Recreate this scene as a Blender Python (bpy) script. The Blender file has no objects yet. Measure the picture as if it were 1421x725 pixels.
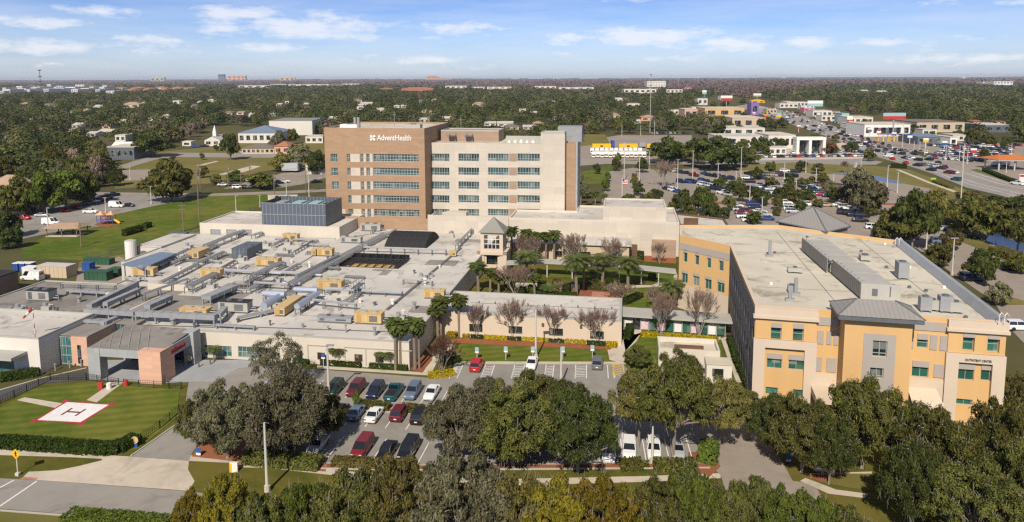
import bpy, bmesh, math, random
import numpy as np
from mathutils import Vector, Matrix
random.seed(7); RNG = np.random.default_rng(11)
SC = bpy.context.scene
COL = SC.collection
R = math.radians

# ------------------------------------------------------------------ camera model (photo pixels, 1421 x 725)
FPX, CX, CY, CAMH = 1000.0, 710.5, 225.0, 45.0
PIT = math.atan(0.117); RHO = R(0.205)
_f = Vector((0, math.cos(PIT), -math.sin(PIT))); _u0 = Vector((0, math.sin(PIT), math.cos(PIT))); _r0 = Vector((1, 0, 0))
_r = math.cos(RHO)*_r0 - math.sin(RHO)*_u0
_u = math.sin(RHO)*_r0 + math.cos(RHO)*_u0
def ray(x, y): return _f*FPX + _r*(x-CX) - _u*(y-CY)
def at(x, y, z=0.0):
    d = ray(x, y); t = (z-CAMH)/d.z
    return (d.x*t, d.y*t)
def px_of(X, Y, Z=0.0):
    v = Vector((X, Y, Z-CAMH)); k = FPX/v.dot(_f)
    return CX+v.dot(_r)*k, CY-v.dot(_u)*k
def z_at(y, X, Y):
    """height above the ground at which row y of the photo is met over the point X, Y"""
    d = ray(CX + X/Y*FPX, y); return CAMH + d.z*(Y/d.y)

cam = bpy.data.cameras.new('camera'); camo = bpy.data.objects.new('camera', cam); COL.objects.link(camo)
cam.sensor_width = 36; cam.lens = 36*FPX/1421; cam.shift_y = -(362.5-CY)/1421
cam.clip_start = 1; cam.clip_end = 60000
camo.matrix_world = Matrix(((_r.x, _u.x, -_f.x, 0), (_r.y, _u.y, -_f.y, 0), (_r.z, _u.z, -_f.z, CAMH), (0, 0, 0, 1)))
SC.camera = camo

class Frame:
    """plan grid turned by a degrees about a world point"""
    def __init__(s, a, ox=0, oy=0):
        s.a = R(a); s.o = (ox, oy); s.ex = (math.cos(s.a), math.sin(s.a)); s.ey = (-math.sin(s.a), math.cos(s.a))
    def w(s, u, v): return (s.o[0]+u*s.ex[0]+v*s.ey[0], s.o[1]+u*s.ex[1]+v*s.ey[1])
    def uv(s, X, Y):
        X -= s.o[0]; Y -= s.o[1]
        return (X*s.ex[0]+Y*s.ex[1], X*s.ey[0]+Y*s.ey[1])
    def g(s, x, y, z=0): return s.uv(*at(x, y, z))
    def pv(s, x, y, v):
        d = ray(x, y); k = d.x*s.ey[0]+d.y*s.ey[1]
        t = (v + s.o[0]*s.ey[0]+s.o[1]*s.ey[1])/k
        return s.uv(d.x*t, d.y*t)[0], CAMH+d.z*t
FH = Frame(-9); FW = Frame(0)
FO = Frame(-13, *at(1048, 430, 14))

# ------------------------------------------------------------------ object helpers
ORI = {}
def setp(o, label=None, cat=None, group=None, kind=None):
    if label: o['label'] = label
    if cat: o['category'] = cat
    if group: o['group'] = group
    if kind: o['kind'] = kind
    return o
def thing(name, label, cat, fr=FW, u=0, v=0, z=0, group=None, rot=0):
    o = bpy.data.objects.new(name, None); COL.objects.link(o); o.empty_display_size = 0.3
    X, Y = fr.w(u, v); o.location = (X, Y, z); o.rotation_euler = (0, 0, fr.a+rot)
    ORI[o.name] = (u, v, z)
    return setp(o, label, cat, group)
def new_obj(name, me, parent=None):
    o = bpy.data.objects.new(name, me); COL.objects.link(o)
    if parent is not None:
        o.parent = parent; ORI[o.name] = ORI.get(parent.name, (0, 0, 0))
    return o
class MB:
    def __init__(s): s.v = []; s.f = []; s.m = []
    def quad(s, *p, m=0):
        n = len(s.v); s.v += [tuple(q) for q in p]; s.f.append(tuple(range(n, n+len(p)))); s.m.append(m)
    def box(s, u0, u1, v0, v1, z0, z1, m=0, top=None):
        n = len(s.v)
        s.v += [(u0,v0,z0),(u1,v0,z0),(u1,v1,z0),(u0,v1,z0),(u0,v0,z1),(u1,v0,z1),(u1,v1,z1),(u0,v1,z1)]
        for q, k in (((3,2,1,0),m),((4,5,6,7),m if top is None else top),((0,1,5,4),m),((1,2,6,5),m),((2,3,7,6),m),((3,0,4,7),m)):
            s.f.append(tuple(n+i for i in q)); s.m.append(k)
        return s
    def prism(s, poly, z0, z1, m=0, top=None, bottom=True):
        a = sum(poly[i][0]*poly[(i+1)%len(poly)][1]-poly[(i+1)%len(poly)][0]*poly[i][1] for i in range(len(poly)))
        if a < 0: poly = poly[::-1]
        n = len(s.v); k = len(poly)
        s.v += [(p[0], p[1], z0) for p in poly]+[(p[0], p[1], z1) for p in poly]
        s.f.append(tuple(range(n+k, n+2*k))); s.m.append(m if top is None else top)
        if bottom: s.f.append(tuple(range(n+k-1, n-1, -1))); s.m.append(m)
        for i in range(k):
            j = (i+1) % k; s.f.append((n+i, n+j, n+k+j, n+k+i)); s.m.append(m)
        return s
    def tube(s, path, r, n=6, m=0, r2=None, cap=True):
        path = [Vector(p) for p in path]; rings = []
        for i, p in enumerate(path):
            d = (path[min(i+1, len(path)-1)]-path[max(i-1, 0)]).normalized()
            a = d.cross(Vector((0, 0, 1)))
            if a.length < 1e-3: a = Vector((1, 0, 0))
            a.normalize(); b = d.cross(a)
            rr = r if r2 is None else r+(r2-r)*i/(len(path)-1)
            st = len(s.v); rings.append(st)
            for k in range(n):
                t = 2*math.pi*k/n; s.v.append(tuple(p+a*math.cos(t)*rr+b*math.sin(t)*rr))
        for i in range(len(rings)-1):
            for k in range(n):
                k2 = (k+1) % n; s.f.append((rings[i]+k2, rings[i]+k, rings[i+1]+k, rings[i+1]+k2)); s.m.append(m)
        if cap:
            s.f.append(tuple(rings[0]+k for k in range(n))); s.m.append(m)
            s.f.append(tuple(rings[-1]+k for k in range(n-1, -1, -1))); s.m.append(m)
        return s
    def hip(s, u0, u1, v0, v1, z0, z1, ridge=0.0, m=0):
        """hip roof; ridge = ridge length along the longer side, 0 gives a pyramid"""
        cu, cv = (u0+u1)/2, (v0+v1)/2
        a, b, c, d = (u0,v0,z0),(u1,v0,z0),(u1,v1,z0),(u0,v1,z0)
        if u1-u0 >= v1-v0:
            p, q = (cu-ridge/2, cv, z1), (cu+ridge/2+1e-3, cv, z1)
            s.quad(a,b,q,p,m=m); s.quad(b,c,q,m=m); s.quad(c,d,p,q,m=m); s.quad(d,a,p,m=m)
        else:
            p, q = (cu, cv-ridge/2, z1), (cu, cv+ridge/2+1e-3, z1)
            s.quad(a,b,p,m=m); s.quad(b,c,q,p,m=m); s.quad(c,d,q,m=m); s.quad(d,a,p,q,m=m)
        s.quad(d,c,b,a,m=m)
        return s
    def build(s, name, mats, parent=None, fr=None, org=None, smooth=False):
        """child of a thing (grid coordinates of the thing's own frame), or a thing of one mesh (fr, org)"""
        o0 = ORI.get(parent.name, (0,0,0)) if parent is not None else (org or (0,0,0))
        me = bpy.data.meshes.new(name)
        me.from_pydata([(a-o0[0], b-o0[1], c-o0[2]) for a, b, c in s.v], [], s.f)
        for m in (mats if isinstance(mats, (list, tuple)) else [mats]): me.materials.append(m)
        me.polygons.foreach_set('material_index', s.m)
        if smooth: me.polygons.foreach_set('use_smooth', [True]*len(s.f))
        me.update()
        o = new_obj(name, me, parent)
        if parent is None:
            fr = fr or FW; X, Y = fr.w(o0[0], o0[1])
            o.location = (X, Y, o0[2]); o.rotation_euler = (0, 0, fr.a); ORI[o.name] = o0
        return o
def facade(mb, p0, p1, z0, z1, ops, m=0, depth=0.22, mr=None):
    """wall face from p0 to p1 (outward side on the right hand), with real openings (s0,s1,z0,z1)"""
    d = Vector((p1[0]-p0[0], p1[1]-p0[1])); L = d.length; d /= L; n = Vector((d.y, -d.x))
    P = lambda s, o, z: (p0[0]+d.x*s+n.x*o, p0[1]+d.y*s+n.y*o, z)
    ops = [(max(a, .02), min(b, L-.02), max(c, z0+.01), min(e, z1-.01)) for a, b, c, e in ops]
    us = sorted({0, L, *[q[0] for q in ops], *[q[1] for q in ops]}); zs = sorted({z0, z1, *[q[2] for q in ops], *[q[3] for q in ops]})
    for i in range(len(us)-1):
        for j in range(len(zs)-1):
            a, b, c, e = us[i], us[i+1], zs[j], zs[j+1]; cu, cz = (a+b)/2, (c+e)/2
            if any(q[0] < cu < q[1] and q[2] < cz < q[3] for q in ops): continue
            mb.quad(P(a,0,c), P(b,0,c), P(b,0,e), P(a,0,e), m=m)
    mr = m if mr is None else mr
    for a, b, c, e in ops:
        mb.quad(P(a,0,c), P(b,0,c), P(b,-depth,c), P(a,-depth,c), m=mr)
        mb.quad(P(a,-depth,e), P(b,-depth,e), P(b,0,e), P(a,0,e), m=mr)
        mb.quad(P(a,0,c), P(a,-depth,c), P(a,-depth,e), P(a,0,e), m=mr)
        mb.quad(P(b,-depth,c), P(b,0,c), P(b,0,e), P(b,-depth,e), m=mr)
def window(parent, p0, p1, op, nx, nz, glass, frame, depth=0.22, fw=0.09, name='window', out=None):
    """frame with mullions as the part, its glass as the sub-part"""
    d = Vector((p1[0]-p0[0], p1[1]-p0[1])).normalized(); n = Vector((d.y, -d.x))
    a, b, c, e = op; o = -depth if out is None else out
    P = lambda s, q, z: (p0[0]+d.x*s+n.x*q, p0[1]+d.y*s+n.y*q, z)
    def bar(s0, s1, z0, z1, q0, q1, mb):
        c8 = [P(s0,q1,z0),P(s1,q1,z0),P(s1,q0,z0),P(s0,q0,z0),P(s0,q1,z1),P(s1,q1,z1),P(s1,q0,z1),P(s0,q0,z1)]
        k = len(mb.v); mb.v += c8
        for q in ((3,2,1,0),(4,5,6,7),(0,1,5,4),(1,2,6,5),(2,3,7,6),(3,0,4,7)):
            mb.f.append(tuple(k+i for i in q)); mb.m.append(0)
    fm = MB(); h = fw/2
    bar(a, b, c, c+fw, o+.005, o+.1, fm); bar(a, b, e-fw, e, o+.005, o+.1, fm)
    bar(a, a+fw, c+fw, e-fw, o+.004, o+.095, fm); bar(b-fw, b, c+fw, e-fw, o+.004, o+.095, fm)
    for i in range(1, nx):
        x = a+(b-a)*i/nx; bar(x-h, x+h, c+fw, e-fw, o+.004, o+.085, fm)
    zz = nz if isinstance(nz, (list, tuple)) else [j/nz for j in range(1, nz)]
    for t in zz:
        z = c+(e-c)*t; bar(a+fw, b-fw, z-h, z+h, o+.004, o+.07, fm)
    w = fm.build(name, frame, parent)
    g = MB(); g.quad(P(a,o+.006,c), P(b,o+.006,c), P(b,o+.006,e), P(a,o+.006,e)); g.build('pane', glass, w)
    return w

# ------------------------------------------------------------------ materials
def nd(nt, typ, **kw):
    n = nt.nodes.new(typ)
    for k, v in kw.items(): setattr(n, k, v)
    return n
def mat(name, col, rough=0.8, var=0.12, scale=0.6, metal=0.0, col2=None, big=0.03, bump=0.0, spec=0.3, streak=False, objrand=0.0, con=.3, dirt=0.0):
    m = bpy.data.materials.new(name); m.use_nodes = True; nt = m.node_tree; b = nt.nodes['Principled BSDF']
    b.inputs['Roughness'].default_value = rough; b.inputs['Metallic'].default_value = metal
    b.inputs['Specular IOR Level'].default_value = spec
    tc = nd(nt, 'ShaderNodeTexCoord'); src = tc.outputs['Object']
    n1 = nd(nt, 'ShaderNodeTexNoise'); n1.inputs['Scale'].default_value = scale; n1.inputs['Detail'].default_value = 6; n1.inputs['Roughness'].default_value = .65
    n2 = nd(nt, 'ShaderNodeTexNoise'); n2.inputs['Scale'].default_value = big; n2.inputs['Detail'].default_value = 4
    if streak:
        mp = nd(nt, 'ShaderNodeMapping'); mp.inputs['Scale'].default_value = (1, 1, .12); nt.links.new(src, mp.inputs['Vector']); nt.links.new(mp.outputs[0], n1.inputs['Vector'])
    else: nt.links.new(src, n1.inputs['Vector'])
    nt.links.new(src, n2.inputs['Vector'])
    mx = nd(nt, 'ShaderNodeMath', operation='ADD'); nt.links.new(n1.outputs['Fac'], mx.inputs[0]); nt.links.new(n2.outputs['Fac'], mx.inputs[1])
    rp = nd(nt, 'ShaderNodeMapRange'); rp.inputs['From Min'].default_value = 1-con; rp.inputs['From Max'].default_value = 1+con
    nt.links.new(mx.outputs[0], rp.inputs['Value'])
    mc = nd(nt, 'ShaderNodeMix', data_type='RGBA')
    c2 = col2 or tuple(c*(1+var) for c in col)
    mc.inputs[6].default_value = (*[c*(1-var) for c in col], 1) if col2 is None else (*col, 1); mc.inputs[7].default_value = (*c2, 1)
    nt.links.new(rp.outputs[0], mc.inputs[0]); out = mc.outputs[2]
    if dirt:                                              # ponding stains and grime with shapes of their own
        n3 = nd(nt, 'ShaderNodeTexNoise'); n3.inputs['Scale'].default_value = .22; n3.inputs['Detail'].default_value = 9; n3.inputs['Roughness'].default_value = .7; n3.inputs['Distortion'].default_value = .8; nt.links.new(src, n3.inputs['Vector'])
        dr = nd(nt, 'ShaderNodeMapRange'); dr.inputs['From Min'].default_value = .52; dr.inputs['From Max'].default_value = .70; dr.inputs['To Max'].default_value = dirt; nt.links.new(n3.outputs['Fac'], dr.inputs['Value'])
        dm = nd(nt, 'ShaderNodeMix', data_type='RGBA', blend_type='MULTIPLY'); nt.links.new(dr.outputs[0], dm.inputs[0]); nt.links.new(out, dm.inputs[6]); dm.inputs[7].default_value = (.42, .39, .35, 1); out = dm.outputs[2]
    if objrand:
        oi = nd(nt, 'ShaderNodeObjectInfo'); hs = nd(nt, 'ShaderNodeHueSaturation')
        mr = nd(nt, 'ShaderNodeMapRange'); mr.inputs['To Min'].default_value = 1-objrand; mr.inputs['To Max'].default_value = 1+objrand
        nt.links.new(oi.outputs['Random'], mr.inputs['Value']); nt.links.new(mr.outputs[0], hs.inputs['Value']); nt.links.new(out, hs.inputs['Color']); out = hs.outputs[0]
    nt.links.new(out, b.inputs['Base Color'])
    if bump:
        bp = nd(nt, 'ShaderNodeBump'); bp.inputs['Strength'].default_value = bump; nt.links.new(n1.outputs['Fac'], bp.inputs['Height']); nt.links.new(bp.outputs[0], b.inputs['Normal'])
    return m
def panel_mat(name, col, joint, bw, bh, rough=.75, var=.06, offset=0.0, jw=.02):
    """wall of large panels with thin joints (brick texture over u and height)"""
    m = mat(name, col, rough, var, .5, big=.05); nt = m.node_tree; b = nt.nodes['Principled BSDF']
    src = b.inputs['Base Color'].links[0].from_socket
    tc = nd(nt, 'ShaderNodeTexCoord'); sp = nd(nt, 'ShaderNodeSeparateXYZ'); ad = nd(nt, 'ShaderNodeMath', operation='ADD'); cb = nd(nt, 'ShaderNodeCombineXYZ')
    nt.links.new(tc.outputs['Object'], sp.inputs[0]); nt.links.new(sp.outputs[0], ad.inputs[0]); nt.links.new(sp.outputs[1], ad.inputs[1])
    nt.links.new(ad.outputs[0], cb.inputs[0]); nt.links.new(sp.outputs[2], cb.inputs[1])
    br = nd(nt, 'ShaderNodeTexBrick'); br.offset = offset; br.inputs['Scale'].default_value = 1
    br.inputs['Brick Width'].default_value = bw; br.inputs['Row Height'].default_value = bh; br.inputs['Mortar Size'].default_value = jw
    br.inputs['Color1'].default_value = (.93,.93,.93,1); br.inputs['Color2'].default_value = (1.06,1.05,1.04,1); br.inputs['Mortar'].default_value = (*joint, 1)
    nt.links.new(cb.outputs[0], br.inputs['Vector'])
    mu = nd(nt, 'ShaderNodeMix', data_type='RGBA', blend_type='MULTIPLY'); mu.inputs[0].default_value = 1
    nt.links.new(src, mu.inputs[6]); nt.links.new(br.outputs['Color'], mu.inputs[7]); nt.links.new(mu.outputs[2], b.inputs['Base Color'])
    return m
def ridge_mat(name, col, pitch, rough=.45, metal=.3, axis=0, depth=.75):
    """standing seam metal: thin darker seams every pitch metres"""
    m = mat(name, col, rough, .07, .4, metal=metal); nt = m.node_tree; b = nt.nodes['Principled BSDF']; src = b.inputs['Base Color'].links[0].from_socket
    tc = nd(nt, 'ShaderNodeTexCoord'); sp = nd(nt, 'ShaderNodeSeparateXYZ'); nt.links.new(tc.outputs['Object'], sp.inputs[0])
    a = nd(nt, 'ShaderNodeMath', operation='PINGPONG'); a.inputs[1].default_value = pitch/2; nt.links.new(sp.outputs[axis], a.inputs[0])
    lt = nd(nt, 'ShaderNodeMath', operation='LESS_THAN'); lt.inputs[1].default_value = pitch*.08; nt.links.new(a.outputs[0], lt.inputs[0])
    mu = nd(nt, 'ShaderNodeMix', data_type='RGBA', blend_type='MULTIPLY'); nt.links.new(lt.outputs[0], mu.inputs[0]); nt.links.new(src, mu.inputs[6]); mu.inputs[7].default_value = (depth, depth, depth, 1)
    nt.links.new(mu.outputs[2], b.inputs['Base Color']); return m
def glass_mat(name, col, rough=.06, var=.5, scale=.35):
    m = mat(name, col, rough, var, scale, spec=1.0, big=.2, objrand=.3); nt = m.node_tree; b = nt.nodes['Principled BSDF']; src = b.inputs['Base Color'].links[0].from_socket
    tc = nd(nt, 'ShaderNodeTexCoord'); sn = nd(nt, 'ShaderNodeVectorMath', operation='SNAP'); sn.inputs[1].default_value = (1.05, 50, 1.35); nt.links.new(tc.outputs['Object'], sn.inputs[0])
    wn = nd(nt, 'ShaderNodeTexWhiteNoise'); nt.links.new(sn.outputs[0], wn.inputs['Vector'])
    gt = nd(nt, 'ShaderNodeMapRange'); gt.inputs['From Min'].default_value = .62; gt.inputs['From Max'].default_value = 1.0; gt.inputs['To Max'].default_value = .55; nt.links.new(wn.outputs['Value'], gt.inputs['Value'])
    mb_ = nd(nt, 'ShaderNodeMix', data_type='RGBA'); nt.links.new(gt.outputs[0], mb_.inputs[0]); nt.links.new(src, mb_.inputs[6]); mb_.inputs[7].default_value = (.30, .33, .30, 1); nt.links.new(mb_.outputs[2], b.inputs['Base Color'])   # blinds behind some panes
    return m
def leaf_mat(name, dark, light, trans=.40):
    m = bpy.data.materials.new(name); m.use_nodes = True; nt = m.node_tree; nt.nodes.clear()
    out = nd(nt, 'ShaderNodeOutputMaterial'); at_ = nd(nt, 'ShaderNodeAttribute'); at_.attribute_name = 'tone'
    mc = nd(nt, 'ShaderNodeMix', data_type='RGBA'); mc.inputs[6].default_value = (*dark, 1); mc.inputs[7].default_value = (*light, 1)
    nt.links.new(at_.outputs['Fac'], mc.inputs[0])
    oi = nd(nt, 'ShaderNodeObjectInfo'); hs = nd(nt, 'ShaderNodeHueSaturation')
    mr = nd(nt, 'ShaderNodeMapRange'); mr.inputs['To Min'].default_value = .78; mr.inputs['To Max'].default_value = 1.2
    mh = nd(nt, 'ShaderNodeMapRange'); mh.inputs['To Min'].default_value = .485; mh.inputs['To Max'].default_value = .515
    nt.links.new(oi.outputs['Random'], mr.inputs['Value']); nt.links.new(mr.outputs[0], hs.inputs['Value'])
    nt.links.new(oi.outputs['Random'], mh.inputs['Value']); nt.links.new(mh.outputs[0], hs.inputs['Hue']); nt.links.new(mc.outputs[2], hs.inputs['Color'])
    d = nd(nt, 'ShaderNodeBsdfDiffuse'); t = nd(nt, 'ShaderNodeBsdfTranslucent'); mx = nd(nt, 'ShaderNodeMixShader'); mx.inputs[0].default_value = trans
    nt.links.new(hs.outputs[0], d.inputs[0]); nt.links.new(hs.outputs[0], t.inputs[0])
    nt.links.new(d.outputs[0], mx.inputs[1]); nt.links.new(t.outputs[0], mx.inputs[2]); nt.links.new(mx.outputs[0], out.inputs[0])
    return m

M = dict(
 asphalt=mat('asphalt', (.21,.195,.172), .95, .16, .35, col2=(.29,.27,.24), big=.04, dirt=.35),
 asphalt_dark=mat('asphalt_dark', (.07,.07,.072), .95, .2, .4, big=.05),
 asphalt_road=mat('asphalt_road', (.265,.245,.218), .95, .1, .3, big=.03, dirt=.5),
 asphalt_warm=mat('asphalt_warm', (.27,.23,.19), .95, .14, .3, big=.05, dirt=.35),
 concrete=mat('concrete', (.48,.42,.335), .9, .14, .5, big=.12, dirt=.5),
 concrete_blue=mat('concrete_blue', (.30,.31,.32), .9, .15, .5, big=.1),
 kerb=mat('kerb', (.40,.37,.31), .9, .1, .5),
 brick_pave=mat('brick_pave', (.40,.19,.13), .9, .2, 1.2),
 grass=mat('grass', (.058,.070,.010), 1, .25, .35, col2=(.130,.110,.024), big=.045, spec=.1, con=.18),
 grass_field=mat('grass_field', (.066,.104,.012), 1, .2, .25, col2=(.142,.146,.026), big=.03, spec=.1, con=.17),
 grass_dry=mat('grass_dry', (.115,.11,.030), 1, .2, .2, col2=(.20,.165,.055), big=.02, spec=.1),
 earth=mat('earth', (.055,.060,.022), 1, .2, .05, col2=(.11,.095,.04), big=.006, spec=.1),
 mulch=mat('mulch', (.20,.072,.035), 1, .3, 1.2, col2=(.30,.12,.06), spec=.1),
 paint=mat('paint', (.70,.69,.67), .7, .12, 1.5, dirt=.25),
 paint_y=mat('paint_y', (.70,.45,.06), .7, .1, 1.5),
 paint_dark=mat('paint_dark', (.16,.04,.05), .7, .2, 1.5),
 paint_red=mat('paint_red', (.40,.03,.05), .7, .2, 1.5),
 water=mat('water', (.016,.024,.034), .16, .1, .2, spec=.5),
 roof=mat('roof', (.41,.388,.352), .9, .12, .12, col2=(.575,.545,.495), big=.05, dirt=.9),
 roof_old=mat('roof_old', (.17,.158,.14), .95, .2, .15, col2=(.29,.27,.245), big=.07, dirt=.9),
 roof_white=mat('roof_white', (.45,.415,.335), .9, .1, .15, col2=(.575,.535,.44), big=.06, dirt=.95),
 brown=panel_mat('brown', (.350,.232,.145), (.78,.77,.76), 2.4, .62, offset=.5, jw=.02),
 brown_grey=panel_mat('brown_grey', (.33,.235,.17), (.8,.78,.76), 2.4, .62, jw=.02),
 cream=panel_mat('cream', (.515,.465,.39), (.86,.85,.84), 3.0, 1.9, var=.04, jw=.025),
 cream_wall=mat('cream_wall', (.55,.50,.42), .85, .06, .3, streak=True, big=.1),
 beige=mat('beige', (.50,.40,.28), .85, .1, .3, streak=True),
 orange=mat('orange', (.585,.372,.162), .85, .08, .35, big=.08, streak=True),
 grey_panel=mat('grey_panel', (.36,.325,.29), .85, .06, .4),
 cream_o=mat('cream_o', (.56,.465,.36), .85, .05, .4),
 pink=panel_mat('pink', (.58,.36,.255), (.85,.84,.82), 1.2, .6, var=.06, jw=.015),
 pink_dull=mat('pink_dull', (.42,.27,.20), .85, .08, .4),  # darker, plainer pink for the yard wall
 grey_met=panel_mat('grey_met', (.33,.345,.345), (.8,.8,.8), 1.4, 1.4, rough=.5, jw=.02),
 galv=mat('galv', (.30,.31,.32), .6, .14, .8, metal=.15),
 galv_dark=mat('galv_dark', (.15,.16,.17), .55, .2, .8, metal=.35),
 silver=mat('silver', (.50,.55,.64), .35, .1, .8, metal=.6),
 tan=ridge_mat('tan', (.53,.38,.18), .8, .6, 0, depth=.85),
 tan_dark=mat('tan_dark', (.42,.27,.10), .7, .1, .6),
 unit_grey=mat('unit_grey', (.38,.37,.335), .7, .1, .6),
 slate=ridge_mat('slate', (.115,.135,.165), 1.0, .5, .3, depth=1.9),
 seam=ridge_mat('seam', (.25,.24,.225), .55, .7, .05, depth=.8),
 seam_green=ridge_mat('seam_green', (.23,.23,.20), .5, .7, .05, depth=.82),
 seam_blue=ridge_mat('seam_blue', (.20,.255,.33), .7, .5, .2),
 black=mat('black', (.012,.012,.013), .5, .2, 1),
 mesh_black=mat('mesh_black', (.022,.022,.023), .8, .35, 1.5),
 dark=mat('dark', (.03,.03,.032), .7, .2, 1),
 shed_brown=mat('shed_brown', (.23,.165,.12), .8, .2, .5, streak=True),
 brown_dark=mat('brown_dark', (.13,.075,.045), .8, .2, .5),
 glass=glass_mat('glass', (.040,.085,.085)),
 glass_teal=glass_mat('glass_teal', (.035,.12,.115)),
 glass_dark=glass_mat('glass_dark', (.015,.022,.026)),
 glass_green=glass_mat('glass_green', (.028,.115,.085), var=.35),
 glass_bronze=glass_mat('glass_bronze', (.035,.020,.014)),
 alu=mat('alu', (.42,.45,.44), .5, .05, 1, metal=.4),
 white=mat('white', (.70,.68,.64), .7, .05, .5),
 white_wall=mat('white_wall', (.62,.58,.52), .8, .07, .3, streak=True),
 red=mat('red', (.42,.04,.035), .6, .1, 1), blue=mat('blue', (.03,.08,.30), .6, .15, 1), yellow=mat('yellow', (.72,.42,.02), .6, .08, .5),
 green=mat('green', (.03,.09,.05), .6, .2, .5), purple=mat('purple', (.20,.13,.36), .7, .1, .3), teal=mat('teal', (.26,.42,.45), .7, .1, .3),
 trailer=ridge_mat('trailer', (.46,.48,.50), 1.1, .5, .2), salmon=mat('salmon', (.62,.33,.20), .85, .1, .3), orange_roof=mat('orange_roof', (.50,.16,.035), .7, .1, .3),
 terracotta=mat('terracotta', (.36,.14,.075), .85, .15, .3), shingle=mat('shingle', (.17,.14,.12), .9, .15, .4), shingle_tan=mat('shingle_tan', (.36,.25,.17), .9, .12, .4),
 lime=mat('lime', (.25,.50,.05), .7, .1, .3), pinkish=mat('pinkish', (.62,.20,.28), .7, .1, .3), flank=mat('flank', (.20,.185,.17), .85, .06, .4),  # flank: grey darkened so the colour itself carries that side's shade
 wood=mat('wood', (.20,.15,.11), .85, .15, .8),
 bark=mat('bark', (.23,.20,.165), .95, .25, 1.5), twig=mat('twig', (.30,.265,.225), .95, .2, 1.5), palm_trunk=mat('palm_trunk', (.21,.165,.12), .95, .25, 2),
 pole=mat('pole', (.50,.48,.44), .7, .06, .5), rubber=mat('rubber', (.015,.015,.015), .85, .1, 3), rim=mat('rim', (.36,.36,.37), .35, .05, 3, metal=.6),
 car_glass=mat('car_glass', (.010,.013,.016), .06, .1, 1, spec=.9), lamp=mat('lamp', (.65,.65,.62), .2, .05, 3, spec=.8), tail=mat('tail', (.30,.012,.012), .25, .1, 3),
 flag_red=mat('flag_red', (.45,.05,.06), .8, .1, 1), lily=mat('lily', (.55,.30,.38), .8, .3, 1.0, col2=(.72,.68,.66)),
)
nt = M['grass_field'].node_tree; b_ = nt.nodes['Principled BSDF']; src_ = b_.inputs['Base Color'].links[0].from_socket      # mowing lines
wv = nd(nt, 'ShaderNodeTexWave'); wv.inputs['Scale'].default_value = .16; wv.inputs['Distortion'].default_value = 1.2; wv.inputs['Detail'].default_value = 3; tc_w = nd(nt, 'ShaderNodeTexCoord'); mp_w = nd(nt, 'ShaderNodeMapping'); mp_w.inputs['Rotation'].default_value = (0, 0, R(78)); nt.links.new(tc_w.outputs['Object'], mp_w.inputs['Vector']); nt.links.new(mp_w.outputs[0], wv.inputs['Vector'])
mr_w = nd(nt, 'ShaderNodeMapRange'); mr_w.inputs['To Min'].default_value = .86; mr_w.inputs['To Max'].default_value = 1.08; nt.links.new(wv.outputs['Fac'], mr_w.inputs['Value'])
mu_w = nd(nt, 'ShaderNodeMix', data_type='RGBA', blend_type='MULTIPLY'); mu_w.inputs[0].default_value = 1; nt.links.new(src_, mu_w.inputs[6]); nt.links.new(mr_w.outputs[0], mu_w.inputs[7]); nt.links.new(mu_w.outputs[2], b_.inputs['Base Color'])
LEAF = dict(
 oak=leaf_mat('leaf_oak', (0.039,0.049,0.012), (0.212,0.205,0.057)),
 oak_dark=leaf_mat('leaf_oak_dark', (0.023,0.039,0.012), (0.130,0.148,0.041)),
 olive=leaf_mat('leaf_olive', (0.062,0.060,0.017), (0.267,0.225,0.071)),
 mossy=leaf_mat('leaf_mossy', (0.065,0.065,0.034), (0.267,0.253,0.143)),
 yellow=leaf_mat('leaf_yellow', (0.091,0.088,0.012), (0.336,0.263,0.034)),
 bright=leaf_mat('leaf_bright', (0.049,0.081,0.013), (0.205,0.246,0.049)),
 bare=leaf_mat('leaf_bare', (.13,.085,.068), (.31,.215,.175), .05),
 rust=leaf_mat('leaf_rust', (.115,.060,.038), (.27,.145,.085)),
 palm=leaf_mat('leaf_palm', (.038,.060,.014), (.18,.20,.060)),
 date=leaf_mat('leaf_date', (.050,.075,.020), (.19,.21,.075)),
 hedge=leaf_mat('leaf_hedge', (.020,.036,.008), (.080,.112,.026)),
 lime=leaf_mat('leaf_lime', (.26,.20,.008), (.58,.44,.02)),
)
# ------------------------------------------------------------------ daylight
SUN_EL, SUN_AZ = 42.0, 193.0          # azimuth clockwise from +Y
sd = Vector((math.cos(R(SUN_EL))*math.sin(R(SUN_AZ)), math.cos(R(SUN_EL))*math.cos(R(SUN_AZ)), math.sin(R(SUN_EL))))
sl = bpy.data.lights.new('sun', 'SUN'); sl.energy = 5.0; sl.angle = R(.55); sl.color = (1, .90, .77)
so = bpy.data.objects.new('sun', sl); COL.objects.link(so); so.location = (0, 0, 200); so.rotation_euler = sd.to_track_quat('Z', 'Y').to_euler()
w = bpy.data.worlds.new('World'); SC.world = w; w.use_nodes = True; nt = w.node_tree; nt.nodes.clear()
sky = nd(nt, 'ShaderNodeTexSky'); sky.sky_type = 'NISHITA'; sky.sun_disc = False; sky.sun_elevation = R(SUN_EL); sky.sun_rotation = R(SUN_AZ)
sky.altitude = 50; sky.air_density = 1.0; sky.dust_density = .6; sky.ozone_density = 2.2
tc = nd(nt, 'ShaderNodeTexCoord'); sp = nd(nt, 'ShaderNodeSeparateXYZ'); nt.links.new(tc.outputs['Generated'], sp.inputs[0])
def mth(op, a, b=None, c=None):
    n = nd(nt, 'ShaderNodeMath', operation=op)
    for i, q in enumerate((a, b, c)):
        if q is None: continue
        if isinstance(q, (int, float)): n.inputs[i].default_value = q
        else: nt.links.new(q, n.inputs[i])
    return n.outputs[0]
az = mth('ARCTAN2', sp.outputs[0], sp.outputs[1])
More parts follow.
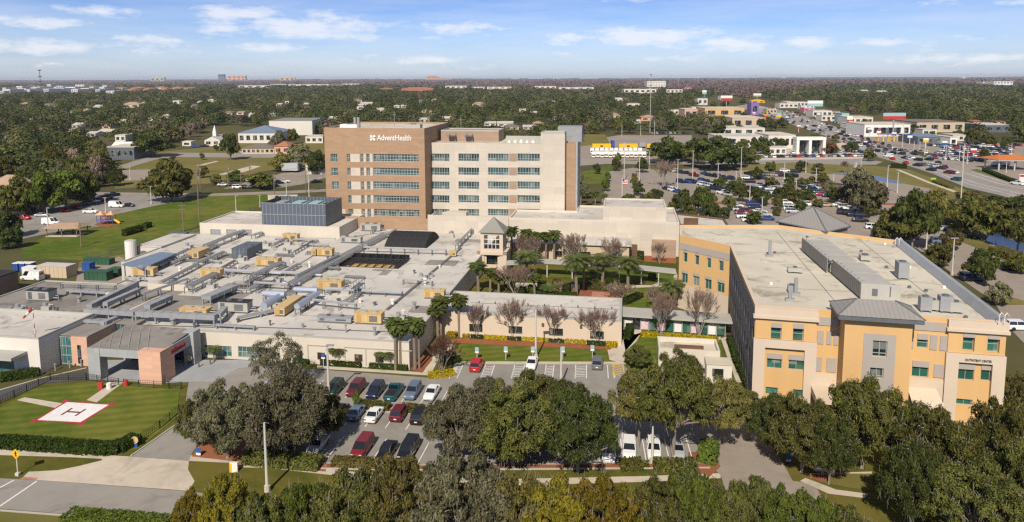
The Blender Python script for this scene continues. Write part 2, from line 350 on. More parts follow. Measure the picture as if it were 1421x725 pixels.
hyp = mth('SQRT', mth('ADD', mth('MULTIPLY', sp.outputs[0], sp.outputs[0]), mth('MULTIPLY', sp.outputs[1], sp.outputs[1])))
el = mth('DIVIDE', sp.outputs[2], mth('MAXIMUM', hyp, .001))
pos = nd(nt, 'ShaderNodeCombineXYZ'); nt.links.new(az, pos.inputs[0]); nt.links.new(el, pos.inputs[1])
def sky_noise(sx, sy, scale, det):
    mp = nd(nt, 'ShaderNodeVectorMath', operation='MULTIPLY'); mp.inputs[1].default_value = (sx, sy, 1); nt.links.new(pos.outputs[0], mp.inputs[0])
    n = nd(nt, 'ShaderNodeTexNoise'); n.inputs['Scale'].default_value = scale; n.inputs['Detail'].default_value = det; n.inputs['Roughness'].default_value = .62
    nt.links.new(mp.outputs[0], n.inputs['Vector']); return n.outputs['Fac']
nz = sky_noise(1, 3.2, 22, 7); veil = sky_noise(1, 7, 3.4, 6); wisp = sky_noise(1, 9, 9, 7)
CL = [(45,45,72,8,.8),(145,30,48,8,.8),(75,73,110,9,.8),(212,74,55,8,.7),(232,63,60,8,.6),(350,27,58,10,1),(425,40,120,17,.9),(455,52,90,8,.8),(640,41,60,9,.9),(600,55,26,4,.6),
      (374,70,52,7,.9),(585,84,110,8,.6),(830,55,90,9,.8),(900,54,110,12,1),(785,52,40,6,.7),(1010,62,70,11,.9),(1110,66,70,9,.7),(1205,66,55,6,.8),(1281,70,26,8,.7),(930,82,70,7,.5),
      (790,76,30,5,.5),(1055,91,60,6,.4),(1290,87,45,8,.7),(1375,86,60,7,.6),(1345,24,110,8,.5),(900,4,70,6,.45),(1345,62,40,5,.5),(660,92,90,7,.4),(250,8,160,6,.35),(60,92,120,7,.4)]
acc = None
for (x, y, hw, hh, s) in CL:
    a0 = math.atan((x-CX)/FPX); e0 = (108-y-(x-CX)*.0036)/FPX
    v1 = nd(nt, 'ShaderNodeVectorMath', operation='SUBTRACT'); v1.inputs[1].default_value = (a0, e0, 0); nt.links.new(pos.outputs[0], v1.inputs[0])
    v2 = nd(nt, 'ShaderNodeVectorMath', operation='MULTIPLY'); v2.inputs[1].default_value = (FPX/(hw*1.2), FPX/(hh*1.25), 1); nt.links.new(v1.outputs[0], v2.inputs[0])
    v3 = nd(nt, 'ShaderNodeVectorMath', operation='LENGTH'); nt.links.new(v2.outputs[0], v3.inputs[0])
    k = nd(nt, 'ShaderNodeMapRange'); k.inputs['From Min'].default_value = 1.35; k.inputs['From Max'].default_value = .1; k.inputs['To Max'].default_value = s
    nt.links.new(v3.outputs['Value'], k.inputs['Value'])
    acc = k.outputs[0] if acc is None else mth('MAXIMUM', acc, k.outputs[0])
body = mth('ADD', acc, mth('MULTIPLY', mth('SUBTRACT', nz, .5), 2.1))
cm = nd(nt, 'ShaderNodeMapRange', interpolation_type='SMOOTHSTEP'); cm.inputs['From Min'].default_value = .12; cm.inputs['From Max'].default_value = .95
nt.links.new(mth('MULTIPLY', body, mth('MINIMUM', mth('MULTIPLY', acc, 4), 1)), cm.inputs['Value'])
vm = nd(nt, 'ShaderNodeMapRange'); vm.inputs['From Min'].default_value = .36; vm.inputs['From Max'].default_value = .8; vm.inputs['To Max'].default_value = .42
nt.links.new(mth('ADD', mth('MULTIPLY', veil, .7), mth('MULTIPLY', wisp, .3)), vm.inputs['Value'])
fac = mth('MAXIMUM', mth('MULTIPLY', cm.outputs[0], .72), vm.outputs[0])
# air near the horizon is bluer in the photograph: richer sky tint
tint = nd(nt, 'ShaderNodeMix', data_type='RGBA', blend_type='MULTIPLY'); tint.inputs[0].default_value = 1; nt.links.new(sky.outputs[0], tint.inputs[6]); rampk = nd(nt, 'ShaderNodeMapRange'); rampk.inputs['From Max'].default_value = .55; nt.links.new(el, rampk.inputs['Value'])
tcol = nd(nt, 'ShaderNodeValToRGB'); nt.links.new(rampk.outputs[0], tcol.inputs[0]); nt.links.new(tcol.outputs[0], tint.inputs[7])
rc_ = tcol.color_ramp; rc_.elements[0].color = (.98, 1.15, 1.70, 1); rc_.elements[1].position = 1; rc_.elements[1].color = (.42, .46, .58, 1)
e_ = rc_.elements.new(.20); e_.color = (.50, .69, 1.22, 1); e_ = rc_.elements.new(.32); e_.color = (.46, .64, 1.10, 1)
mixc = nd(nt, 'ShaderNodeMix', data_type='RGBA'); nt.links.new(fac, mixc.inputs[0]); nt.links.new(tint.outputs[2], mixc.inputs[6]); mixc.inputs[7].default_value = (10.2, 10.2, 10.6, 1)
bg = nd(nt, 'ShaderNodeBackground'); bg.inputs['Strength'].default_value = .085; nt.links.new(mixc.outputs[2], bg.inputs[0])
wo = nd(nt, 'ShaderNodeOutputWorld'); nt.links.new(bg.outputs[0], wo.inputs[0])
SC.view_settings.view_transform = 'Standard'; SC.view_settings.look = 'None'; SC.view_settings.exposure = .15; SC.view_settings.gamma = 1
SC.cycles.use_denoising = False; SC.cycles.pixel_filter_type = 'BLACKMAN_HARRIS'; SC.cycles.filter_width = 1.35; SC.cycles.max_bounces = 5; SC.cycles.diffuse_bounces = 2; SC.cycles.glossy_bounces = 2; SC.cycles.transmission_bounces = 2
SC.cycles.volume_bounces = 0; SC.cycles.use_adaptive_sampling = True; SC.cycles.adaptive_threshold = .008; SC.cycles.sample_clamp_indirect = 4

# air
hb = MB(); hb.box(-16000, 16000, -60, 21000, -1.0, 75); hz = hb.build('haze', [], None); setp(hz, kind='stuff')
hm = bpy.data.materials.new('haze_air'); hm.use_nodes = True; hn = hm.node_tree; hn.nodes.clear()
ho = nd(hn, 'ShaderNodeOutputMaterial'); hv = nd(hn, 'ShaderNodeVolumePrincipled'); hv.inputs['Color'].default_value = (.74, .82, .95, 1); hv.inputs['Density'].default_value = 4.5e-5; hv.inputs['Anisotropy'].default_value = 0
hn.links.new(hv.outputs[0], ho.inputs['Volume']); hz.data.materials.append(hm)

# ------------------------------------------------------------------ the ground: sheets laid over one another
LAYERS = []
def layer(P):
    x0, x1 = min(p[0] for p in P), max(p[0] for p in P); y0, y1 = min(p[1] for p in P), max(p[1] for p in P)
    n = 1+max([l for a, b, c, d, l in LAYERS if a < x1 and b > x0 and c < y1 and d > y0], default=0)
    LAYERS.append((x0, x1, y0, y1, n)); return .004*n
def sheet(name, pts, m, z=None, world=False, kind='structure', parent=None, cut=None):
    """flat sheet given by its outline (photo points on the ground, or plan points); each is a little above the one before"""
    P = pts if world else [at(x, y, 0) for x, y in pts]
    if z is None: z = layer(P)
    a = sum(P[i][0]*P[(i+1) % len(P)][1]-P[(i+1) % len(P)][0]*P[i][1] for i in range(len(P)))
    if a < 0: P = P[::-1]
    b = MB(); b.quad(*[(p[0], p[1], z) for p in P]); o = b.build(name, m)
    return setp(o, kind=kind)
def strip(name, pts, wd, m, z=None, world=False):
    """band of constant width along a line"""
    P = [Vector(p if world else at(*p)) for p in pts]; L, Q = [], []
    for i, p in enumerate(P):
        d = (P[min(i+1, len(P)-1)]-P[max(i-1, 0)]).normalized(); n = Vector((-d.y, d.x))*wd/2
        L.append(tuple(p+n)); Q.append(tuple(p-n))
    if z is None: z = layer(L+Q)
    b = MB()
    for i in range(len(P)-1): b.quad((*Q[i], z), (*Q[i+1], z), (*L[i+1], z), (*L[i], z))
    return setp(b.build(name, m), kind='structure')
def kerb(name, pts, wd=.18, h=.13, world=False, m='kerb'):
    P = [Vector(p if world else at(*p)) for p in pts]; b = MB(); L, Q = [], []
    for i, p in enumerate(P):
        d = (P[min(i+1, len(P)-1)]-P[max(i-1, 0)]).normalized(); n = Vector((-d.y, d.x))*wd/2; L.append(tuple(p+n)); Q.append(tuple(p-n))
    for i in range(len(P)-1):
        b.quad((*Q[i], h), (*Q[i+1], h), (*L[i+1], h), (*L[i], h)); b.quad((*Q[i], 0), (*Q[i+1], 0), (*Q[i+1], h), (*Q[i], h)); b.quad((*L[i+1], 0), (*L[i], 0), (*L[i], h), (*L[i+1], h))
    for i, s in ((0, 1), (-1, -1)): b.quad((*Q[i], 0), (*L[i], 0), (*L[i], h), (*Q[i], h))
    return setp(b.build(name, M[m]), kind='structure')

gb = MB()
xs = [-15500, -3000, -600, 0, 600, 3000, 15500]; ys = [-50, 40, 300, 900, 3000, 9000, 20500]
for i in range(6):
    for j in range(6): gb.quad((xs[i], ys[j], 0), (xs[i+1], ys[j], 0), (xs[i+1], ys[j+1], 0), (xs[i], ys[j+1], 0))
setp(gb.build('ground', M['earth']), kind='structure')
# campus lawns in front
sheet('front_lawn', [(-80,540),(330,520),(640,470),(1060,470),(1500,560),(1600,760),(-200,760)], M['grass'])
sheet('campus_ground', [(560,470),(600,400),(700,330),(960,330),(960,470)], M['grass'])
# main street at lower left, running on below the frame
sheet('street', [(-160,658),(0,664),(51,666.6),(241,680.6),(560,712),(1200,775),(1200,850),(500,770),(238,719),(89,713.5),(0,706),(-160,699)], M['asphalt_road'])
strip('street_kerb_strip', [(-60,707),(0,708.5),(89,715.5),(240,721)], .35, M['kerb'])
strip('crosswalk_line', [(-5,679.5),(19,667)], .2, M['paint']); strip('crosswalk_line', [(-2,704),(51,668)], .2, M['paint'])
sheet('verge', [(-60,710),(0,710),(90,717),(240,723),(240,745),(-60,745)], M['grass_dry'])
# concrete entrance of the drive
sheet('driveway_apron', [(29,665),(40,655),(80,653),(110,647),(142,639),(140,636),(98,633),(98,629),(180,634),(262,640),(261,652),(270,668),(262,682),(241,680),(51,666.5)], M['concrete'])
sheet('sidewalk', [(-60,620),(0,623.5),(100,629.5),(182,634),(180,639),(98,635),(0,632),(-60,630)], M['concrete'])
sheet('sidewalk', [(262,640),(320,643),(390,652),(500,664),(720,674),(900,669),(1000,664),(1000,657),(900,661),(720,665),(500,656),(390,645),(320,636),(262,632)], M['concrete'])
sheet('tactile_pad', [(27,664.5),(33,662),(52,664),(50,667)], M['brick_pave'])
sheet('driveway', [(182,634),(262,640),(266,630),(292,590),(328,548),(360,530),(470,545),(470,520),(330,508),(315,503),(262,530),(253,585)], M['asphalt'])
kerb('driveway_kerb', [(182,633.5),(253,584),(275,560)])
sheet('mulch_bed', [(266,634),(280,612),(330,560),(352,636),(452,647),(452,655),(390,648),(320,640)], M['mulch'])
# car parks
sheet('car_park', [(330,560),(352,636),(452,646),(560,650),(985,646),(1000,640),(990,560),(900,560),(862,530),(879,523),(868,504.5),(636,504.5),(628,520),(600,525),(440,513),(360,508),(330,540)], M['asphalt'])
sheet('access_road', [(985,646),(1000,660),(1010,690),(1080,760),(1250,760),(1140,690),(1130,672),(1100,668),(1085,640),(1050,590),(1000,560),(960,600)], M['asphalt_warm'])
sheet('sidewalk', [(1120,658),(1210,655),(1210,660),(1125,664)], M['concrete'])
sheet('sidewalk', [(1118,664),(1160,680),(1205,686),(1200,692),(1150,686),(1110,668)], M['concrete'])
sheet('mulch_bed', [(1118,660),(1160,657),(1160,668),(1140,670)], M['mulch'])
sheet('dry_lawn', [(1140,670),(1160,658),(1210,658),(1212,682),(1180,678)], M['grass_dry'])
sheet('mulch_bed', [(955,628),(990,628),(1000,648),(985,662),(955,650)], M['mulch'])
# emergency drive
sheet('emergency_apron', [(105,520),(135,528),(235,532),(252,531),(300,530),(330,512),(360,508),(352,501),(330,500),(270,500),(150,500)], M['concrete_blue'])
sheet('emergency_drive', [(-60,565),(0,540),(60,526),(118,514),(126,509),(135,522),(128,526),(60,533),(0,558),(-60,585)], M['asphalt_dark'])
strip('emergency_drive_edge', [(-40,556),(0,541.5),(58,525),(120,511)], .35, M['concrete'])
# helipad lawn
sheet('helipad_lawn', [(-60,590),(0,566),(45,541),(130,529),(250,537),(245,580),(192,624),(150,629),(0,622),(-60,616)], M['grass_field'])
sheet('helipad_path', [(120,556),(158,530),(172,531),(134,559)], M['concrete']); sheet('helipad_path', [(23,556),(34,552),(90,561),(82,568)], M['concrete'])
hp = [(92.6,558.8),(151,562.6),(111.7,586.7),(52,583.7)]
hpw = [Vector(at(*p)) for p in hp]; hc = sum(hpw, Vector((0, 0)))/4
sheet('helipad_border', [tuple(hc+(p-hc)*1.10) for p in hpw], M['paint_red'], world=True)
for i, p in enumerate(hpw):
    q = hc+(p-hc)*1.24; e = (hpw[(i+1) % 4]-p).normalized()*.8; f2 = (hpw[i-1]-p).normalized()*.8
    sheet('helipad_corner', [tuple(q), tuple(q+e), tuple(q+e+f2), tuple(q+f2)], M['paint_red'], world=True)
sheet('helipad', [tuple(p) for p in hpw], M['paint'], world=True)
ax = (hpw[1]-hpw[0])/2; ay = (hpw[0]-hpw[3])/2
hcq = lambda a, b: tuple(hc+ax*a+ay*b)
zH = layer(hpw)
hb2 = MB()
for (a0, a1, b0, b1) in ((-.37,-.27,-.38,.38), (.27,.37,-.38,.38), (-.27,.27,-.07,.07)):
    hb2.quad(*[(*hcq(a, b), zH) for a, b in ((a0,b0),(a1,b0),(a1,b1),(a0,b1))])
setp(hb2.build('helipad_letter', M['paint_dark']), kind='structure')
# handicap bays and lawn before the low wing
sheet('wing_lawn', [(630,478),(705,474),(846,482),(846,501),(635,502)], M['grass_field'])
sheet('wing_path', [(846,500),(842,482),(862,470),(890,462),(890,456),(862,456),(872,462),(888,466),(880,480),(868,488),(866,505)], M['concrete'])
sheet('wing_path', [(585,520),(598,500),(612,478),(628,478),(630,483),(612,492),(598,520)], M['concrete'])
sheet('sidewalk', [(440,512),(600,522),(632,523),(636,505),(868,505),(868,502.5),(632,502),(625,519),(600,518),(440,508)], M['concrete'])
sheet('mulch_bed', [(360,503),(445,505),(570,513),(585,518),(600,500),(596,490),(570,505),(445,500),(360,498)], M['mulch'])
sheet('mulch_bed', [(600,474),(640,470),(860,478),(846,486),(640,477)], M['mulch'])
sheet('side_lawn', [(868,488),(890,468),(1000,470),(1003,500),(880,523),(866,508)], M['grass_field'])
sheet('side_path', [(1000,470),(1012,467),(1034,530),(1022,532)], M['concrete'])
sheet('side_path', [(940,470),(1000,468),(1000,472),(940,474)], M['concrete'])
# court between the wings
sheet('court_path', [(700,392),(820,396),(905,396),(940,380),(940,388),(905,404),(820,402),(700,400)], M['concrete'])
sheet('court_lawn', [(740,372),(880,375),(935,378),(935,392),(880,386),(740,384)], M['grass_field'])
sheet('court_lawn', [(868,400),(930,398),(935,428),(880,432),(862,425)], M['grass_field'])
sheet('court_bed', [(760,402),(860,402),(868,425),(760,410)], M['mulch']); sheet('court_terrace', [(822,405),(848,406),(850,416),(820,416)], M['brick_pave'])
sheet('court_bed', [(890,350),(938,350),(938,366),(880,362)], M['mulch'])
# fields at left
sheet('field', [(30,345),(100,310),(240,278),(300,270),(420,267),(365,290),(285,322),(200,345),(120,362),(30,358)], M['grass_field'])
sheet('field_bank', [(60,372),(200,348),(285,325),(370,291),(470,281),(470,300),(280,340),(150,385)], M['grass_dry'])
strip('field_ditch', [(150,349),(200,336),(285,312),(366,289)], 1.6, M['earth'])
sheet('left_car_park', [(-60,318),(20,288),(100,284),(165,271),(230,272),(262,276),(200,289),(150,300),(140,314),(96,318),(10,336),(-60,348)], M['asphalt'])
sheet('back_street', [(-100,272),(140,267),(290,269),(400,265),(455,262.5),(455,266),(400,269),(290,272.5),(140,270.5),(-100,276)], M['asphalt_warm'])
sheet('vacant_lot', [(150,250),(165,232),(205,213),(330,200),(455,196),(470,222),(400,232),(330,245),(290,255),(160,262)], M['grass_dry'])
sheet('vacant_slab', [(128,250),(165,237),(208,235),(205,250),(150,252)], M['asphalt_warm']); sheet('vacant_slab', [(300,243),(350,230),(362,231),(330,242)], M['concrete'])
sheet('vacant_slab', [(272,230),(300,223.5),(303,224.5),(280,230)], M['concrete'])
sheet('shop_street', [(160,232),(210,217),(240,212),(330,213),(400,214),(400,219),(330,219),(240,218),(215,222),(175,234)], M['asphalt_road'])
sheet('trailer_yard', [(310,262),(330,256),(410,236),(455,232),(455,246),(420,256),(380,262)], M['asphalt_warm'])
sheet('service_yard', [(95,392),(100,375),(135,366),(165,356),(178,362),(172,395)], M['asphalt_warm'])
sheet('yard_track', [(20,400),(30,375),(60,362),(110,362),(105,395)], M['earth'])
# car park right of the tower and beyond
sheet('right_car_park', [(800,335),(830,300),(846,238),(880,233),(905,236),(1050,232),(1240,243),(1300,262),(1400,300),(1500,360),(1500,560),(1400,455),(1380,420),(1250,330),(1060,330)], M['asphalt_warm'])
sheet('cross_street', [(700,232),(830,223),(1000,224),(1200,221),(1225,225),(1215,229),(1000,229),(840,228),(700,238)], M['asphalt_road'])
sheet('verge', [(805,240),(838,232),(850,230),(846,236),(838,255),(812,256)], M['grass_field'])
sheet('truck_yard', [(800,225),(805,196),(860,188),(960,188),(960,212),(900,222)], M['asphalt_warm']); sheet('dry_lawn', [(802,202),(806,187),(840,187),(846,199),(800,204)], M['grass_dry'])
sheet('pond_bank', [(1000,231),(1100,226),(1215,231),(1262,236),(1335,262),(1400,292),(1421,300),(1330,285),(1290,262),(1200,245),(1100,239),(1000,236)], M['grass_dry'])
sheet('pond', [(1156,240.5),(1195,240.5),(1228,247),(1250,253.5),(1252,256),(1225,252.5),(1190,244),(1156,242)], M['water'])
sheet('pond', [(1368,334),(1375,322),(1395,311),(1421,318),(1460,332),(1460,352),(1400,350)], M['water'])
sheet('pond', [(1328,318),(1342,308),(1362,311),(1350,322)], M['water'])
sheet('dry_lawn', [(1300,300),(1320,296),(1368,338),(1400,350),(1421,354),(1421,380),(1370,350),(1330,335)], M['grass_dry'])
sheet('tree_island', [(1330,376),(1372,382),(1372,387),(1335,388)], M['grass']); sheet('tree_island', [(1378,405),(1421,418),(1421,424),(1385,424)], M['grass_dry'])
sheet('planting_strip', [(955,278),(1045,283),(1045,286.5),(955,281.5)], M['mulch']); sheet('planting_strip', [(1070,276.5),(1190,281),(1300,284),(1300,287),(1190,284),(1070,279.5)], M['mulch']); sheet('planting_strip', [(1180,305),(1290,318),(1290,322),(1180,308)], M['grass_dry'])
# the highway
hl = [(1460,292),(1386,271),(1342,261),(1290,240),(1262,231),(1220,219),(1165,197),(1120,180),(1075,165),(1045,155),(1020,148)]
hr = [(1480,266),(1402,253),(1344,234),(1288,220),(1220,199),(1165,178),(1112,160),(1070,150),(1040,144)]
sheet('highway', hl+hr[::-1], M['asphalt_road'])
def lerp_road(t):                                                    # t 0 left edge .. 1 right edge
    A = [Vector(at(*p)) for p in hl[:-1]]; B = [Vector(at(*p)) for p in hr]
    Y = [260, 300, 350, 420, 500, 620, 760, 900]; out = []
    for y in Y:
        def xat(Ls):
            Ls = sorted(Ls, key=lambda p: p.y)
            for i in range(len(Ls)-1):
                if Ls[i].y <= y <= Ls[i+1].y: return Ls[i].x+(Ls[i+1].x-Ls[i].x)*(y-Ls[i].y)/(Ls[i+1].y-Ls[i].y)
            return Ls[0].x if y < Ls[0].y else Ls[-1].x
        a, b = xat(A), xat(B); out.append((a+(b-a)*t, y))
    return out
for t in (.17, .33, .67, .83): strip('lane_line', lerp_road(t), .28, M['paint'], world=True)
strip('median', lerp_road(.5), 1.1, M['asphalt_warm'], world=True)
sheet('dealer_yard', [(1290,222),(1330,236),(1421,252),(1421,200),(1300,196)], M['asphalt_warm'])
sheet('verge', [(1346,236),(1402,253.5),(1421,258),(1421,254),(1380,243),(1356,235)], M['grass_field'])
sheet('dealer_yard', [(1000,224),(1010,214),(1130,205),(1170,198),(1205,215),(1196,221)], M['concrete'])
sheet('dealer_yard', [(1180,190),(1230,205),(1300,214),(1300,196),(1240,188)], M['asphalt_warm'])
strip('highway_path', [(1246,236),(1290,254),(1335,270)], 2.0, M['concrete'])

# painted stalls of the front car park
def stall(x, y, ln=5.2, dv=1): # line starting at photo point, running towards the back
    u, v = FH.g(x, y); return [FH.w(u, v), FH.w(u, v+ln*dv)]
mk = MB(); zM = layer([at(300, 640), at(1000, 505)])
def line(p, q, wd=.12):
    p, q = Vector(p), Vector(q); d = (q-p).normalized(); n = Vector((-d.y, d.x))*wd/2
    mk.quad((*(p-n), zM), (*(q-n), zM), (*(q+n), zM), (*(p+n), zM))
uA, vA = FH.g(563, 597.5)
for i in range(-6, 11): line(FH.w(uA+2.75*i, vA), FH.w(uA+2.75*i, vA+5.3))
uC, vC = FH.g(516, 641)
for i in range(-7, 4): line(FH.w(uC+2.75*i, vC), FH.w(uC+2.75*i, vC+5.3))
X0, Y0 = at(832, 641)
for i in range(6): line((X0+2.75*i, Y0), (X0+2.75*i+.5, Y0+5.3))
uT, vT = FH.g(480, 552)
for i in range(-5, 10): line(FH.w(uT+2.75*i, vT-.3), FH.w(uT+2.75*i, vT+5.0))
for x in (632, 642.5, 674, 686.5, 714.5, 728, 758, 769, 799, 814, 843, 851):
    u, v = FH.g(x, 507); line(FH.w(u, v), FH.w(u+.25, v-5.2))
for a, b in ((632,642.5),(674,686.5),(714.5,728),(758,769),(799,814)):
    u0, v0 = FH.g(a, 507); u1, _ = FH.g(b, 507)
    for k in range(1, 8): line(FH.w(u0+.06, v0-.6*k-.3), FH.w(u1, v0-.6*k+.1), .14)
setp(mk.build('parking_stripes', M['paint']), kind='structure')
mk = MB(); zM += .004
u0, v0 = FH.g(850, 506)
for k in range(7): line(FH.w(u0, v0-.65*k), FH.w(u0+1.5, v0-.65*k-.35), .2)
line(FH.w(u0, v0), FH.w(u0+.5, v0-4.9), .15); line(FH.w(u0+1.6, v0), FH.w(u0+1.9, v0-4.9), .15)
setp(mk.build('yellow_stripes', M['paint_y']), kind='structure')
# kerbed islands between the rows
for pts in ([(452,563),(530,567),(606,572),(604,577),(530,572),(450,568)], [(452,644),(560,647),(985,644),(985,650),(560,653),(452,651)], [(330,641),(452,645),(452,651),(330,648)]):
    sheet('planting_island', pts, M['mulch'], z=.12)
    P = [at(*p) for p in pts]; kerb('island_kerb', P+[P[0]], .2, .13, world=True)
kerb('lawn_kerb', [(636,505.5),(868,505.5)], .2, .14)
# ------------------------------------------------------------------ main hospital, grid FH
def parapet(mb, poly, z, h=.45, t=.3, m=0, cap=None):
    n = len(poly); a = sum(poly[i][0]*poly[(i+1)%n][1]-poly[(i+1)%n][0]*poly[i][1] for i in range(n))
    if a < 0: poly = poly[::-1]
    inn = []
    for i in range(n):
        p0, p1, p2 = Vector(poly[i-1]), Vector(poly[i]), Vector(poly[(i+1)%n])
        d1, d2 = (p1-p0).normalized(), (p2-p1).normalized(); n1, n2 = Vector((-d1.y,d1.x)), Vector((-d2.y,d2.x))
        b = (n1+n2); k = t/max(.35, (b.length/2)**2)/2; inn.append(p1+b*k)
    for i in range(n):
        j = (i+1) % n; A, B, C, D = poly[i], poly[j], inn[j], inn[i]
        mb.quad((*A,z+h),(*B,z+h),(*C,z+h),(*D,z+h), m=m if cap is None else cap)
        mb.quad((*A,z),(*B,z),(*B,z+h),(*A,z+h), m=m); mb.quad((*D,z+h),(*C,z+h),(*C,z),(*D,z), m=m)
def shell(mb, poly, z0, z1, skip=(), m=0, roof=1):
    """walls (edges in skip are left to facade()) and the roof slab"""
    n = len(poly); a = sum(poly[i][0]*poly[(i+1)%n][1]-poly[(i+1)%n][0]*poly[i][1] for i in range(n)); assert a > 0
    for i in range(n):
        if i in skip: continue
        j = (i+1) % n; mb.quad((*poly[i],z0),(*poly[j],z0),(*poly[j],z1),(*poly[i],z1), m=m)
    mb.quad(*[(*p, z1) for p in poly], m=roof)

# --- low main building
hosp = thing('hospital_building', 'sprawling single storey cream hospital block with a flat grey roof crowded with ducts', 'building', FH, -65, 100)
HV, HU, HZ0 = 103.5, 67.2, 4.3
P = [(-87.8,106),(-79.7,106),(-79.7,103.6),(-67.2,103.6),(-67.2,HV),(-32.6,HV),(-32.2,183.4),(-73,183.4),(-73,170.6),(-111,170.6),(-111,141.8),(-100,141.8),(-100,126),(-116,126),(-116,106)]
S = []                                                             # openings on the front, s measured from u=-66.9
def fop(x0, x1, y0, y1):
    a, zt = FH.pv(x0, y0, HV+.22); b, zb = FH.pv(x1, y1, HV+.22); return (a+HU, b+HU, max(zb,.35), zt)
S = [fop(282,323,478,497.5), fop(331,366,480,500), fop(373,384,484,498), fop(411,421,486,498), fop(441,452,488.5,499.5), fop(492.5,504,491,502), fop(521.5,533,492.5,503.5)]
w_ = MB(); shell(w_, P, 0, HZ0, skip=(4,)); facade(w_, P[4], P[5], 0, HZ0, S, 0)
wall = w_.build('wall', [M['cream_wall'], M['roof']], hosp)
pp = MB(); parapet(pp, P, HZ0, .22, .3, 0); pp.build('parapet', M['unit_grey'], hosp)
for i, op in enumerate(S): window(hosp, P[4], P[5], op, 6 if i < 2 else 2, (2 if i < 2 else 1), M['glass_teal'] if i < 2 else M['glass_bronze'], M['alu'] if i < 2 else M['brown_dark'])
for op in S[4:]:
    rc = MB(); a, b = op[0]-HU-1.6, op[1]-HU+(.5 if op is not S[6] else 4.6)
    rc.box(a, b, HV-.1, HV-.004, 3.05, 3.17); rc.box(a, a+.12, HV-.1, HV-.004, .4, 3.049); rc.build('trim', M['unit_grey'], hosp)
oldr = MB(); oldr.quad(*[(u, v, HZ0+.02) for u, v in ((-115.6,107),(-87,107),(-86.5,125.7),(-99.6,125.7),(-115.6,125.7))]); oldr.quad(*[(u, v, HZ0+.015) for u, v in ((-86.3,110),(-70,110),(-70,124.6),(-86.3,124.6))]); oldr.build('old_roofing', M['roof_old'], hosp)
# --- tan patch roofing, drains and vents are spread in the roof section

# --- dock building behind it, with the slate screen on top
dock = thing('dock_building', 'cream loading dock block with grey roller doors behind the roof ducts', 'building', FH, -106, 166)
P = [(-107,166),(-69.5,166),(-69.5,183),(-107,183)]
D = [(1.6+6.2*i, 1.6+6.2*i+4.2, .4+4.6, 3.0+4.2) for i in range(3)]
D = []
for (x0, x1) in ((292,307),(314,329),(335,350)):
    a, zt = FH.pv(x0, 320, 166); b, zb = FH.pv(x1, 333, 166); D.append((a+107, b+107, zb, zt))
w_ = MB(); shell(w_, P, 0, 8.2, skip=(0,)); facade(w_, P[0], P[1], 0, 8.2, D, 0); w_.build('wall', [M['cream_wall'], M['roof']], dock)
pp = MB(); parapet(pp, P, 8.2, .35, .35); pp.build('parapet', M['cream_wall'], dock)
for op in D:
    g = MB(); g.box(op[0]-107, op[1]-107, 166.2, 166.3, op[2], op[3]); g.build('roller_door', M['galv'], dock)
scr = thing('plant_screen', 'tall slate blue louvred screen enclosing cooling plant on the dock roof', 'plant screen', FH, -82, 170, 8.2)
b = MB(); b.box(-90.3,-73.3,166.8,167.0,8.2,14.0); b.box(-73.5,-73.3,167.0,177,8.2,14.0); b.box(-90.3,-90.1,167.0,177,8.2,14.0); b.box(-90.3,-73.3,177,177.2,8.2,14.0); b.build('louvre_panel', M['slate'], scr)
b = MB()
for z in (11.0, 13.9): b.box(-90.35,-73.25,166.72,166.798,z,z+.14)
b.build('rail', M['galv'], scr)
for u in (-87,-82.5,-78): 
    b = MB(); b.box(u-1.7,u+1.7,169.5,174.5,8.2,13.2); b.box(u-1.2,u+1.2,170,174,13.2,13.6); b.build('cooling_tower', M['teal'] if u > -85 else M['galv'], scr)

KS = 1.0304
for o, sz in ((dock, .866), (scr, 1.026)): o.location.x *= KS; o.location.y *= KS; o.scale = (KS, KS, sz)
scr.location.z = 7.1
# --- brown and cream tower
tow = thing('hospital_tower', 'seven storey hospital tower, brown panelled left half and cream right half with ribbon windows', 'building', FH, -50, 189)
PB = [(-82.7,189),(-54,189),(-54,216),(-82.7,216)]
def tops(v): return lambda x0,x1,y0,y1: (FH.pv(x0,y0,v)[0], FH.pv(x1,y1,v)[0], FH.pv(x1,y1,v)[1], FH.pv(x0,y0,v)[1])
tb = tops(189); rows = [(213.8,225.2),(233,244.2),(252.2,263.4),(271.3,282.5),(290.2,301.5)]
OB, CP = [], []
for k, (y0, y1) in enumerate(rows):
    dx = k*.95
    if k < 3: OB.append((*tb(458.5+dx, 468.3+dx, y0, y1), 3, 2))
    OB.append((*tb(481+dx*.7, 485.8+dx*.7 if k < 4 else 490, y0, y1), 2, 2)); OB.append((*tb(499.8+dx*.6, 504.2+dx*.6, y0, y1), 2, 2)); OB.append((*tb(508.3+dx*.5, 512.8+dx*.5, y0, y1), 2, 2))
    OB.append((*tb(517.5+dx*.4, 581.3+dx*.25, y0, y1), 16, [.28, .72]))
    CP.append(tb(486.2+dx*.7 if k < 4 else 490.5, 499.4+dx*.6, y0, y1)); CP.append(tb(504.6+dx*.6, 507.9+dx*.5, y0, y1)); CP.append(tb(513.2+dx*.5, 517.1+dx*.4, y0, y1))
    if k == 4: CP.append(tb(471, 480, y0, y1))
zB = 30.9
w_ = MB(); shell(w_, PB, 0, zB, skip=(0,)); facade(w_, PB[0], PB[1], 0, zB, [(a+82.7,b+82.7,c,d) for a,b,c,d,_,_ in OB], 0, .3)
w_.build('brown_wall', [M['brown'], M['roof_white']], tow)
pp = MB(); parapet(pp, PB, zB, .5, .5, 0, 1); pp.build('parapet', [M['brown'], M['unit_grey']], tow)
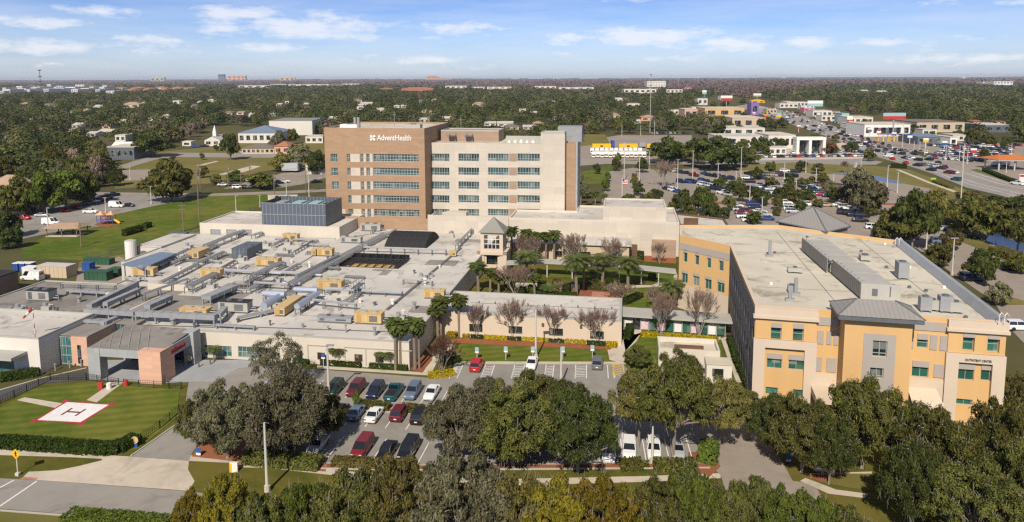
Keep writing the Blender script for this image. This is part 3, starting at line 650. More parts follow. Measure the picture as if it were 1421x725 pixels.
for a,b,c,d,nx,nzz in OB: window(tow, PB[0], PB[1], (a+82.7,b+82.7,c,d), nx, nzz, M['glass'], M['alu'], .3, .11)
for a,b,c,d in CP: cp = MB(); cp.box(a, b, 188.96, 188.997, c, d); cp.build('spandrel', M['cream'], tow)
PC = [(-54,195),(-16.3,195),(-16.3,214),(-54,214)]
tc_ = tops(195); OC, BP = [], []; zC = 26.7
for k, y in enumerate((213.3, 232.6, 252, 271, 290)):
    for x0, x1 in ((595.8,623.8),(636,665),(677,706),(717.8,749.2)): OC.append((*tc_(x0, x1, y, y+11 if k < 4 else y+10.2), 8, [.3]))
    BP.append((*tc_(706.6, 717.2, y, y+11), k))
w_ = MB(); shell(w_, PC, 0, zC, skip=(0,)); facade(w_, PC[0], PC[1], 0, zC, [(a+54,b+54,c,d) for a,b,c,d,_,_ in OC], 0, .3)
w_.build('cream_wall', [M['cream'], M['roof_white']], tow)
pp = MB(); parapet(pp, PC, zC, .35, .4, 0, 1); pp.build('coping', [M['cream'], M['brown_dark']], tow)
for a,b,c,d,nx,nzz in OC: window(tow, PC[0], PC[1], (a+54,b+54,c,d), nx, nzz, M['glass'], M['alu'], .3, .11)
for a,b,c,d,k in BP: bp = MB(); bp.box(a, b, 194.96, 194.997, c, d); bp.build('spandrel', M['brown_grey'] if k < 3 else M['brown'], tow)
b = MB(); b.box(-22.8,-16.25,194.2,199.5,0,29.8); b.build('stair_shaft', [M['cream']], tow)
b = MB(); parapet(b, [(-22.75,194.25),(-16.3,194.25),(-16.3,199.45),(-22.75,199.45)], 29.8, .5, .3); b.build('shaft_parapet', M['unit_grey'], tow)
b = MB(); b.box(-16.25,-13.6,197,210,0,26.9); b.box(-13.6,-13.0,197.4,209.5,0,27.2,m=1); b.build('brown_return', [M['brown'], M['grey_met']], tow)
b = MB(); b.box(-19,-12.2,203,209,26.9,31.2); b.build('screen_box', M['slate'] if False else M['galv'], tow)
b = MB(); b.box(-53,-36,203,212,zC,zC+3.0); b.build('penthouse', M['brown_grey'], tow)
b = MB(); parapet(b, [(-53,203),(-36,203),(-36,212),(-53,212)], zC+3, .3, .3); b.build('penthouse_coping', M['unit_grey'], tow)
b = MB(); b.box(-34,-23.4,204,204.2,zC,zC+1.7); b.build('roof_screen', M['unit_grey'], tow)
# rooftop bits
def small_unit(u, v, z, su, sv, h, m, label, fr=FH, name='roof_unit', cat='roof unit', group=None):
    t = thing(name, label, cat, fr, u, v, z, group)
    b = MB(); b.box(u-su/2,u+su/2,v-sv/2,v+sv/2,z+.25,z+h); b.build('casing', m, t)
    b = MB()
    for a in (-1,1): b.box(u+a*su*.35-.12,u+a*su*.35+.12,v-sv/2,v+sv/2,z,z+.25)
    b.build('curb', M['galv_dark'], t)
    b = MB(); b.tube([(u,v,z+h),(u,v,z+h+.18)], min(su,sv)*.33, 10); b.build('fan', M['galv_dark'], t); return t
small_unit(-77,194,zB,5,3,1.2,M['white'],'low white plant unit at the left on the brown tower roof')
small_unit(-58.5,194,zB,4.5,2.6,1.3,M['unit_grey'],'pale plant unit near the right end of the brown tower roof')
for u, nm in ((-75.2,'left'),(-74.2,'right')):
    b = MB(); b.tube([(u,193,zB),(u,193,zB+3.2)], .38, 10); setp(b.build('exhaust_stack', M['galv'], None, FH, (u,193,zB)), f'grey exhaust stack on the brown tower roof, {nm} one of the pair', 'exhaust stack')
for u, h, nm in ((-66,4.5,'on the brown tower roof above the sign'),(-47.5,4,'on the penthouse of the cream tower')):
    z = zB if u < -54 else zC+3; v = 200 if u < -54 else 205
    b = MB(); b.tube([(u,v,z),(u,v,z+h)], .07, 5); b.tube([(u-.5,v,z+h*.8),(u+.5,v,z+h*.8)], .05, 4); setp(b.build('antenna', M['galv'], None, FH, (u,v,z)), f'thin antenna mast {nm}', 'antenna')
for u, nm in ((-49.5,'left'),(-44.5,'right')):
    t = thing('roof_ladder_frame', f'steel pipe gantry against the brown penthouse wall, {nm} one', 'pipe gantry', FH, u, 202, zC)
    b = MB(); b.tube([(u-.9,202.2,zC),(u-.9,202.2,zC+2.9)],.1,5); b.tube([(u+.9,202.2,zC),(u+.9,202.2,zC+2.9)],.1,5); b.build('post', M['galv'], t)
    b = MB(); b.box(u-1.2,u+1.2,201,202.6,zC+1.6,zC+1.8); b.build('platform', M['galv_dark'], t)
for i in range(5):
    u = -32.5+1.7*i; b = MB(); b.box(u-.4,u+.4,200.2,201,zC,zC+.45+.12*(i % 3)); b.tube([(u,200.6,zC+.4),(u,200.6,zC+.8+.1*(i % 3))],.25,8); setp(b.build('vent_hood', M['white'], None, FH, (u,200.6,zC)), f'small white vent hood on the cream tower roof, {["first","second","third","fourth","fifth"][i]} from the left', 'vent', 'white vents on the cream tower roof')

# lettered sign on the tower
def text_mesh(body, size, depth, m, parent, xf, name='lettering', bold=0.0, shear=0):
    cu = bpy.data.curves.new('letters', 'FONT'); cu.body = body; cu.size = size; cu.extrude = depth/2; cu.offset = bold; cu.resolution_u = 3
    o = bpy.data.objects.new('letters', cu); COL.objects.link(o); bpy.context.view_layer.update()
    me = bpy.data.meshes.new_from_object(o.evaluated_get(bpy.context.evaluated_depsgraph_get())); bpy.data.objects.remove(o)
    me.transform(Matrix.Rotation(R(90), 4, 'X')); xs = [v.co.x for v in me.vertices]; zs = [v.co.z for v in me.vertices]
    W0, W1, h = xf; sx = (W1-W0)/(max(xs)-min(xs)); sz = h/(max(zs)-min(zs)) if h else sx
    for v in me.vertices: v.co.x = (v.co.x-min(xs))*sx+W0; v.co.z *= sz
    me.materials.clear(); me.materials.append(m); me.name = name
    return new_obj(name, me, parent)
u0, z0 = FH.pv(523.5, 194.8, 189); u1, z1 = FH.pv(570.8, 194.8, 189); ul, _ = FH.pv(514, 194, 189)
sg = thing('wall_sign', 'white lettered hospital sign with pinwheel emblem high on the brown tower', 'sign', FH, u0, 188.9, z0)
text_mesh('AdventHealth', 2, .16, M['white'], sg, (0, u1-u0, 1.55), bold=.035)
b = MB(); c = ((ul+u0-.5)/2, z0+.62)
for k in range(4):
    t = R(45+90*k); d, n = (math.cos(t), math.sin(t)), (-math.sin(t), math.cos(t))
    q = [(.16,-.10),(.95,-.42),(1.05,.10),(.62,.42),(.16,.22)]
    pts = [(c[0]+d[0]*a*.95+n[0]*e*.95, c[1]+d[1]*a*.95+n[1]*e*.95) for a, e in q]
    b.quad(*[(p[0], 188.80, p[1]) for p in pts]); b.quad(*[(p[0], 188.95, p[1]) for p in pts[::-1]])
    for i in range(5):
        p, r2 = pts[i], pts[(i+1)%5]; b.quad((p[0],188.80,p[1]),(p[0],188.95,p[1]),(r2[0],188.95,r2[1]),(r2[0],188.80,r2[1]))
b.build('emblem', M['white'], sg)

# --- podium: brown base, cream block and the wing behind the palms
pod = thing('podium_building', 'long cream windowless podium at the foot of the tower behind the palm court', 'building', FH, -20, 182)
b = MB(); b.box(-80,-51.6,183.9,188.9,0,5.8,m=0,top=1); b.box(-80,-51.6,183.6,183.897,0,7.6); b.build('brown_base', [M['brown'], M['roof']], pod)
b = MB(); b.box(-51.5,-29.8,182.4,194.9,0,6.6,m=0,top=1); b.box(-51.5,-29.8,182,182.397,0,9.0); b.box(-51.5,-51.2,182.4,190,6.603,8.4); b.build('cream_block', [M['cream'], M['roof']], pod)
ua, za = FH.pv(615,298,184); ub = FH.pv(648,294.5,184)[0]; b = MB(); b.prism([(ua,183),(ub,183),(ub,186),(ua+1.5,186)],6.6,FH.pv(640,294.5,184)[1]); b.build('roof_step', [M['cream']], pod)
P = [(-29.7,182),(13.6,182),(13.6,203),(-13,203),(-13,194),(-29.7,194)]
b = MB(); shell(b, P, 0, 8.4); b.build('wall', [M['cream'], M['roof']], pod)
b = MB(); parapet(b, P, 8.4, .45, .35); b.build('parapet', [M['cream_wall']], pod)
a0 = FH.pv(837, 289, 184)[0]; a1 = FH.pv(925, 289, 184)[0]; zt = FH.pv(860, 289, 184)[1]
b = MB(); b.box(a0,a1,184,197,8.4,zt); b.build('upper_block', [M['cream']], pod)
b = MB(); b.quad((a0,184,zt+.01),(a1,184,zt+.01),(a1,197,zt+.01),(a0,197,zt+.01)); b.build('upper_roof', M['roof'], pod)
b = MB(); parapet(b, [(a0,184),(a1,184),(a1,197),(a0,197)], zt, .4, .4); b.build('upper_parapet', M['cream'], pod)
bu0, bz = FH.pv(905,334,180.5); bu1 = FH.pv(938,345,180.5)[0]; b = MB(); b.box(bu0,bu1,180.5,181.95,0,bz); b.build('brown_screen_wall', M['brown_grey'], pod)
b = MB(); b.box(-4.5,-2.3,181.8,181.97,0,2.3); b.build('door', M['unit_grey'], pod)
annex = thing('rear_annex', 'grey roofed annex with a brown coping right of the cream podium', 'building', FH, 20, 190)
P = [(13.8,184),(26,184),(26,194),(13.8,200)]
b = MB(); shell(b, P, 0, 7.4); b.build('wall', [M['brown_grey'], M['roof']], annex)
b = MB(); parapet(b, P, 7.4, .5, .4, 0); b.build('coping', M['brown_dark'], annex)
b = MB(); b.box(15,18.6,186,186.3,7.4,9.2); b.build('sign_frame', M['brown_dark'], annex)
court = thing('court_wing', 'low cream wing with a pale hip roof and dark windows behind the palms', 'building', FH, -14, 173)
P = [(-28,173.2),(1.2,173.2),(1.2,181.4),(-28,181.4)]
O = [(FH.pv(x0,359,173.2)[0]+28, FH.pv(x1,354,173.2)[0]+28, 1.0, 2.6) for x0, x1 in ((722,733),(769,780),(806,819.5),(845,858))]
b = MB(); shell(b, P, 0, 4.4, skip=(0,)); facade(b, P[0], P[1], 0, 4.4, O); b.build('wall', [M['beige'], M['roof']], court)
for op in O: window(court, P[0], P[1], op, 3, 1, M['glass_dark'], M['brown_dark'])
b = MB(); b.hip(-28.5,1.7,172.6,181.9,4.4,5.4,22); b.build('roof', M['roof'], court)
b = MB(); b.box(1.9,3.2,173.5,177,0,4.0); b.build('bin_store', M['brown_dark'], court)

# --- low right wing
rw = thing('outpatient_wing', 'long low cream wing with a pale flat roof behind the row of bare trees', 'building', FH, -15, 116)
RV, RZ = 118.4, 4.15
P = [(-32.1,119.5),(-28,119.5),(-28,RV),(-.2,RV),(-.2,131.4),(-32.1,131.4)]
O = []
for x0,x1,y0,y1 in ((651.5,670,449,461),(706,725,452,463.5),(762,781.5,455,466.5),(819,838,459,471)):
    a, zt = FH.pv(x0,y0,RV+.22); c, zb = FH.pv(x1,y1,RV+.22); O.append((a+28,c+28,zb,zt))
b = MB(); shell(b, P, 0, RZ, skip=(2,)); facade(b, P[2], P[3], 0, RZ, O); b.build('wall', [M['cream_o'], M['roof']], rw)
for op in O: window(rw, P[2], P[3], op, 2, 1, M['glass_dark'], M['brown_dark'])
b = MB(); parapet(b, P, RZ, .2, .4); b.build('parapet', M['unit_grey'], rw)
b = MB(); b.quad((-27.5,125,RZ+.03),(-.8,125,RZ+.03),(-.8,125.15,RZ+.03),(-27.5,125.15,RZ+.03)); 
for i in range(9): b.tube([(-26+3*i,125.1,RZ),(-26+3*i,125.1,RZ+.4)],.12,6)
b.build('roof_drain', M['galv_dark'], rw)
b = MB()
for u in (-20,-13.5,-7): b.box(u-.2,u+.2,RV-.4,RV-.02,3.0,3.35)
b.build('wall_lamp', M['brown_dark'], rw)
# --- glazed link with painted panels
lk = thing('glazed_link', 'glazed walkway with flower printed panels joining the low wing to the orange building', 'walkway', FH, 7, 116)
KA, KB = FH.g(866,457,0), FH.g(1006,467.5,0)
b = MB(); b.prism([(KA[0]-.8,KA[1]-.9),(KB[0]+1.2,KB[1]-.9),(KB[0]+1.2,KB[1]+3.6),(KA[0]-.8,KA[1]+3.6)],2.6,3.0); b.build('roof', M['unit_grey'], lk)
def lv(u): return KA[1]+(u-KA[0])/(KB[0]-KA[0])*(KB[1]-KA[1])
for i in range(13):
    u = KA[0]+(KB[0]-KA[0])*i/12; b = MB(); b.box(u-.07,u+.07,lv(u)-.05,lv(u)+.1,0,2.6); b.build('post', M['alu'], lk)
kinds = 'wdfgfggwgfgwg'
for i, k in enumerate('wdfgfgwgfgwg'):
    st_ = (KB[0]-KA[0])/12; u = KA[0]+st_*i+.1; b = MB(); b.box(u,u+st_-.2,lv(u)+.12,lv(u)+.18,.15 if k != 'd' else 0,2.55)
    b.build({'w':'panel','f':'flower_panel','g':'pane','d':'door'}[k], {'w':M['white'],'f':M['lily'],'g':M['glass_green'],'d':M['glass_dark']}[k], lk)
# --- curved covered walkway in the court
cw = thing('covered_walkway', 'long curved covered walkway with a flat grey roof crossing the palm court', 'walkway', FH, -10, 155)
pts = [FH.g(x, y, 3.2) for x, y in ((703,366),(760,364),(830,368),(890,373),(938,378))]
b = MB()
for i in range(4):
    (a, c), (e, g) = pts[i], pts[i+1]; q = [(a,c-1.6),(e,g-1.6),(e,g+1.6),(a,c+1.6)]; b.prism(q, 3.2, 3.55)
b.build('roof', M['unit_grey'], cw)
for i in range(9):
    t = i/8*3.999; k = int(t); t -= k; u = pts[k][0]+(pts[k+1][0]-pts[k][0])*t; v = pts[k][1]+(pts[k+1][1]-pts[k][1])*t-1.2
    b = MB(); b.tube([(u,v,0),(u,v,3.2)],.14,6); b.build('post', M['pole'], cw)
# --- square clock-tower-like lantern
ct = thing('lantern_tower', 'square cream entrance tower with a grey pyramid roof above the palm court', 'tower', FH, -29.5, 161)
u0, u1, v0, v1 = -32.6, -27.4, 159.2, 164.4
for n_, (a, c, d, e) in enumerate(((u0,u0+.8,v0,v0+.8),(u1-.8,u1,v0,v0+.8),(u0,u0+.8,v1-.8,v1),(u1-.8,u1,v1-.8,v1))):
    b = MB(); b.box(a,c,d,e,0,9.8); b.build('corner_pier', M['cream_o'], ct)
b = MB(); b.box(u0-.9,u0-.01,v0-.3,v1,0,5.3); b.box(u1+.01,u1+.9,v0-.3,v1,0,5.3); b.box(u0-.9,u1+.9,v0-.3,v0-.01,4.6,5.3)
b.build('shoulder', M['cream_o'], ct); b = MB()
for z in (5.2, 9.2): b.box(u0+.8,u1-.8,v0,v0+.6,z,z+.7); b.box(u0,u0+.6,v0+.8,v1-.8,z,z+.7); b.box(u1-.6,u1,v0+.8,v1-.8,z,z+.7); b.box(u0+.8,u1-.8,v1-.6,v1,z,z+.7)
b.build('beam', M['cream_o'], ct)
b = MB()
for i in range(1,4): x = u0+.8+(u1-u0-1.6)*i/4; b.box(x-.06,x+.06,v0+.2,v0+.32,5.9,9.2)
for z in (7.0, 8.1): b.box(u0+.8,u1-.8,v0+.18,v0+.34,z,z+.12)
b.build('grille', M['white'], ct)
b = MB(); b.box(u0+.8,u1-.8,v0+.3,v0+.6,0,2.2); b.box(u0+.8,u0+1.3,v0+.3,v0+.6,2.2,5.2); b.box(u1-1.3,u1-.8,v0+.3,v0+.6,2.2,5.2); b.build('lower_wall', M['cream_o'], ct)
b = MB(); b.box(u0+.8,u1-.8,v0+1.2,v0+1.4,2.0,5.2); b.build('dark_glazing', M['glass_dark'], ct)
b = MB(); b.box(u0+.8,u1-.8,v0+1.6,v1-.6,.1,2.4); b.build('lobby', M['cream_o'], ct)
b = MB(); b.hip(u0-.5,u1+.5,v0-.5,v1+.5,9.8,13.0); b.build('roof', M['seam_green'], ct)

# --- emergency canopy
er = thing('emergency_canopy', 'large emergency entrance canopy with grey and pink piers and a diagonal ribbed roof', 'canopy', FH, -73, 96)
u0,u1,v0,v1 = -79.4,-67.3,92.9,102.0; zt = 4.95
b = MB(); b.box(u0,u0+2.0,v0,v0+1.6,0,zt); b.build('grey_pier', M['grey_met'], er)
b = MB(); b.box(-70.9,u1,v0-.1,v0+3.2,0,zt+.05); b.build('pink_pier', M['pink'], er)
b = MB(); b.box(u1-1.3,u1+.5,v1-1.7,v1+.2,0,zt+.4); b.build('grey_pier', M['grey_met'], er)
b = MB(); b.box(u0,u0+1.4,v1-1.5,v1,0,zt-.2); b.build('grey_pier', M['grey_met'], er)
b = MB(); b.box(u0+2.0,-70.9,v0+.1,v0+.7,zt-1.25,zt-.02); b.build('front_beam', M['grey_met'], er)
b = MB(); b.box(u1-.6,u1-.05,v0+3.1,v1-1.7,zt-1.7,zt-.02); b.build('side_beam', M['grey_met'], er)
b = MB(); b.box(u0+.02,u0+.55,v0+1.6,v1-1.5,zt-1.4,zt-.02); b.build('side_beam', M['grey_met'], er)
b = MB(); b.quad((u0+.1,v0+.2,zt+.0),(u1-.2,v0+.2,zt+.0),(u1-.3,v1-.2,zt+.35),(u0+.1,v1-.2,zt+.6)); b.quad((u0+.1,v1-.2,zt-.3),(u1-.2,v1-.2,zt-.3),(u1-.2,v0+.2,zt-.3),(u0+.1,v0+.2,zt-.3)); b.build('roof', M['roof_old'], er)
b = MB()
for i in range(7):
    t = i/7; p = (u0+.3+t*11, v0+.35, zt+.03); q = (u0+.3+t*11-5.5, v1-.3, zt+.62-.02*i)
    if q[0] < u0+.2: f_ = (p[0]-u0-.2)/5.5; q = (u0+.2, v0+.35+(v1-v0-.65)*f_, zt+.03+.57*f_)
    b.tube([p, q], .05, 4)
b.build('roof_rib', M['unit_grey'], er)
b = MB(); b.box(u0+.6,u1-1.5,v1+.0,v1+.2,0,3.2); b.build('entrance_glazing', M['glass_dark'], er)
es = thing('emergency_sign', 'red illuminated EMERGENCY lettering on the right side beam of the canopy', 'sign', FH, u1+.02, 95.4, zt-1.25)
es.rotation_euler = (0, 0, FH.a+R(90)); text_mesh('EMERGENCY', 1, .14, M['red'], es, (0, 3.6, .72), bold=.03)
# front-left white block, turret and glass corner
wb = thing('white_block', 'plain white walled block with a flat canopy at the left edge beside the drive', 'building', FH, -100, 94)
P = [(-122,93.6),(-88.2,93.6),(-88.2,105.6),(-122,105.6)]
b = MB(); shell(b, P, 0, 5.5, m=0, roof=1); b.build('wall', [M['white_wall'], M['roof']], wb)
b = MB(); parapet(b, P, 5.5, .25, .3); b.build('parapet', M['unit_grey'], wb)
b = MB(); b.box(-110,-90.3,90.6,93.55,3.1,3.55); b.build('entrance_canopy', M['unit_grey'], wb)
b = MB(); b.box(-95.4,-92.9,93.45,93.58,0.1,2.6); b.build('door', M['glass_teal'], wb)
b = MB(); b.box(-105,-95.6,93.48,93.58,.1,2.9); b.build('stone_facing', M['pink'], wb)
tu = thing('brick_turret', 'pink panelled turret with glazed sides beside the curved emergency drive', 'building', FH, -85.5, 98)
b = MB(); b.box(-86.0,-83.2,97.4,105.6,0,4.7); b.build('wall', M['pink'], tu)
b = MB(); b.box(-88.1,-86.02,97.6,105.4,0,4.5); b.build('curtain_glazing', M['glass_teal'], tu)
b = MB()
for z in (0.1,1.5,3.0,4.5): b.box(-88.1,-86.04,97.5,97.57,z,z+.12)
for u in (-87.95,-87.0,-86.1): b.box(u,u+.1,97.48,97.56,0,4.6)
b.build('mullion', M['alu'], tu)
b = MB(); b.box(-84.9,-84.3,97.32,97.38,.4,3.4); b.build('slot_window', M['glass_dark'], tu)
b = MB(); b.box(-87.95,-83.1,97.6,105.7,4.73,4.85); b.build('roof', M['roof_old'], tu)
gc = thing('glass_corner', 'dark teal glazed corner lobby behind the emergency canopy', 'building', FH, -81, 101)
b = MB(); b.box(-83.1,-79.5,104.2,106.1,0,4.6); b.build('glazing', M['glass_teal'], gc)
b = MB()
for z in (0,2.0,3.4,4.48): b.box(-83.1,-79.5,104.1,104.17,z,z+.12)
for i in range(6): u = -83.1+.7*i; b.box(u,u+.1,104.08,104.16,0,4.6)
b.build('mullion', M['alu'], gc)
b = MB(); b.box(-83.3,-79.3,103.9,106.15,4.62,4.85); b.build('roof', M['roof_old'], gc)

# ------------------------------------------------------------------ orange outpatient building, grid FO (front edge v=0)
op_ = thing('outpatient_building', 'three storey orange and cream outpatient building with a white flat roof and green windows', 'building', FO, 15, 0)
zr = 14.0
def og(x, y): return FO.g(x, y, zr)
A, B_, C_, D_, E_, F_, G_, H_ = (0,0), (og(1398,455)[0],0), og(1249,338), og(1147,325), og(1080,316), og(943,316), og(943,330), og(1013,345)
POLY = [A, B_, C_, D_, E_, F_, G_, H_]
fz = lambda y, v=0, x=1225: FO.pv(x, y, v)[1]
fu = lambda x, v=0, y=480: FO.pv(x, y, v)[0]
U = fu
bayL, rec1, pavL, pavR, rec2 = U(1131), U(1171), U(1171,-3), U(1265,-3), U(1314)
zs3 = (fz(471,x=1075), fz(453,x=1075))   # third-floor window band
def opn(x0,x1,y0,y1,v=.25): a, zt = FO.pv(x0,y0,v); c, zb = FO.pv(x1,y1,v); return (a, c, zb, zt)
front = [opn(1069.5,1083,454,472.5), opn(1100,1113.5,455.5,474), opn(1064,1084.5,496.5,511.5), opn(1094,1115,498.5,513.5), opn(1062,1079,536,548),
         opn(1272,1286,470,482.5), opn(1265,1287,507.5,523.5), opn(1334.5,1349,467.5,486), opn(1368.5,1383.5,470,488), opn(1327.5,1350,511,527.5), opn(1360.5,1384.5,512.5,529), opn(1325,1348,552,562)]
for sgn in (0,1): front.append((B_[0]-8.6+4.0*sgn, B_[0]-6.6+4.0*sgn, 1.0, 2.6))
front[-1] = (5.2, 6.9, front[4][2], front[4][3]); front.pop(-2)
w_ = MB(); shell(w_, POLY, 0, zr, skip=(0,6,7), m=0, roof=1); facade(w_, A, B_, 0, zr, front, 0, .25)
# diagonal wing wall G->H and the flank H->A, its shade deepened in the wall colour
GL = (Vector(H_)-Vector(G_)).length
diag = []
for (a, c) in ((.09,.17),(.33,.41),(.57,.65),(.80,.89)): diag.append((a*GL, c*GL, 9.4, 11.3)); 
for (a, c) in ((.06,.19),(.30,.43),(.54,.67),(.78,.92)): diag.append((a*GL, c*GL, 5.3, 7.2))
facade(w_, G_, H_, 0, zr, diag, 0, .25)
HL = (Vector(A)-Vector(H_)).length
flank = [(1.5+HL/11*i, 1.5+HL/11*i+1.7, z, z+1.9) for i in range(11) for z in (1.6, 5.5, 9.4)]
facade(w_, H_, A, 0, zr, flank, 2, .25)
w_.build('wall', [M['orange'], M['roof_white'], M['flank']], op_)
for q in front: window(op_, A, B_, q, 2 if (q[1]-q[0]) > 1.8 else 1, [.62] if q[2] > 8 else 1, M['glass_green'], M['unit_grey'], .25, .055)
for q in diag: window(op_, G_, H_, q, 2 if q[2] < 8 else 1, 1, M['glass_green'], M['unit_grey'], .25, .08)
for q in flank: window(op_, H_, A, q, 1, 1, M['glass_dark'], M['unit_grey'], .25, .08)
pp = MB(); parapet(pp, POLY, zr, .55, .45, 0, 1); pp.build('parapet', [M['orange'], M['cream_o']], op_)
dg = MB(); facade(dg, G_, H_, 0, 5.0, [], 0); D1 = (Vector(H_)-Vector(G_)).normalized(); N1 = Vector((D1.y,-D1.x))*.06
dg.v = [(a+N1.x, c+N1.y, z) for a, c, z in dg.v]; dg.build('cream_base', M['cream_o'], op_)
dg = MB(); facade(dg, G_, H_, 11.7, 13.0, [], 0); dg.v = [(a+N1.x, c+N1.y, z) for a, c, z in dg.v]; dg.build('grey_band', M['grey_panel'], op_)
for q in diag:
    dg = MB(); facade(dg, G_, H_, q[3]+.02, q[3]+(.38 if q[2] < 8 else .36), [], 0); L_ = (Vector(H_)-Vector(G_)).length; P0 = Vector(G_)+D1*q[0]+N1; P1 = Vector(G_)+D1*q[1]+N1
    dg = MB(); dg.quad((*P0, q[3]+.02), (*P1, q[3]+.02), (*P1, q[3]+.55), (*P0, q[3]+.55)); dg.build('window_head', M['grey_panel'], op_)
# right flank: broad grey metal coping
pr = MB(); d = Vector(C_)-Vector(B_); n = Vector((d.y,-d.x)).normalized(); b0, c0 = Vector(B_), Vector(C_)
pr.quad((*(b0-n*1.3),zr+.05),(*(b0-n*.5),zr+.95),(*(c0-n*.5),zr+.95),(*(c0-n*1.3),zr+.05)); pr.quad((*(b0-n*.5),zr+.95),(*(b0+n*.15),zr+.9),(*(c0+n*.15),zr+.9),(*(c0-n*.5),zr+.95))
pr.quad((*(b0+n*.15),zr+.9),(*(b0+n*.15),zr-.3),(*(c0+n*.15),zr-.3),(*(c0+n*.15),zr+.9)); pr.quad((*(b0-n*1.3),zr+.05),(*(b0+n*.15),zr-.3),(*(b0+n*.15),zr+.9),(*(b0-n*.5),zr+.95))
pr.build('metal_coping', M['galv'], op_)
def slab(name, u0, u1, z0, z1, m, v0=-.12, v1=-.003):
    b = MB(); b.box(u0, u1, v0, v1, z0, z1); return b.build(name, m, op_)
def framed(u0, u1, z0, z1, holes, m, name, v=-.30, t=.297):
    """projecting facing with real openings"""
    b = MB(); facade(b, (u0, v), (u1, v), z0, z1, [(h[0]-u0-.02, h[1]-u0+.02, h[2]-.02, h[3]+(.14 if v > -.4 else 0)) for h in holes], 0, t)
    b.quad((u0,v,z1),(u1,v,z1),(u1,v+t,z1),(u0,v+t,z1)); b.quad((u0,v+t,z0),(u0,v,z0),(u0,v,z1),(u0,v+t,z1)); b.quad((u1,v,z0),(u1,v+t,z0),(u1,v+t,z1),(u1,v,z1)); b.build(name, m, op_)
zmid_r = fz(491.5,x=1360)
def bay(u0, u1, top_holes, holes):
    framed(u0, u1, zmid_r+.05, zr-1.1, top_holes, M['orange'], 'orange_facing')
    inner = [(u0+1.35, u1-1.35, .4, fz(504.5,-.5,1350))]
    framed(u0-.15, u1+.15, 0, zmid_r, inner, M['cream_o'], 'cream_frame', v=-.5, t=.497)
    b = MB(); b.box(u0-.3,u1+.3,-.7,.1,zr-.95,zr-.55); b.box(u0-.15,u1+.15,-.6,.1,zr-.55,zr+.5); b.build('cornice', M['cream_o'], op_)
bay(.05, bayL, [front[0], front[1]], []); bay(rec2, B_[0]+.1, [front[7], front[8]], [])
for q in (front[0],front[1],front[7],front[8]): slab('window_head', q[0]-.03, q[1]+.03, q[3]+.15, q[3]+.8, M['grey_panel'], -.36, -.302)
for q in (front[2],front[3],front[9],front[10]): slab('window_head', q[0]-.02, q[1]+.02, q[3]+.04, q[3]+.75, M['grey_panel'], -.1)
# recessed bays
ra, rb_ = bayL+.15, pavL-.1
slab('grey_band', ra, rb_, fz(452,x=1150), fz(441,x=1150), M['grey_panel'])
for a, c in ((.02,.32),(.47,.7),(.8,1)): slab('grey_panel', ra+(rb_-ra)*a, ra+(rb_-ra)*c, fz(478,x=1150), fz(460,x=1150), M['grey_panel'])
for a, c in ((.0,.3),(.52,.98)): slab('grey_panel', ra+(rb_-ra)*a, ra+(rb_-ra)*c, fz(516,x=1150), fz(497,x=1150), M['grey_panel'])
slab('cream_base', ra, rb_, 0, fz(518,x=1150), M['cream_o'], -.3)
ra, rb_ = pavR+.1, rec2-.2
slab('grey_band', ra, rb_, fz(459,x=1290), fz(447,x=1290), M['grey_panel'])
for x0, x1 in ((1262,1267),(1290,1300),(1304,1314)): slab('grey_panel', U(x0), U(x1), fz(485,x=1290), fz(465,x=1290), M['grey_panel'])
slab('grey_panel', U(1298), U(1312), fz(523,x=1290), fz(505,x=1290), M['grey_panel']); slab('window_head', front[5][0], front[5][1], front[5][3]+.01, front[5][3]+.75, M['grey_panel']); slab('window_head', front[6][0], front[6][1], front[6][3]+.01, front[6][3]+.8, M['grey_panel'])
slab('cream_base', ra, rb_, 0, fz(526,x=1290), M['cream_o'], -.3)
# entrance pavilion
v_ = -3.0; zp = fz(441, v_, 1215)
gp = (U(1198,v_), U(1243,v_)); wn = [opn(1210.5,1229.5,471.5,495.5,v_+.25), (U(1209,v_), U(1228,v_), fz(526,v_,1220), fz(511,v_,1220)), (U(1209,v_), U(1228,v_), 1.0, 3.2)]
b = MB(); facade(b, (pavL,v_), (pavR,v_), 0, zp, [(q[0]-pavL,q[1]-pavL,q[2],q[3]) for q in wn], 0, .25)
b.quad((pavL,0,0),(pavL,v_,0),(pavL,v_,zp),(pavL,0,zp)); b.quad((pavR,v_,0),(pavR,0,0),(pavR,0,zp),(pavR,v_,zp)); b.quad((pavL,0,zr),(pavL,0,zp),(pavR,0,zp),(pavR,0,zr)) if zp > zr else None
b.quad((pavL,1.4,zr),(pavL,0,zr),(pavL,0,zp),(pavL,1.4,zp)); b.quad((pavR,0,zr),(pavR,1.4,zr),(pavR,1.4,zp),(pavR,0,zp)); b.quad((pavR,1.4,zr),(pavL,1.4,zr),(pavL,1.4,zp),(pavR,1.4,zp)); b.build('pavilion_wall', M['orange'], op_)
for q in wn: window(op_, (pavL,v_), (pavR,v_), (q[0]-pavL,q[1]-pavL,q[2],q[3]), 2, [.22], M['glass_dark'], M['alu'], .25, .1)
b = MB(); facade(b, (gp[0],v_-.05), (gp[1],v_-.05), .5, fz(464,v_,1220), [(q[0]-gp[0],q[1]-gp[0],q[2],q[3]) for q in wn], 0, .047); b.build('pavilion_grey_panel', M['grey_panel'], op_)
b = MB(); b.hip(pavL-1.1,pavR+1.1,v_-1.1,1.6,zp+.35,FO.pv(1215,416,-1.2)[1],4.5); b.build('pavilion_roof', M['seam'], op_)
b = MB(); b.box(pavL-1.0,pavR+1.0,v_-1.0,1.5,zp-.25,zp+.33); b.build('pavilion_eave', M['galv_dark'], op_)
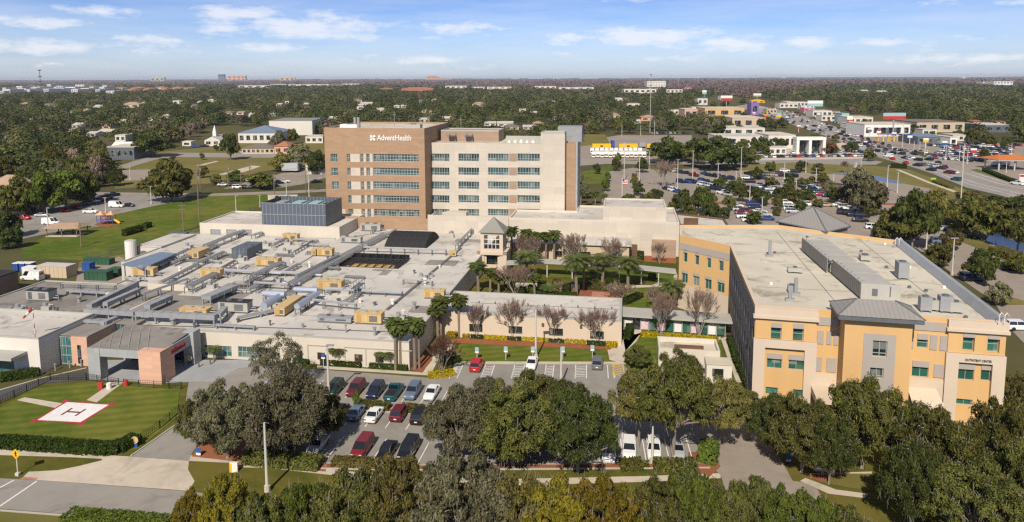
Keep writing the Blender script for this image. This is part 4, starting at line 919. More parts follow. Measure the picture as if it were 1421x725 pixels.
# white porch roof, left porch
b = MB(); b.quad((U(1261),-3.2,3.9),(U(1305),-3.2,3.9),(U(1302),-.02,5.3),(U(1261),-.02,5.3)); b.box(U(1261),U(1305),-3.3,-3.0,3.35,3.88); b.box(U(1303),U(1305),-3.2,-.02,3.3,3.86); b.build('porch_roof', M['cream_o'], op_)
for x in (1264,1302): b = MB(); b.box(U(x)-.2,U(x)+.2,-3.0,-2.6,0,3.3); b.build('porch_column', M['cream_o'], op_)
b = MB(); b.prism([(U(1127),-4),(U(1168),-4),(U(1168),-.35),(U(1127),-.35)],3.4,4.3); b.build('side_porch', M['cream_o'], op_)
# rear pavilion with hip roof
pv_ = FO.g(1147,326,14); pl = FO.g(1077,309,14.3); pr_ = FO.g(1180,316,14.3); bk = (pl[0]+pr_[0]-pv_[0], pl[1]+pr_[1]-pv_[1]); cc = ((pl[0]+pr_[0])/2, (pl[1]+pr_[1])/2)
zc = FO.pv(1129, 287.5, cc[1])[1]
b = MB(); q = [pv_, pr_, bk, pl]
for i in range(4): b.quad((*q[i],14.6),(*q[(i+1)%4],14.6),(*cc,zc))
b.quad(*[(*p,14.6) for p in q[::-1]]); b.build('rear_roof', M['seam'], op_)
b = MB()
for p in q: b.tube([(*p,14.62),(*cc,zc+.03)], .14, 5)
for i in range(4): b.tube([(*q[i],14.5),(*q[(i+1)%4],14.5)], .2, 5)
b.build('rear_ridge', M['galv_dark'], op_)
b = MB(); hz1 = FO.pv(1215,416,-1.2)[1]; zz = zp+.37; cu_, cv_ = (pavL+pavR)/2, (v_-1.1+1.6)/2
for e in ((pavL-1.1,v_-1.1),(pavL-1.1,1.6)): b.tube([(*e,zz),(cu_-2.25,cv_,hz1+.02)], .09, 5)
for e in ((pavR+1.1,v_-1.1),(pavR+1.1,1.6)): b.tube([(*e,zz),(cu_+2.25,cv_,hz1+.02)], .09, 5)
b.build('pavilion_ridge', M['galv_dark'], op_)
b = MB(); s_ = [(cc[0]+(p[0]-cc[0])*.93, cc[1]+(p[1]-cc[1])*.93) for p in q]; b.prism(s_, 0, 14.55); b.build('rear_pavilion', M['brown_grey'], op_)
lt = thing('building_sign', 'small dark OUTPATIENT CENTER lettering on the right cream bay of the orange building', 'sign', FO, U(1339,-.5,502), -.56, fz(502,-.5,1355))
text_mesh('OUTPATIENT CENTER', 1, .06, M['dark'], lt, (0, U(1376,-.5,502)-U(1339,-.5,502), .30), bold=.0)
# small flat building in front, with roof pit
sb = thing('small_cream_building', 'small flat cream plant building with a roof parapet beside the big oak', 'building', FH, 8, 104)
q0 = FH.g(912,470,3.6); q1 = FH.g(992,486,3.6); P = [(q0[0],FH.g(950,482,3.6)[1]-2),(q1[0]+.6,FH.g(950,482,3.6)[1]-2),(q1[0]+.6,q0[1]),(q0[0],q0[1])]
b = MB(); shell(b, P, 0, 3.3); b.build('wall', [M['cream_wall'], M['roof_white']], sb)
b = MB(); parapet(b, P, 3.3, .7, .3); b.build('parapet', M['cream_wall'], sb)
b = MB(); b.box(P[0][0]+2.5,P[1][0]-2.2,P[0][1]+2,P[0][1]+2.5,3.3,3.8); b.build('roof_duct', M['brown_dark'], sb)
sc_ = thing('small_white_kiosk', 'little white kiosk with a dark window right of the plant building', 'building', FH, P[1][0]+1, P[0][1]-1)
a, c = P[1][0]-2.2, P[0][1]-2.6
b = MB(); b.box(a,a+3.6,c,c+2.5,0,2.9); b.build('wall', M['white_wall'], sc_); b = MB(); b.box(a+.8,a+2.4,c-.05,c-.003,1.1,2.3); b.build('window', M['glass_dark'], sc_)
b = MB(); b.box(a-.1,a+3.7,c-.1,c+2.55,2.903,3.1); b.build('roof', M['roof_white'], sc_)
# ------------------------------------------------------------------ plant on the hospital roof
ZR = 4.3
_o = ['first','second','third','fourth','fifth','sixth','seventh','eighth','ninth','tenth','eleventh','twelfth','thirteenth','fourteenth','fifteenth','sixteenth','seventeenth','eighteenth','nineteenth']
_t = dict(zip((2,3,4,5,6,7,8,9), ('twent','thirt','fort','fift','sixt','sevent','eight','ninet')))
ORD = _o+[_t[t]+('ieth' if k == 0 else 'y-'+_o[k-1]) for t in range(2, 10) for k in range(10)]
def air_handler(x0, x1, yt, yb, dep, label, m='tan', lid=None, lift=0.3, group=None, name='air_handler', cat='air handler', fr=FH, zr=ZR):
    dep = dep*.6 if dep < 4 else dep; u0, v = fr.g(x0, yb, zr); u1, _ = fr.g(x1, yb, zr); zt = fr.pv((x0+x1)/2, yt, v)[1]
    t = thing(name, label, cat, fr, (u0+u1)/2, v, zr, group)
    b = MB(); b.box(u0, u1, v, v+dep, zr+lift, zt); b.build('casing', M[m], t)
    b = MB(); b.box(u0-.08, u1+.08, v-.08, v+dep+.08, zt+.003, zt+.12); b.build('lid', M[lid or m], t)
    b = MB(); b.box(u0+.1, u1-.1, v+.1, v+dep-.1, zr, zr+lift-.002); b.build('base', M['galv_dark'], t)
    b = MB(); gx = u0+(u1-u0)*.55
    for k in range(5): zk = zr+lift+.25+(zt-zr-lift-.5)*k/5; b.box(gx, gx+(u1-u0)*.3, v-.06, v-.004, zk, zk+(zt-zr-lift-.5)*.12)
    b.build('grille', M['galv_dark'], t)
    if u1-u0 > 3.2:
        for f_ in (.3, .7): b = MB(); b.tube([(u0+(u1-u0)*f_, v+dep*.5, zt+.12), (u0+(u1-u0)*f_, v+dep*.5, zt+.3)], min(.7, dep*.3), 10); b.build('fan', M['galv_dark' if m != 'tan' else 'unit_grey'], t)
    b = MB(); b.tube([(u1, v+dep*.5, zr+.5), (u1+1.2, v+dep*.5, zr+.5), (u1+1.2, v+dep*.5, zr)], .12, 6); b.tube([(u1, v+dep*.7, zr+.8), (u1+.8, v+dep*.7, zr+.8), (u1+.8, v+dep*.7, zr)], .09, 6); b.build('feed_pipe', M['galv'], t)
    b = MB(); b.box(u0+(u1-u0)*.08, u0+(u1-u0)*.08+.8, v-.05, v-.004, zr+lift+.15, zt-.2); b.build('access_door', M['tan_dark'] if m == 'tan' else M['galv_dark'], t)
    return t
g_ = 'tan air handlers on the hospital roof'
for a in [(184,216,373,384,2.6,'tan air handler beside the steel blue loading canopy'), (278,308,375,386.5,2.6,'tan air handler left of the long horizontal pipe rack'), (261,277,350,360,4.6,'tan air handler in front of the roller doors, seen end on'),
          (392,414,326,335,2.6,'tan air handler just in front of the slate plant screen'), (355,388,360,370,3.2,'wide tan air handler with white fans on top right of the slate chiller'), (440,462,346,356,2.6,'tan air handler with a narrow companion box, left of the diagonal pipe rack'),
          (440,476,391,403,3.0,'tan air handler at the foot of the diagonal pipe rack'), (588,617,404,415,2.6,'rightmost tan air handler behind the front palms'), (492,531,436,450,3.0,'tan air handler nearest the front parapet, beside a grey duct'),
          (381,396,428,439.5,7.0,'long orange tan air handler set end on beside the silver ducts'), (249,290,430,437,3.0,'low tan air handler standing on the raised grey duct above the emergency canopy'), (623,633,350,357,2.0,'smallest tan air handler at the end of the thin pipe line')]:
    air_handler(*a, group=g_)
air_handler(432,438.5,347,356,2.4,'narrow tan box beside its wider tan air handler', group=g_)
g_ = 'grey plant boxes on the hospital roof'
air_handler(37,72,404.5,418,3.4,'grey plant box with a dark lid alone on the darker left roof','unit_grey','dark',group=g_)
air_handler(303,347,420,434,3.0,'pale grey plant box with a dark lid behind the emergency canopy','unit_grey','dark',group=g_)
air_handler(500,529,312,321,3.0,'pale grey box against the brown podium wall','unit_grey',group=g_)
air_handler(472,502,330,337.5,2.5,'pale grey low box left of the top of the diagonal pipe rack','unit_grey',group=g_)
air_handler(322,345,346,360,7.0,'slate blue louvred chiller in the middle of the left roof','slate',group=g_)
air_handler(440,490,441,448,2.0,'low grey duct box joined to the nearest tan air handler','galv',group=g_)
air_handler(308,326,404,409,2,'small grey fan box by the flat grey duct','unit_grey',group=g_)
air_handler(172,196,386,391,1.2,'low pale curb box behind the slanted duct','unit_grey',group=g_)
def rack(p, q, n, label, sp=.34, h=1.0, r=.13, m='galv', legs=3.0, z=ZR, fr=FH, name='pipe_rack', wdn=None):
    a, c = Vector(fr.g(*p, z)), Vector(fr.g(*q, z)); d = (c-a); L = d.length; d /= L; s = Vector((-d.y, d.x))
    t = thing(name, label, 'pipe rack', fr, a.x, a.y, z, 'pipe runs on the hospital roof')
    b = MB()
    for i in range(n):
        o = s*(i-(n-1)/2)*sp; hh = z+h+.1*((i*7) % 3); b.tube([(*(a+o), hh), (*(c+o), hh)], r*(.7+.3*((i*5) % 3)), 6)
    b.build('pipes', M[m], t)
    b = MB(); k = max(2, int(L/legs)); wd = max(.3, n*sp/2)
    for i in range(k+1):
        e = a+d*(L*i/k)
        for sg_ in (-1, 1):
            f1 = e+s*wd*sg_; b.box(f1.x-.06, f1.x+.06, f1.y-.06, f1.y+.06, z, z+h-.05)
        f1, f2 = e-s*wd, e+s*wd; b.tube([(*f1, z+h-.12), (*f2, z+h-.12)], .06, 4)
    b.build('stand', M['galv_dark'], t); return t
for p, q, n, l in [((402,401),(535,329),6,'long diagonal rack of grey pipes climbing to the brown podium'),((285,349),(345,324),5,'bundle of pipes running back towards the roller doors'),((272,372),(311,356),4,'short pipe bundle left of the slate chiller'),
      ((312,381),(420,385),3,'horizontal pipe rack right of the tan air handler'),((325,400),(400,404.5),2,'pair of pipes behind the silver ducts'),((449,407),(558,412),3,'horizontal pipe run with a ladder bridge across the mid roof'),((428,426),(494,433),2,'pipe pair behind the front tan air handler'),
      ((505,351),(619,355),2,'thin pipe line below the black arched skylight'),((543,317),(663,320),2,'pipe line in front of the cream podium'),((634,347),(655,325),2,'short pipe run at the right, towards the podium'),
      ((380,345),(412,328),3,'small pipe bundle behind the tan air handler row'),((352,392),(392,372),5,'bundle of short coil pipes right of the wide air handler'),((205,380),(262,352),4,'pipe bundle behind the loading canopy'),((225,398),(275,372),3,'pipe bundle between two tan air handlers'),
      ((262,408),(300,388),5,'tangle of thin pipes behind the flat grey duct'),((395,318),(470,322),3,'pipes in front of the plant screen'),((438,322),(500,316),3,'pipes beside the podium ramp'),((200,418),(262,396),2,'low pipes across the tan kerb wall'),
      ((86,401),(160,404),1,'single low duct pipe across the dark left roof'),((52,441),(150,446),1,'low conduit along the back of the white block roof'),((330,330),(392,318),3,'pipe bundle in front of the roller doors'),((352,332),(385,322),4,'coil of pipework near the plant screen'),
      ((240,370),(300,345),3,'parallel pipes left of the slate chiller'),((345,408),(372,396),3,'pipes climbing behind the pale plant box'),((412,392),(470,362),2,'thin pipes left of the sunken court'),((560,395),(600,398),1,'single pipe stub near the right air handler')]:
    rack(p, q, n, l, h=.8+.25*(n % 3))
# finer clutter of short pipe runs
_rr = random.Random(12); _sp = []
for k in range(34):
    x, y = _rr.choice([(_rr.uniform(190,330),_rr.uniform(350,405)),(_rr.uniform(330,430),_rr.uniform(318,350)),(_rr.uniform(330,480),_rr.uniform(350,425)),(_rr.uniform(430,640),_rr.uniform(312,330))])
    a = _rr.random() < .5; L = _rr.uniform(18,46); _sp.append(((x,y),(x+L,y+L*.05) if a else (x+L*.62,y-L*.36),_rr.randint(2,4)))
_sp.sort(key=lambda q: q[0][0])
for k, (p, q, n) in enumerate(_sp):
    rack(p, q, n, f'short bundle of small pipes on low stands on the hospital roof, {ORD[k]} from the left', sp=.28, h=.35+.12*(k % 4), r=.09, m=('galv','galv_dark','silver')[k % 3], legs=1.6)
def duct(p, q, wd, ht, lift, label, m='galv', z=ZR, legs=3.2, rnd=False):
    if not rnd: wd *= .8; ht *= .75
    a, c = Vector(FH.g(*p, z+lift)), Vector(FH.g(*q, z+lift)); d = c-a; L = d.length; d /= L; s = Vector((-d.y, d.x))*wd/2
    t = thing('air_duct', label, 'duct', FH, a.x, a.y, z, 'ducts on the hospital roof'); b = MB()
    if rnd: b.tube([(*a, z+lift+wd/2), (*c, z+lift+wd/2)], wd/2, 12)
    else:
        b.prism([tuple(a-s), tuple(c-s), tuple(c+s), tuple(a+s)], z+lift, z+lift+ht)
        k = int(L/1.5)
        for i in range(1, k): e = a+d*(L*i/k); b.prism([tuple(e-d*.04-s*1.04), tuple(e+d*.04-s*1.04), tuple(e+d*.04+s*1.04), tuple(e-d*.04+s*1.04)], z+lift-.04, z+lift+ht+.05)
    b.build('duct', M[m], t)
    b = MB(); k = max(1, int(L/legs))
    for i in range(k+1):
        e = a+d*(L*(i+.04)/(k+.08))
        for sg_ in (-.8, .8): f1 = e+s*sg_; b.box(f1.x-.11, f1.x+.11, f1.y-.11, f1.y+.11, z, z+lift-.045)
    b.build('leg', M['galv'], t)
duct((119,434),(188,438),1.3,1.0,1.3,'raised grey duct above the glass corner, left half'); duct((190,438),(300,443.5),1.3,1.1,1.2,'long raised grey duct on legs behind the emergency canopy roof')
duct((124,430),(190,397),1.2,1.3,.8,'tall slanted duct with a sloped end on the left roof','galv'); duct((146,425),(192,405),1.2,.9,.9,'second slanted duct beside the tall one','galv'); duct((204,429),(236,415),1.6,1.0,.9,'short slanted grey duct left of the pale plant box','galv')
duct((286,416),(324,400),2.6,.9,1.0,'broad flat grey duct behind the dark lidded plant box'); duct((302,442),(312,431),1.3,1.0,1.1,'short end of the raised duct by the plant box')
duct((366,430),(394,413),1.3,0,1.1,'fat silver round duct, diagonal, left of the orange tan unit','silver',rnd=True); duct((366,412),(396,413),1.2,0,1.5,'fat silver round duct, level, behind the orange tan unit','silver',rnd=True)
duct((409,406),(441,407),1.1,0,1.5,'silver round duct right of the orange tan unit, level','silver',rnd=True); duct((412,430),(440,412),1.1,0,1.0,'silver round duct right of the orange tan unit, diagonal','silver',rnd=True)
duct((300,452),(354,455),.5,.4,.5,'thin low duct before the pale plant box'); duct((142,452),(180,436),1.0,.8,.5,'low duct running to the glass corner','galv'); duct((330,443),(392,430),.7,.6,.5,'low duct curving to the silver ducts')
duct((92,404),(158,408),.8,.5,.8,'low pale duct across the dark left roof'); duct((50,443),(150,449),.9,.6,.7,'long low duct behind the white block roof')
for i in range(5):
    pass
# tan kerb wall, joints and hatches belong to the building
b = MB(); u0, v = FH.g(205,402,ZR); u1, _ = FH.g(262,404,ZR); b.box(u0,u1,v,v+.3,ZR,ZR+1.2); b.build('roof_kerb_wall', M['cream_wall'], hosp)
b = MB()
for p, q, wd in (((537,431),(640,345),.55),((400,402),(412,396),.4),((275,452),(568,462),.25),((370,395),(440,352),.3),((300,455),(140,450),.25),((480,330),(540,322),.3)):
    a, c = Vector(FH.g(*p, ZR)), Vector(FH.g(*q, ZR)); d = (c-a).normalized(); s = Vector((-d.y,d.x))*wd/2; b.prism([tuple(a-s),tuple(c-s),tuple(c+s),tuple(a+s)], ZR+.03, ZR+.22 if wd > .5 else ZR+.08)
b.build('roof_joint', M['galv_dark'], hosp)
for i in range(26):
    x, y = random.uniform(230, 640), random.uniform(330, 450); u, v = FH.g(x, y, ZR)
    if u > -34 or v > 180 or v < 105: continue
    w2, h2 = random.uniform(2, 9), random.uniform(2, 6); zz = ZR+.006+.002*i; b = MB(); b.quad((u,v,zz),(min(u+w2,-33),v,zz),(min(u+w2,-33),v+h2,zz),(u,v+h2,zz)); b.build('roof_patch', M['roof_old' if i % 2 else 'roof'], hosp)
# small vents
SP = [(x, y) for x, y in [(455,362),(470,420),(500,420),(520,424),(545,424),(600,385),(610,372),(590,395),(575,380),(430,372),(405,365),(380,348),(350,338),(420,342),(460,330),(330,372),(345,378),(300,362),(250,378),(240,388),(420,455),(455,458),(480,462),(520,466),(545,468),(330,448),(375,452),(560,440),(575,430),(555,452),(630,330),(600,330),(640,340),(270,455),(240,452),(110,420),(150,415),(30,430),(20,440),(80,435)]]
SP.sort()
for i, (x, y) in enumerate(SP):
    u, v = FH.g(x, y, ZR); b = MB(); r_ = random.uniform(.12,.3); h_ = random.uniform(.4,1.2)
    b.tube([(u,v,ZR),(u,v,ZR+h_)], r_, 8); b.tube([(u,v,ZR+h_),(u,v,ZR+h_+.2)], r_*1.6, 8)
    setp(b.build('roof_vent', M[['galv','white','galv_dark'][i % 3]], None, FH, (u,v,ZR)), f'small capped vent pipe on the hospital roof, {ORD[i]} counted from the left', 'vent', 'vent pipes on the hospital roof')
for i, (x, y) in enumerate([(503,346),(447,330),(397,352),(370,342),(336,362),(294,400),(262,345),(480,408),(400,340),(18,436),(28,432),(66,430),(385,392),(587,388),(556,444)]):
    u, v = FH.g(x, y, ZR); t = thing('exhaust_fan', 'x', 'exhaust fan', FH, u, v, ZR, 'exhaust fans on the hospital roof')
    b = MB(); b.box(u-.8,u+.8,v-.6,v+.6,ZR,ZR+.7); b.build('curb', M['unit_grey'], t); b = MB(); b.tube([(u-.4,v,ZR+.7),(u-.4,v,ZR+1.3)],.4,8); b.tube([(u+.4,v-.1,ZR+1.0),(u+1.3,v-.1,ZR+1.0),(u+1.3,v-.1,ZR)],.16,6); b.build('fan', M['galv'], t)
    t['label'] = f'grey exhaust fan with an elbow pipe, {ORD[sorted([503,447,397,370,336,294,262,480,400,18,28,66,385,587,556]).index(x)]} of its kind from the left'
# ladder bridge, roof rails
for (x, y, l) in ((497,409,'over the mid roof pipes'),(350,400,'behind the pale plant box')):
    u, v = FH.g(x, y, ZR); t = thing('pipe_bridge', f'steel step bridge with handrails {l}', 'step bridge', FH, u, v, ZR)
    b = MB(); b.box(u-.6,u+.6,v-2,v+2,ZR+1.6,ZR+1.75); b.build('deck', M['galv_dark'], t)
    b = MB()
    for a in (-.6,.6):
        for c in (-2,-.7,.7,2): b.box(u+a-.04,u+a+.04,v+c-.04,v+c+.04,ZR,ZR+2.7)
        b.box(u+a-.04,u+a+.04,v-2,v+2,ZR+2.6,ZR+2.7)
    b.build('handrail', M['galv'], t)
# black arched skylight
SKZ = ZR
sk = thing('arched_skylight', 'black mesh barrel vaulted skylight on the hospital roof', 'skylight', FH, -50.5, 164.5, ZR)
b = MB(); N = 14; va, vb, rise = 157.8, 171.2, 2.6
arc = [(va+(vb-va)*i/N, ZR+.1+rise*math.sin(math.pi*i/N)**.85) for i in range(N+1)]
for i in range(N): b.quad((-55.3,*arc[i]),(-45.6,*arc[i]),(-45.6,*arc[i+1]),(-55.3,*arc[i+1]))
for u in (-55.3,-45.6): b.quad(*[(u,*a) for a in arc])
b.build('vault', M['mesh_black'], sk)
b = MB()
for k in range(8): u = -55.3+9.7*k/7; b.tube([(u, a, c+.02) for a, c in arc], .05, 4)
for i in range(1, N, 2): b.tube([(-55.3,arc[i][0],arc[i][1]+.06),(-45.6,arc[i][0],arc[i][1]+.06)], .05, 4)
b.build('rib', M['dark'], sk)
sw = thing('roof_court', 'dark sunken court with black trusses over a tan floor in the hospital roof', 'roof court', FH, -53, 145, ZR)
b = MB(); b.quad((-59.3,141,ZR+.045),(-46.5,141,ZR+.045),(-46.5,149,ZR+.045),(-59.3,149,ZR+.045)); b.build('floor', M['dark'], sw)
b = MB(); b.quad((-58,141.3,ZR+.055),(-47.5,141.3,ZR+.055),(-48,143.8,ZR+.055),(-57,143.8,ZR+.055)); b.build('tan_strip', M['tan_dark'], sw)
b = MB(); b.box(-59.3,-46.5,149,149.3,ZR,ZR+1.0); b.box(-46.7,-46.4,141,149,ZR,ZR+.7); b.box(-59.5,-59.2,141,149,ZR,ZR+.6); b.build('rim', M['black'], sw)
b = MB()
for k in range(8): u = -59+1.75*k; b.tube([(u,141.1,ZR+.1),(u+.6,145,ZR+.9),(u,149,ZR+1.0)], .09, 5); b.tube([(u,141.1,ZR+.1),(u+1.7,145,ZR+.9)], .06, 4)
b.tube([(-59,145,ZR+.95),(-46.6,145,ZR+.95)], .08, 5); b.build('truss', M['black'], sw)
for o in (sk, sw): o.location.x *= KS; o.location.y *= KS; o.scale = (KS, KS, 1)
# windsock
X, Y = at(49,470,5.5); t = thing('windsock', 'red and white windsock on a tall red banded pole at the white block roof', 'windsock', FW, X, Y, 5.5)
zt = z_at(428, X, Y); b = MB()
for i in range(6): b.tube([(X,Y,5.5+(zt-5.5)*i/6),(X,Y,5.5+(zt-5.5)*(i+1)/6)], .06, 6, m=i % 2)
b.build('pole', [M['red'], M['white']], t)
b = MB()
for i in range(3): b.tube([(X-.1-.5*i,Y,zt-.05-.5*i),(X-.55-.5*i,Y,zt-.55-.5*i)], .27-.05*i, 8, m=i % 2, r2=.23-.05*i)
b.build('sock', [M['red'], M['white']], t)
# ------------------------------------------------------------------ plant on the orange building's roof
Z2 = 14.0
pu0, pv0 = FO.g(1193,416,Z2); pu1, _ = FO.g(1245,416,Z2); pb = FO.g(1117,349,Z2); zt = FO.pv(1193,392.5,pv0)[1]
dirv = Vector((pb[0]-pu0, pb[1]-pv0)); PL = dirv.length; dirv /= PL; wv = Vector((1,0))*(pu1-pu0)
pls = thing('rooftop_plant', 'long slatted grey enclosure of cooling units on the white roof of the orange building', 'plant enclosure', FO, (pu0+pu1)/2, pv0+4, Z2)
def pq(s, t): return (pu0+dirv.x*s+wv.x*t, pv0+dirv.y*s)
slat = ridge_mat('slat_screen', (.24,.225,.20), .8, .6, .1, axis=1, depth=.6)
for s0, s1, ofs in ((0, PL*.45, 0), (PL*.47, PL, -.12)):
    b = MB(); b.prism([pq(s0,ofs),pq(s1,ofs),pq(s1,ofs+.03),pq(s0,ofs+.03)], Z2+.3, zt); b.build('screen_panel', slat, pls)
    for k in range(4):
        a = s0+(s1-s0)*(k+.06)/4; e = s0+(s1-s0)*(k+.94)/4
        b = MB(); b.prism([pq(a,ofs+.12),pq(a,ofs+.82),pq(e,ofs+.82),pq(e,ofs+.12)], Z2+.2, zt-.35); b.prism([pq(a,ofs+.08),pq(a,ofs+.86),pq(e,ofs+.86),pq(e,ofs+.08)], zt-.348, zt-.2); b.build('cooling_unit', M['unit_grey'], pls)
    b = MB()
    for k in range(9): p1, p2 = pq(s0+(s1-s0)*k/8, ofs+.03), pq(s0+(s1-s0)*k/8, ofs+.16); b.tube([(*p1, zt-.1),(*p2, zt-.9)], .07, 4); b.tube([(*p1, zt-.9),(*p2, zt-.1)], .07, 4)
    b.build('bracing', M['galv_dark'], pls)
b = MB(); b.prism([pq(-.3,0),pq(-.3,1),pq(0,1),pq(0,0)], Z2, zt); b.build('front_panel', M['cream_o'] if False else M['unit_grey'], pls)
b = MB()
for t0, t1, za, zb2 in ((.28,.42,.30,.72),(.72,.75,.3,.9)): p1 = pq(-.32,t0); p2 = pq(-.32,t1); b.prism([p1,p2,(p2[0],p2[1]-.02),(p1[0],p1[1]-.02)], Z2+(zt-Z2)*za, Z2+(zt-Z2)*zb2)
b.build('hatch', M['galv_dark'], pls)
def cond(x, y, su, sv, h, label, fr=FO, z=Z2, m='unit_grey'):
    u, v = fr.g(x, y, z); return small_unit(u, v, z, su, sv, h, M[m], label, fr, 'condenser', 'condenser', 'condensers on the orange building roof')
cond(1251,386,1.5,2.2,2.6,'tall grey condenser right of the long plant enclosure',m='galv'); cond(1200,362,1.6,1.6,1.0,'pale condenser behind the plant enclosure'); cond(1283,432,1.4,1.2,2.0,'grey condenser left of the cluster near the front right corner',m='galv')
cond(1293,431,1.3,1.2,1.5,'second condenser in the cluster near the front right corner'); cond(1311,433,1.6,1.3,2.2,'tall condenser in the right hand cluster near the front corner',m='galv'); cond(1325,434,1.6,1.3,1.5,'rightmost condenser of the cluster near the front corner')
cond(1103,379,2.2,1.0,.9,'low fan pair on the left part of the white roof'); cond(1098,407,1.0,1.0,1.2,'small condenser by the left vent pipe',m='galv')
for x, yb, yt, l in ((1068,357,334,'by the left edge of the white roof'),(1104,410,386,'with a base frame on the left of the white roof'),(1096,418,404,'thin one near the front left of the white roof')):
    u, v = FO.g(x, yb, Z2); z2 = FO.pv(x, yt, v)[1]; b = MB(); b.tube([(u,v,Z2),(u,v,z2)], .25, 8); b.box(u-.6,u+.6,v-.4,v+.4,Z2,Z2+.4); setp(b.build('vent_stack', M['galv'], None, FO, (u,v,Z2)), f'grey vent stack {l}', 'vent')
VX = [(1075,352),(1150,372),(1195,350),(1230,372),(1262,400),(1240,398),(1262,372),(1285,405),(1310,400),(1228,340),(1195,372),(1340,442),(1120,330),(1070,395)]; VX.sort()
for i, (x, y) in enumerate(VX):
    u, v = FO.g(x, y, Z2); b = MB(); b.tube([(u,v,Z2),(u,v,Z2+.35)], .25, 8); setp(b.build('roof_vent', M['galv_dark' if i % 3 else 'white'], None, FO, (u,v,Z2)), f'small dark roof vent on the white roof, {ORD[i]} from the left', 'vent', 'vents on the white roof')
b = MB()
for p, q in (((1020,350),(1240,352)),((1050,398),(1180,405)),((1078,322),(1160,420)),((1195,335),(1300,420)),((1240,388),(1310,396))):
    a, c = Vector(FO.g(*p, Z2)), Vector(FO.g(*q, Z2)); d = (c-a).normalized(); s = Vector((-d.y,d.x))*.07; b.quad(*[(*k, Z2+.012) for k in (a-s,c-s,c+s,a+s)])
b.build('roof_seam', M['roof_old'], op_)
for x, nm in ((1245,'rear'),(1390,'front')):
    u, v = FO.g(x, 340 if x < 1300 else 449, 14.6); t = thing('roof_ladder', f'white curved ladder rail at the {nm} end of the metal coping', 'ladder', FO, u, v, 14.6)
    b = MB()
    for s in (-.3,.3): b.tube([(u+s,v,14.6),(u+s,v,15.6),(u+s+.3,v+.2,15.9),(u+s+.7,v+.4,15.4)], .05, 5)
    b.build('rail', M['white'], t)

# ------------------------------------------------------------------ service yard
def wbox(name, label, cat, x0, x1, yb, yt, dep, m, group=None, lid=None, z=0, rot=None, fr=FH, extra=None):
    u0, v = fr.g(x0, yb, z); u1, _ = fr.g(x1, yb, z); zt = fr.pv((x0+x1)/2, yt, v)[1]
    t = thing(name, label, cat, fr, (u0+u1)/2, v+dep/2, z, group)
    b = MB(); b.box(u0,u1,v,v+dep,z+.05,zt-.06); b.build('body', M[m], t)
    b = MB(); b.box(u0-.06,u1+.06,v-.06,v+dep+.06,zt-.058,zt+.06); b.build('lid', M[lid or m], t)
    b = MB(); k = max(2, int((u1-u0)/1.0))
    for i in range(k+1): u = u0+(u1-u0-.08)*i/k; b.box(u,u+.08,v-.06,v-.004,z+.1,zt-.1)
    b.build('rib', M[m], t); return t
X, Y = at(182.5,362,1.5); u, v = FW.uv(X, Y); zt = z_at(334, X, Y)
t = thing('storage_tank', 'tall white cylindrical tank standing at the back of the service yard', 'tank', FW, X, Y)
b = MB(); b.tube([(X,Y,0),(X,Y,zt)], 1.28, 20); b.build('shell', M['white'], t, smooth=False); b = MB(); b.tube([(X,Y,zt),(X,Y,zt+.25)], 1.28, 20, r2=.5); b.build('top', M['unit_grey'], t)
P = [FH.g(x, y, 6.3) for x, y in ((169,367),(198,373),(245,352),(223,350))]
t = thing('loading_canopy', 'slanted steel blue canopy roof beside the white tank', 'canopy', FH, *P[0])
b = MB(); b.prism(P, 6.1, 6.35); b.build('roof', M['seam_blue'], t)
for p in P[:2]: b = MB(); b.box(p[0]-.1+.3,p[0]+.1+.3,p[1]+.3,p[1]+.5,0,6.1); b.build('post', M['galv'], t)
yw = thing('yard_wall', 'low pinkish wall round the service yard', 'wall', FH, *FH.g(110,392)); 
u0, v0 = FH.g(64,392,1.5); u1, v1 = FH.g(122,392,1.5); b = MB(); b.box(u0,u1,v0,v0+.3,0,1.9); b.build('wall', M['pink_dull'], yw)
wbox('roll_off_bin','long green roll off bin in the yard, nearer one beside the roof edge','skip',117,152,389,378,2.2,'green','green bins in the yard'); wbox('roll_off_bin','long green roll off bin in the yard, farther one under the hedge','skip',116,156,367,360,2.0,'green','green bins in the yard')
wbox('compactor','dark green compactor right of the nearer roll off bin','skip',150,166,384,374,2.2,'green')
wbox('blue_container','square blue container beside the office trailer','container',114,126,376,366,1.8,'blue')
for i, x in enumerate((18,27,36)): wbox('blue_bin',f'blue covered bin behind the white van, {ORD[i]} from the left','bin',x,x+8,378,366,1.6,'blue','blue bins behind the van',lid='white')
t = wbox('office_trailer','beige office trailer with a blue window at the back of the yard','trailer',52,98,385,370,3.0,'beige',lid='roof')
wbox('covered_pallet','pale tarpaulin covered pile left of the office trailer','pile',31,50,384,372,2.0,'white')
t = thing('dark_shed', 'windowless dark brown shed wall at the left edge of the picture', 'shed', FH, *FH.g(10,414,0))
u1, v = FH.g(27,404,0); zz = FH.pv(26,377,v)[1]; b = MB(); b.box(u1-14,u1,v-6,v,0,zz); b.build('wall', M['shed_brown'], t); b = MB(); b.box(u1-14.1,u1+.1,v-6.1,v+.1,zz+.003,zz+.2); b.build('roof', M['dark'], t)
wbox('condenser_box','slate grey box against the yard end of the dock wall','plant box',233,256,331,325,3,'slate'); wbox('condenser_box','blue grey low box left of the roller doors','plant box',257,283,334,327,3,'seam_blue')
ac = thing('rear_block', 'low cream block with a round fan behind the white tank', 'building', FH, *FH.g(215,358,0))
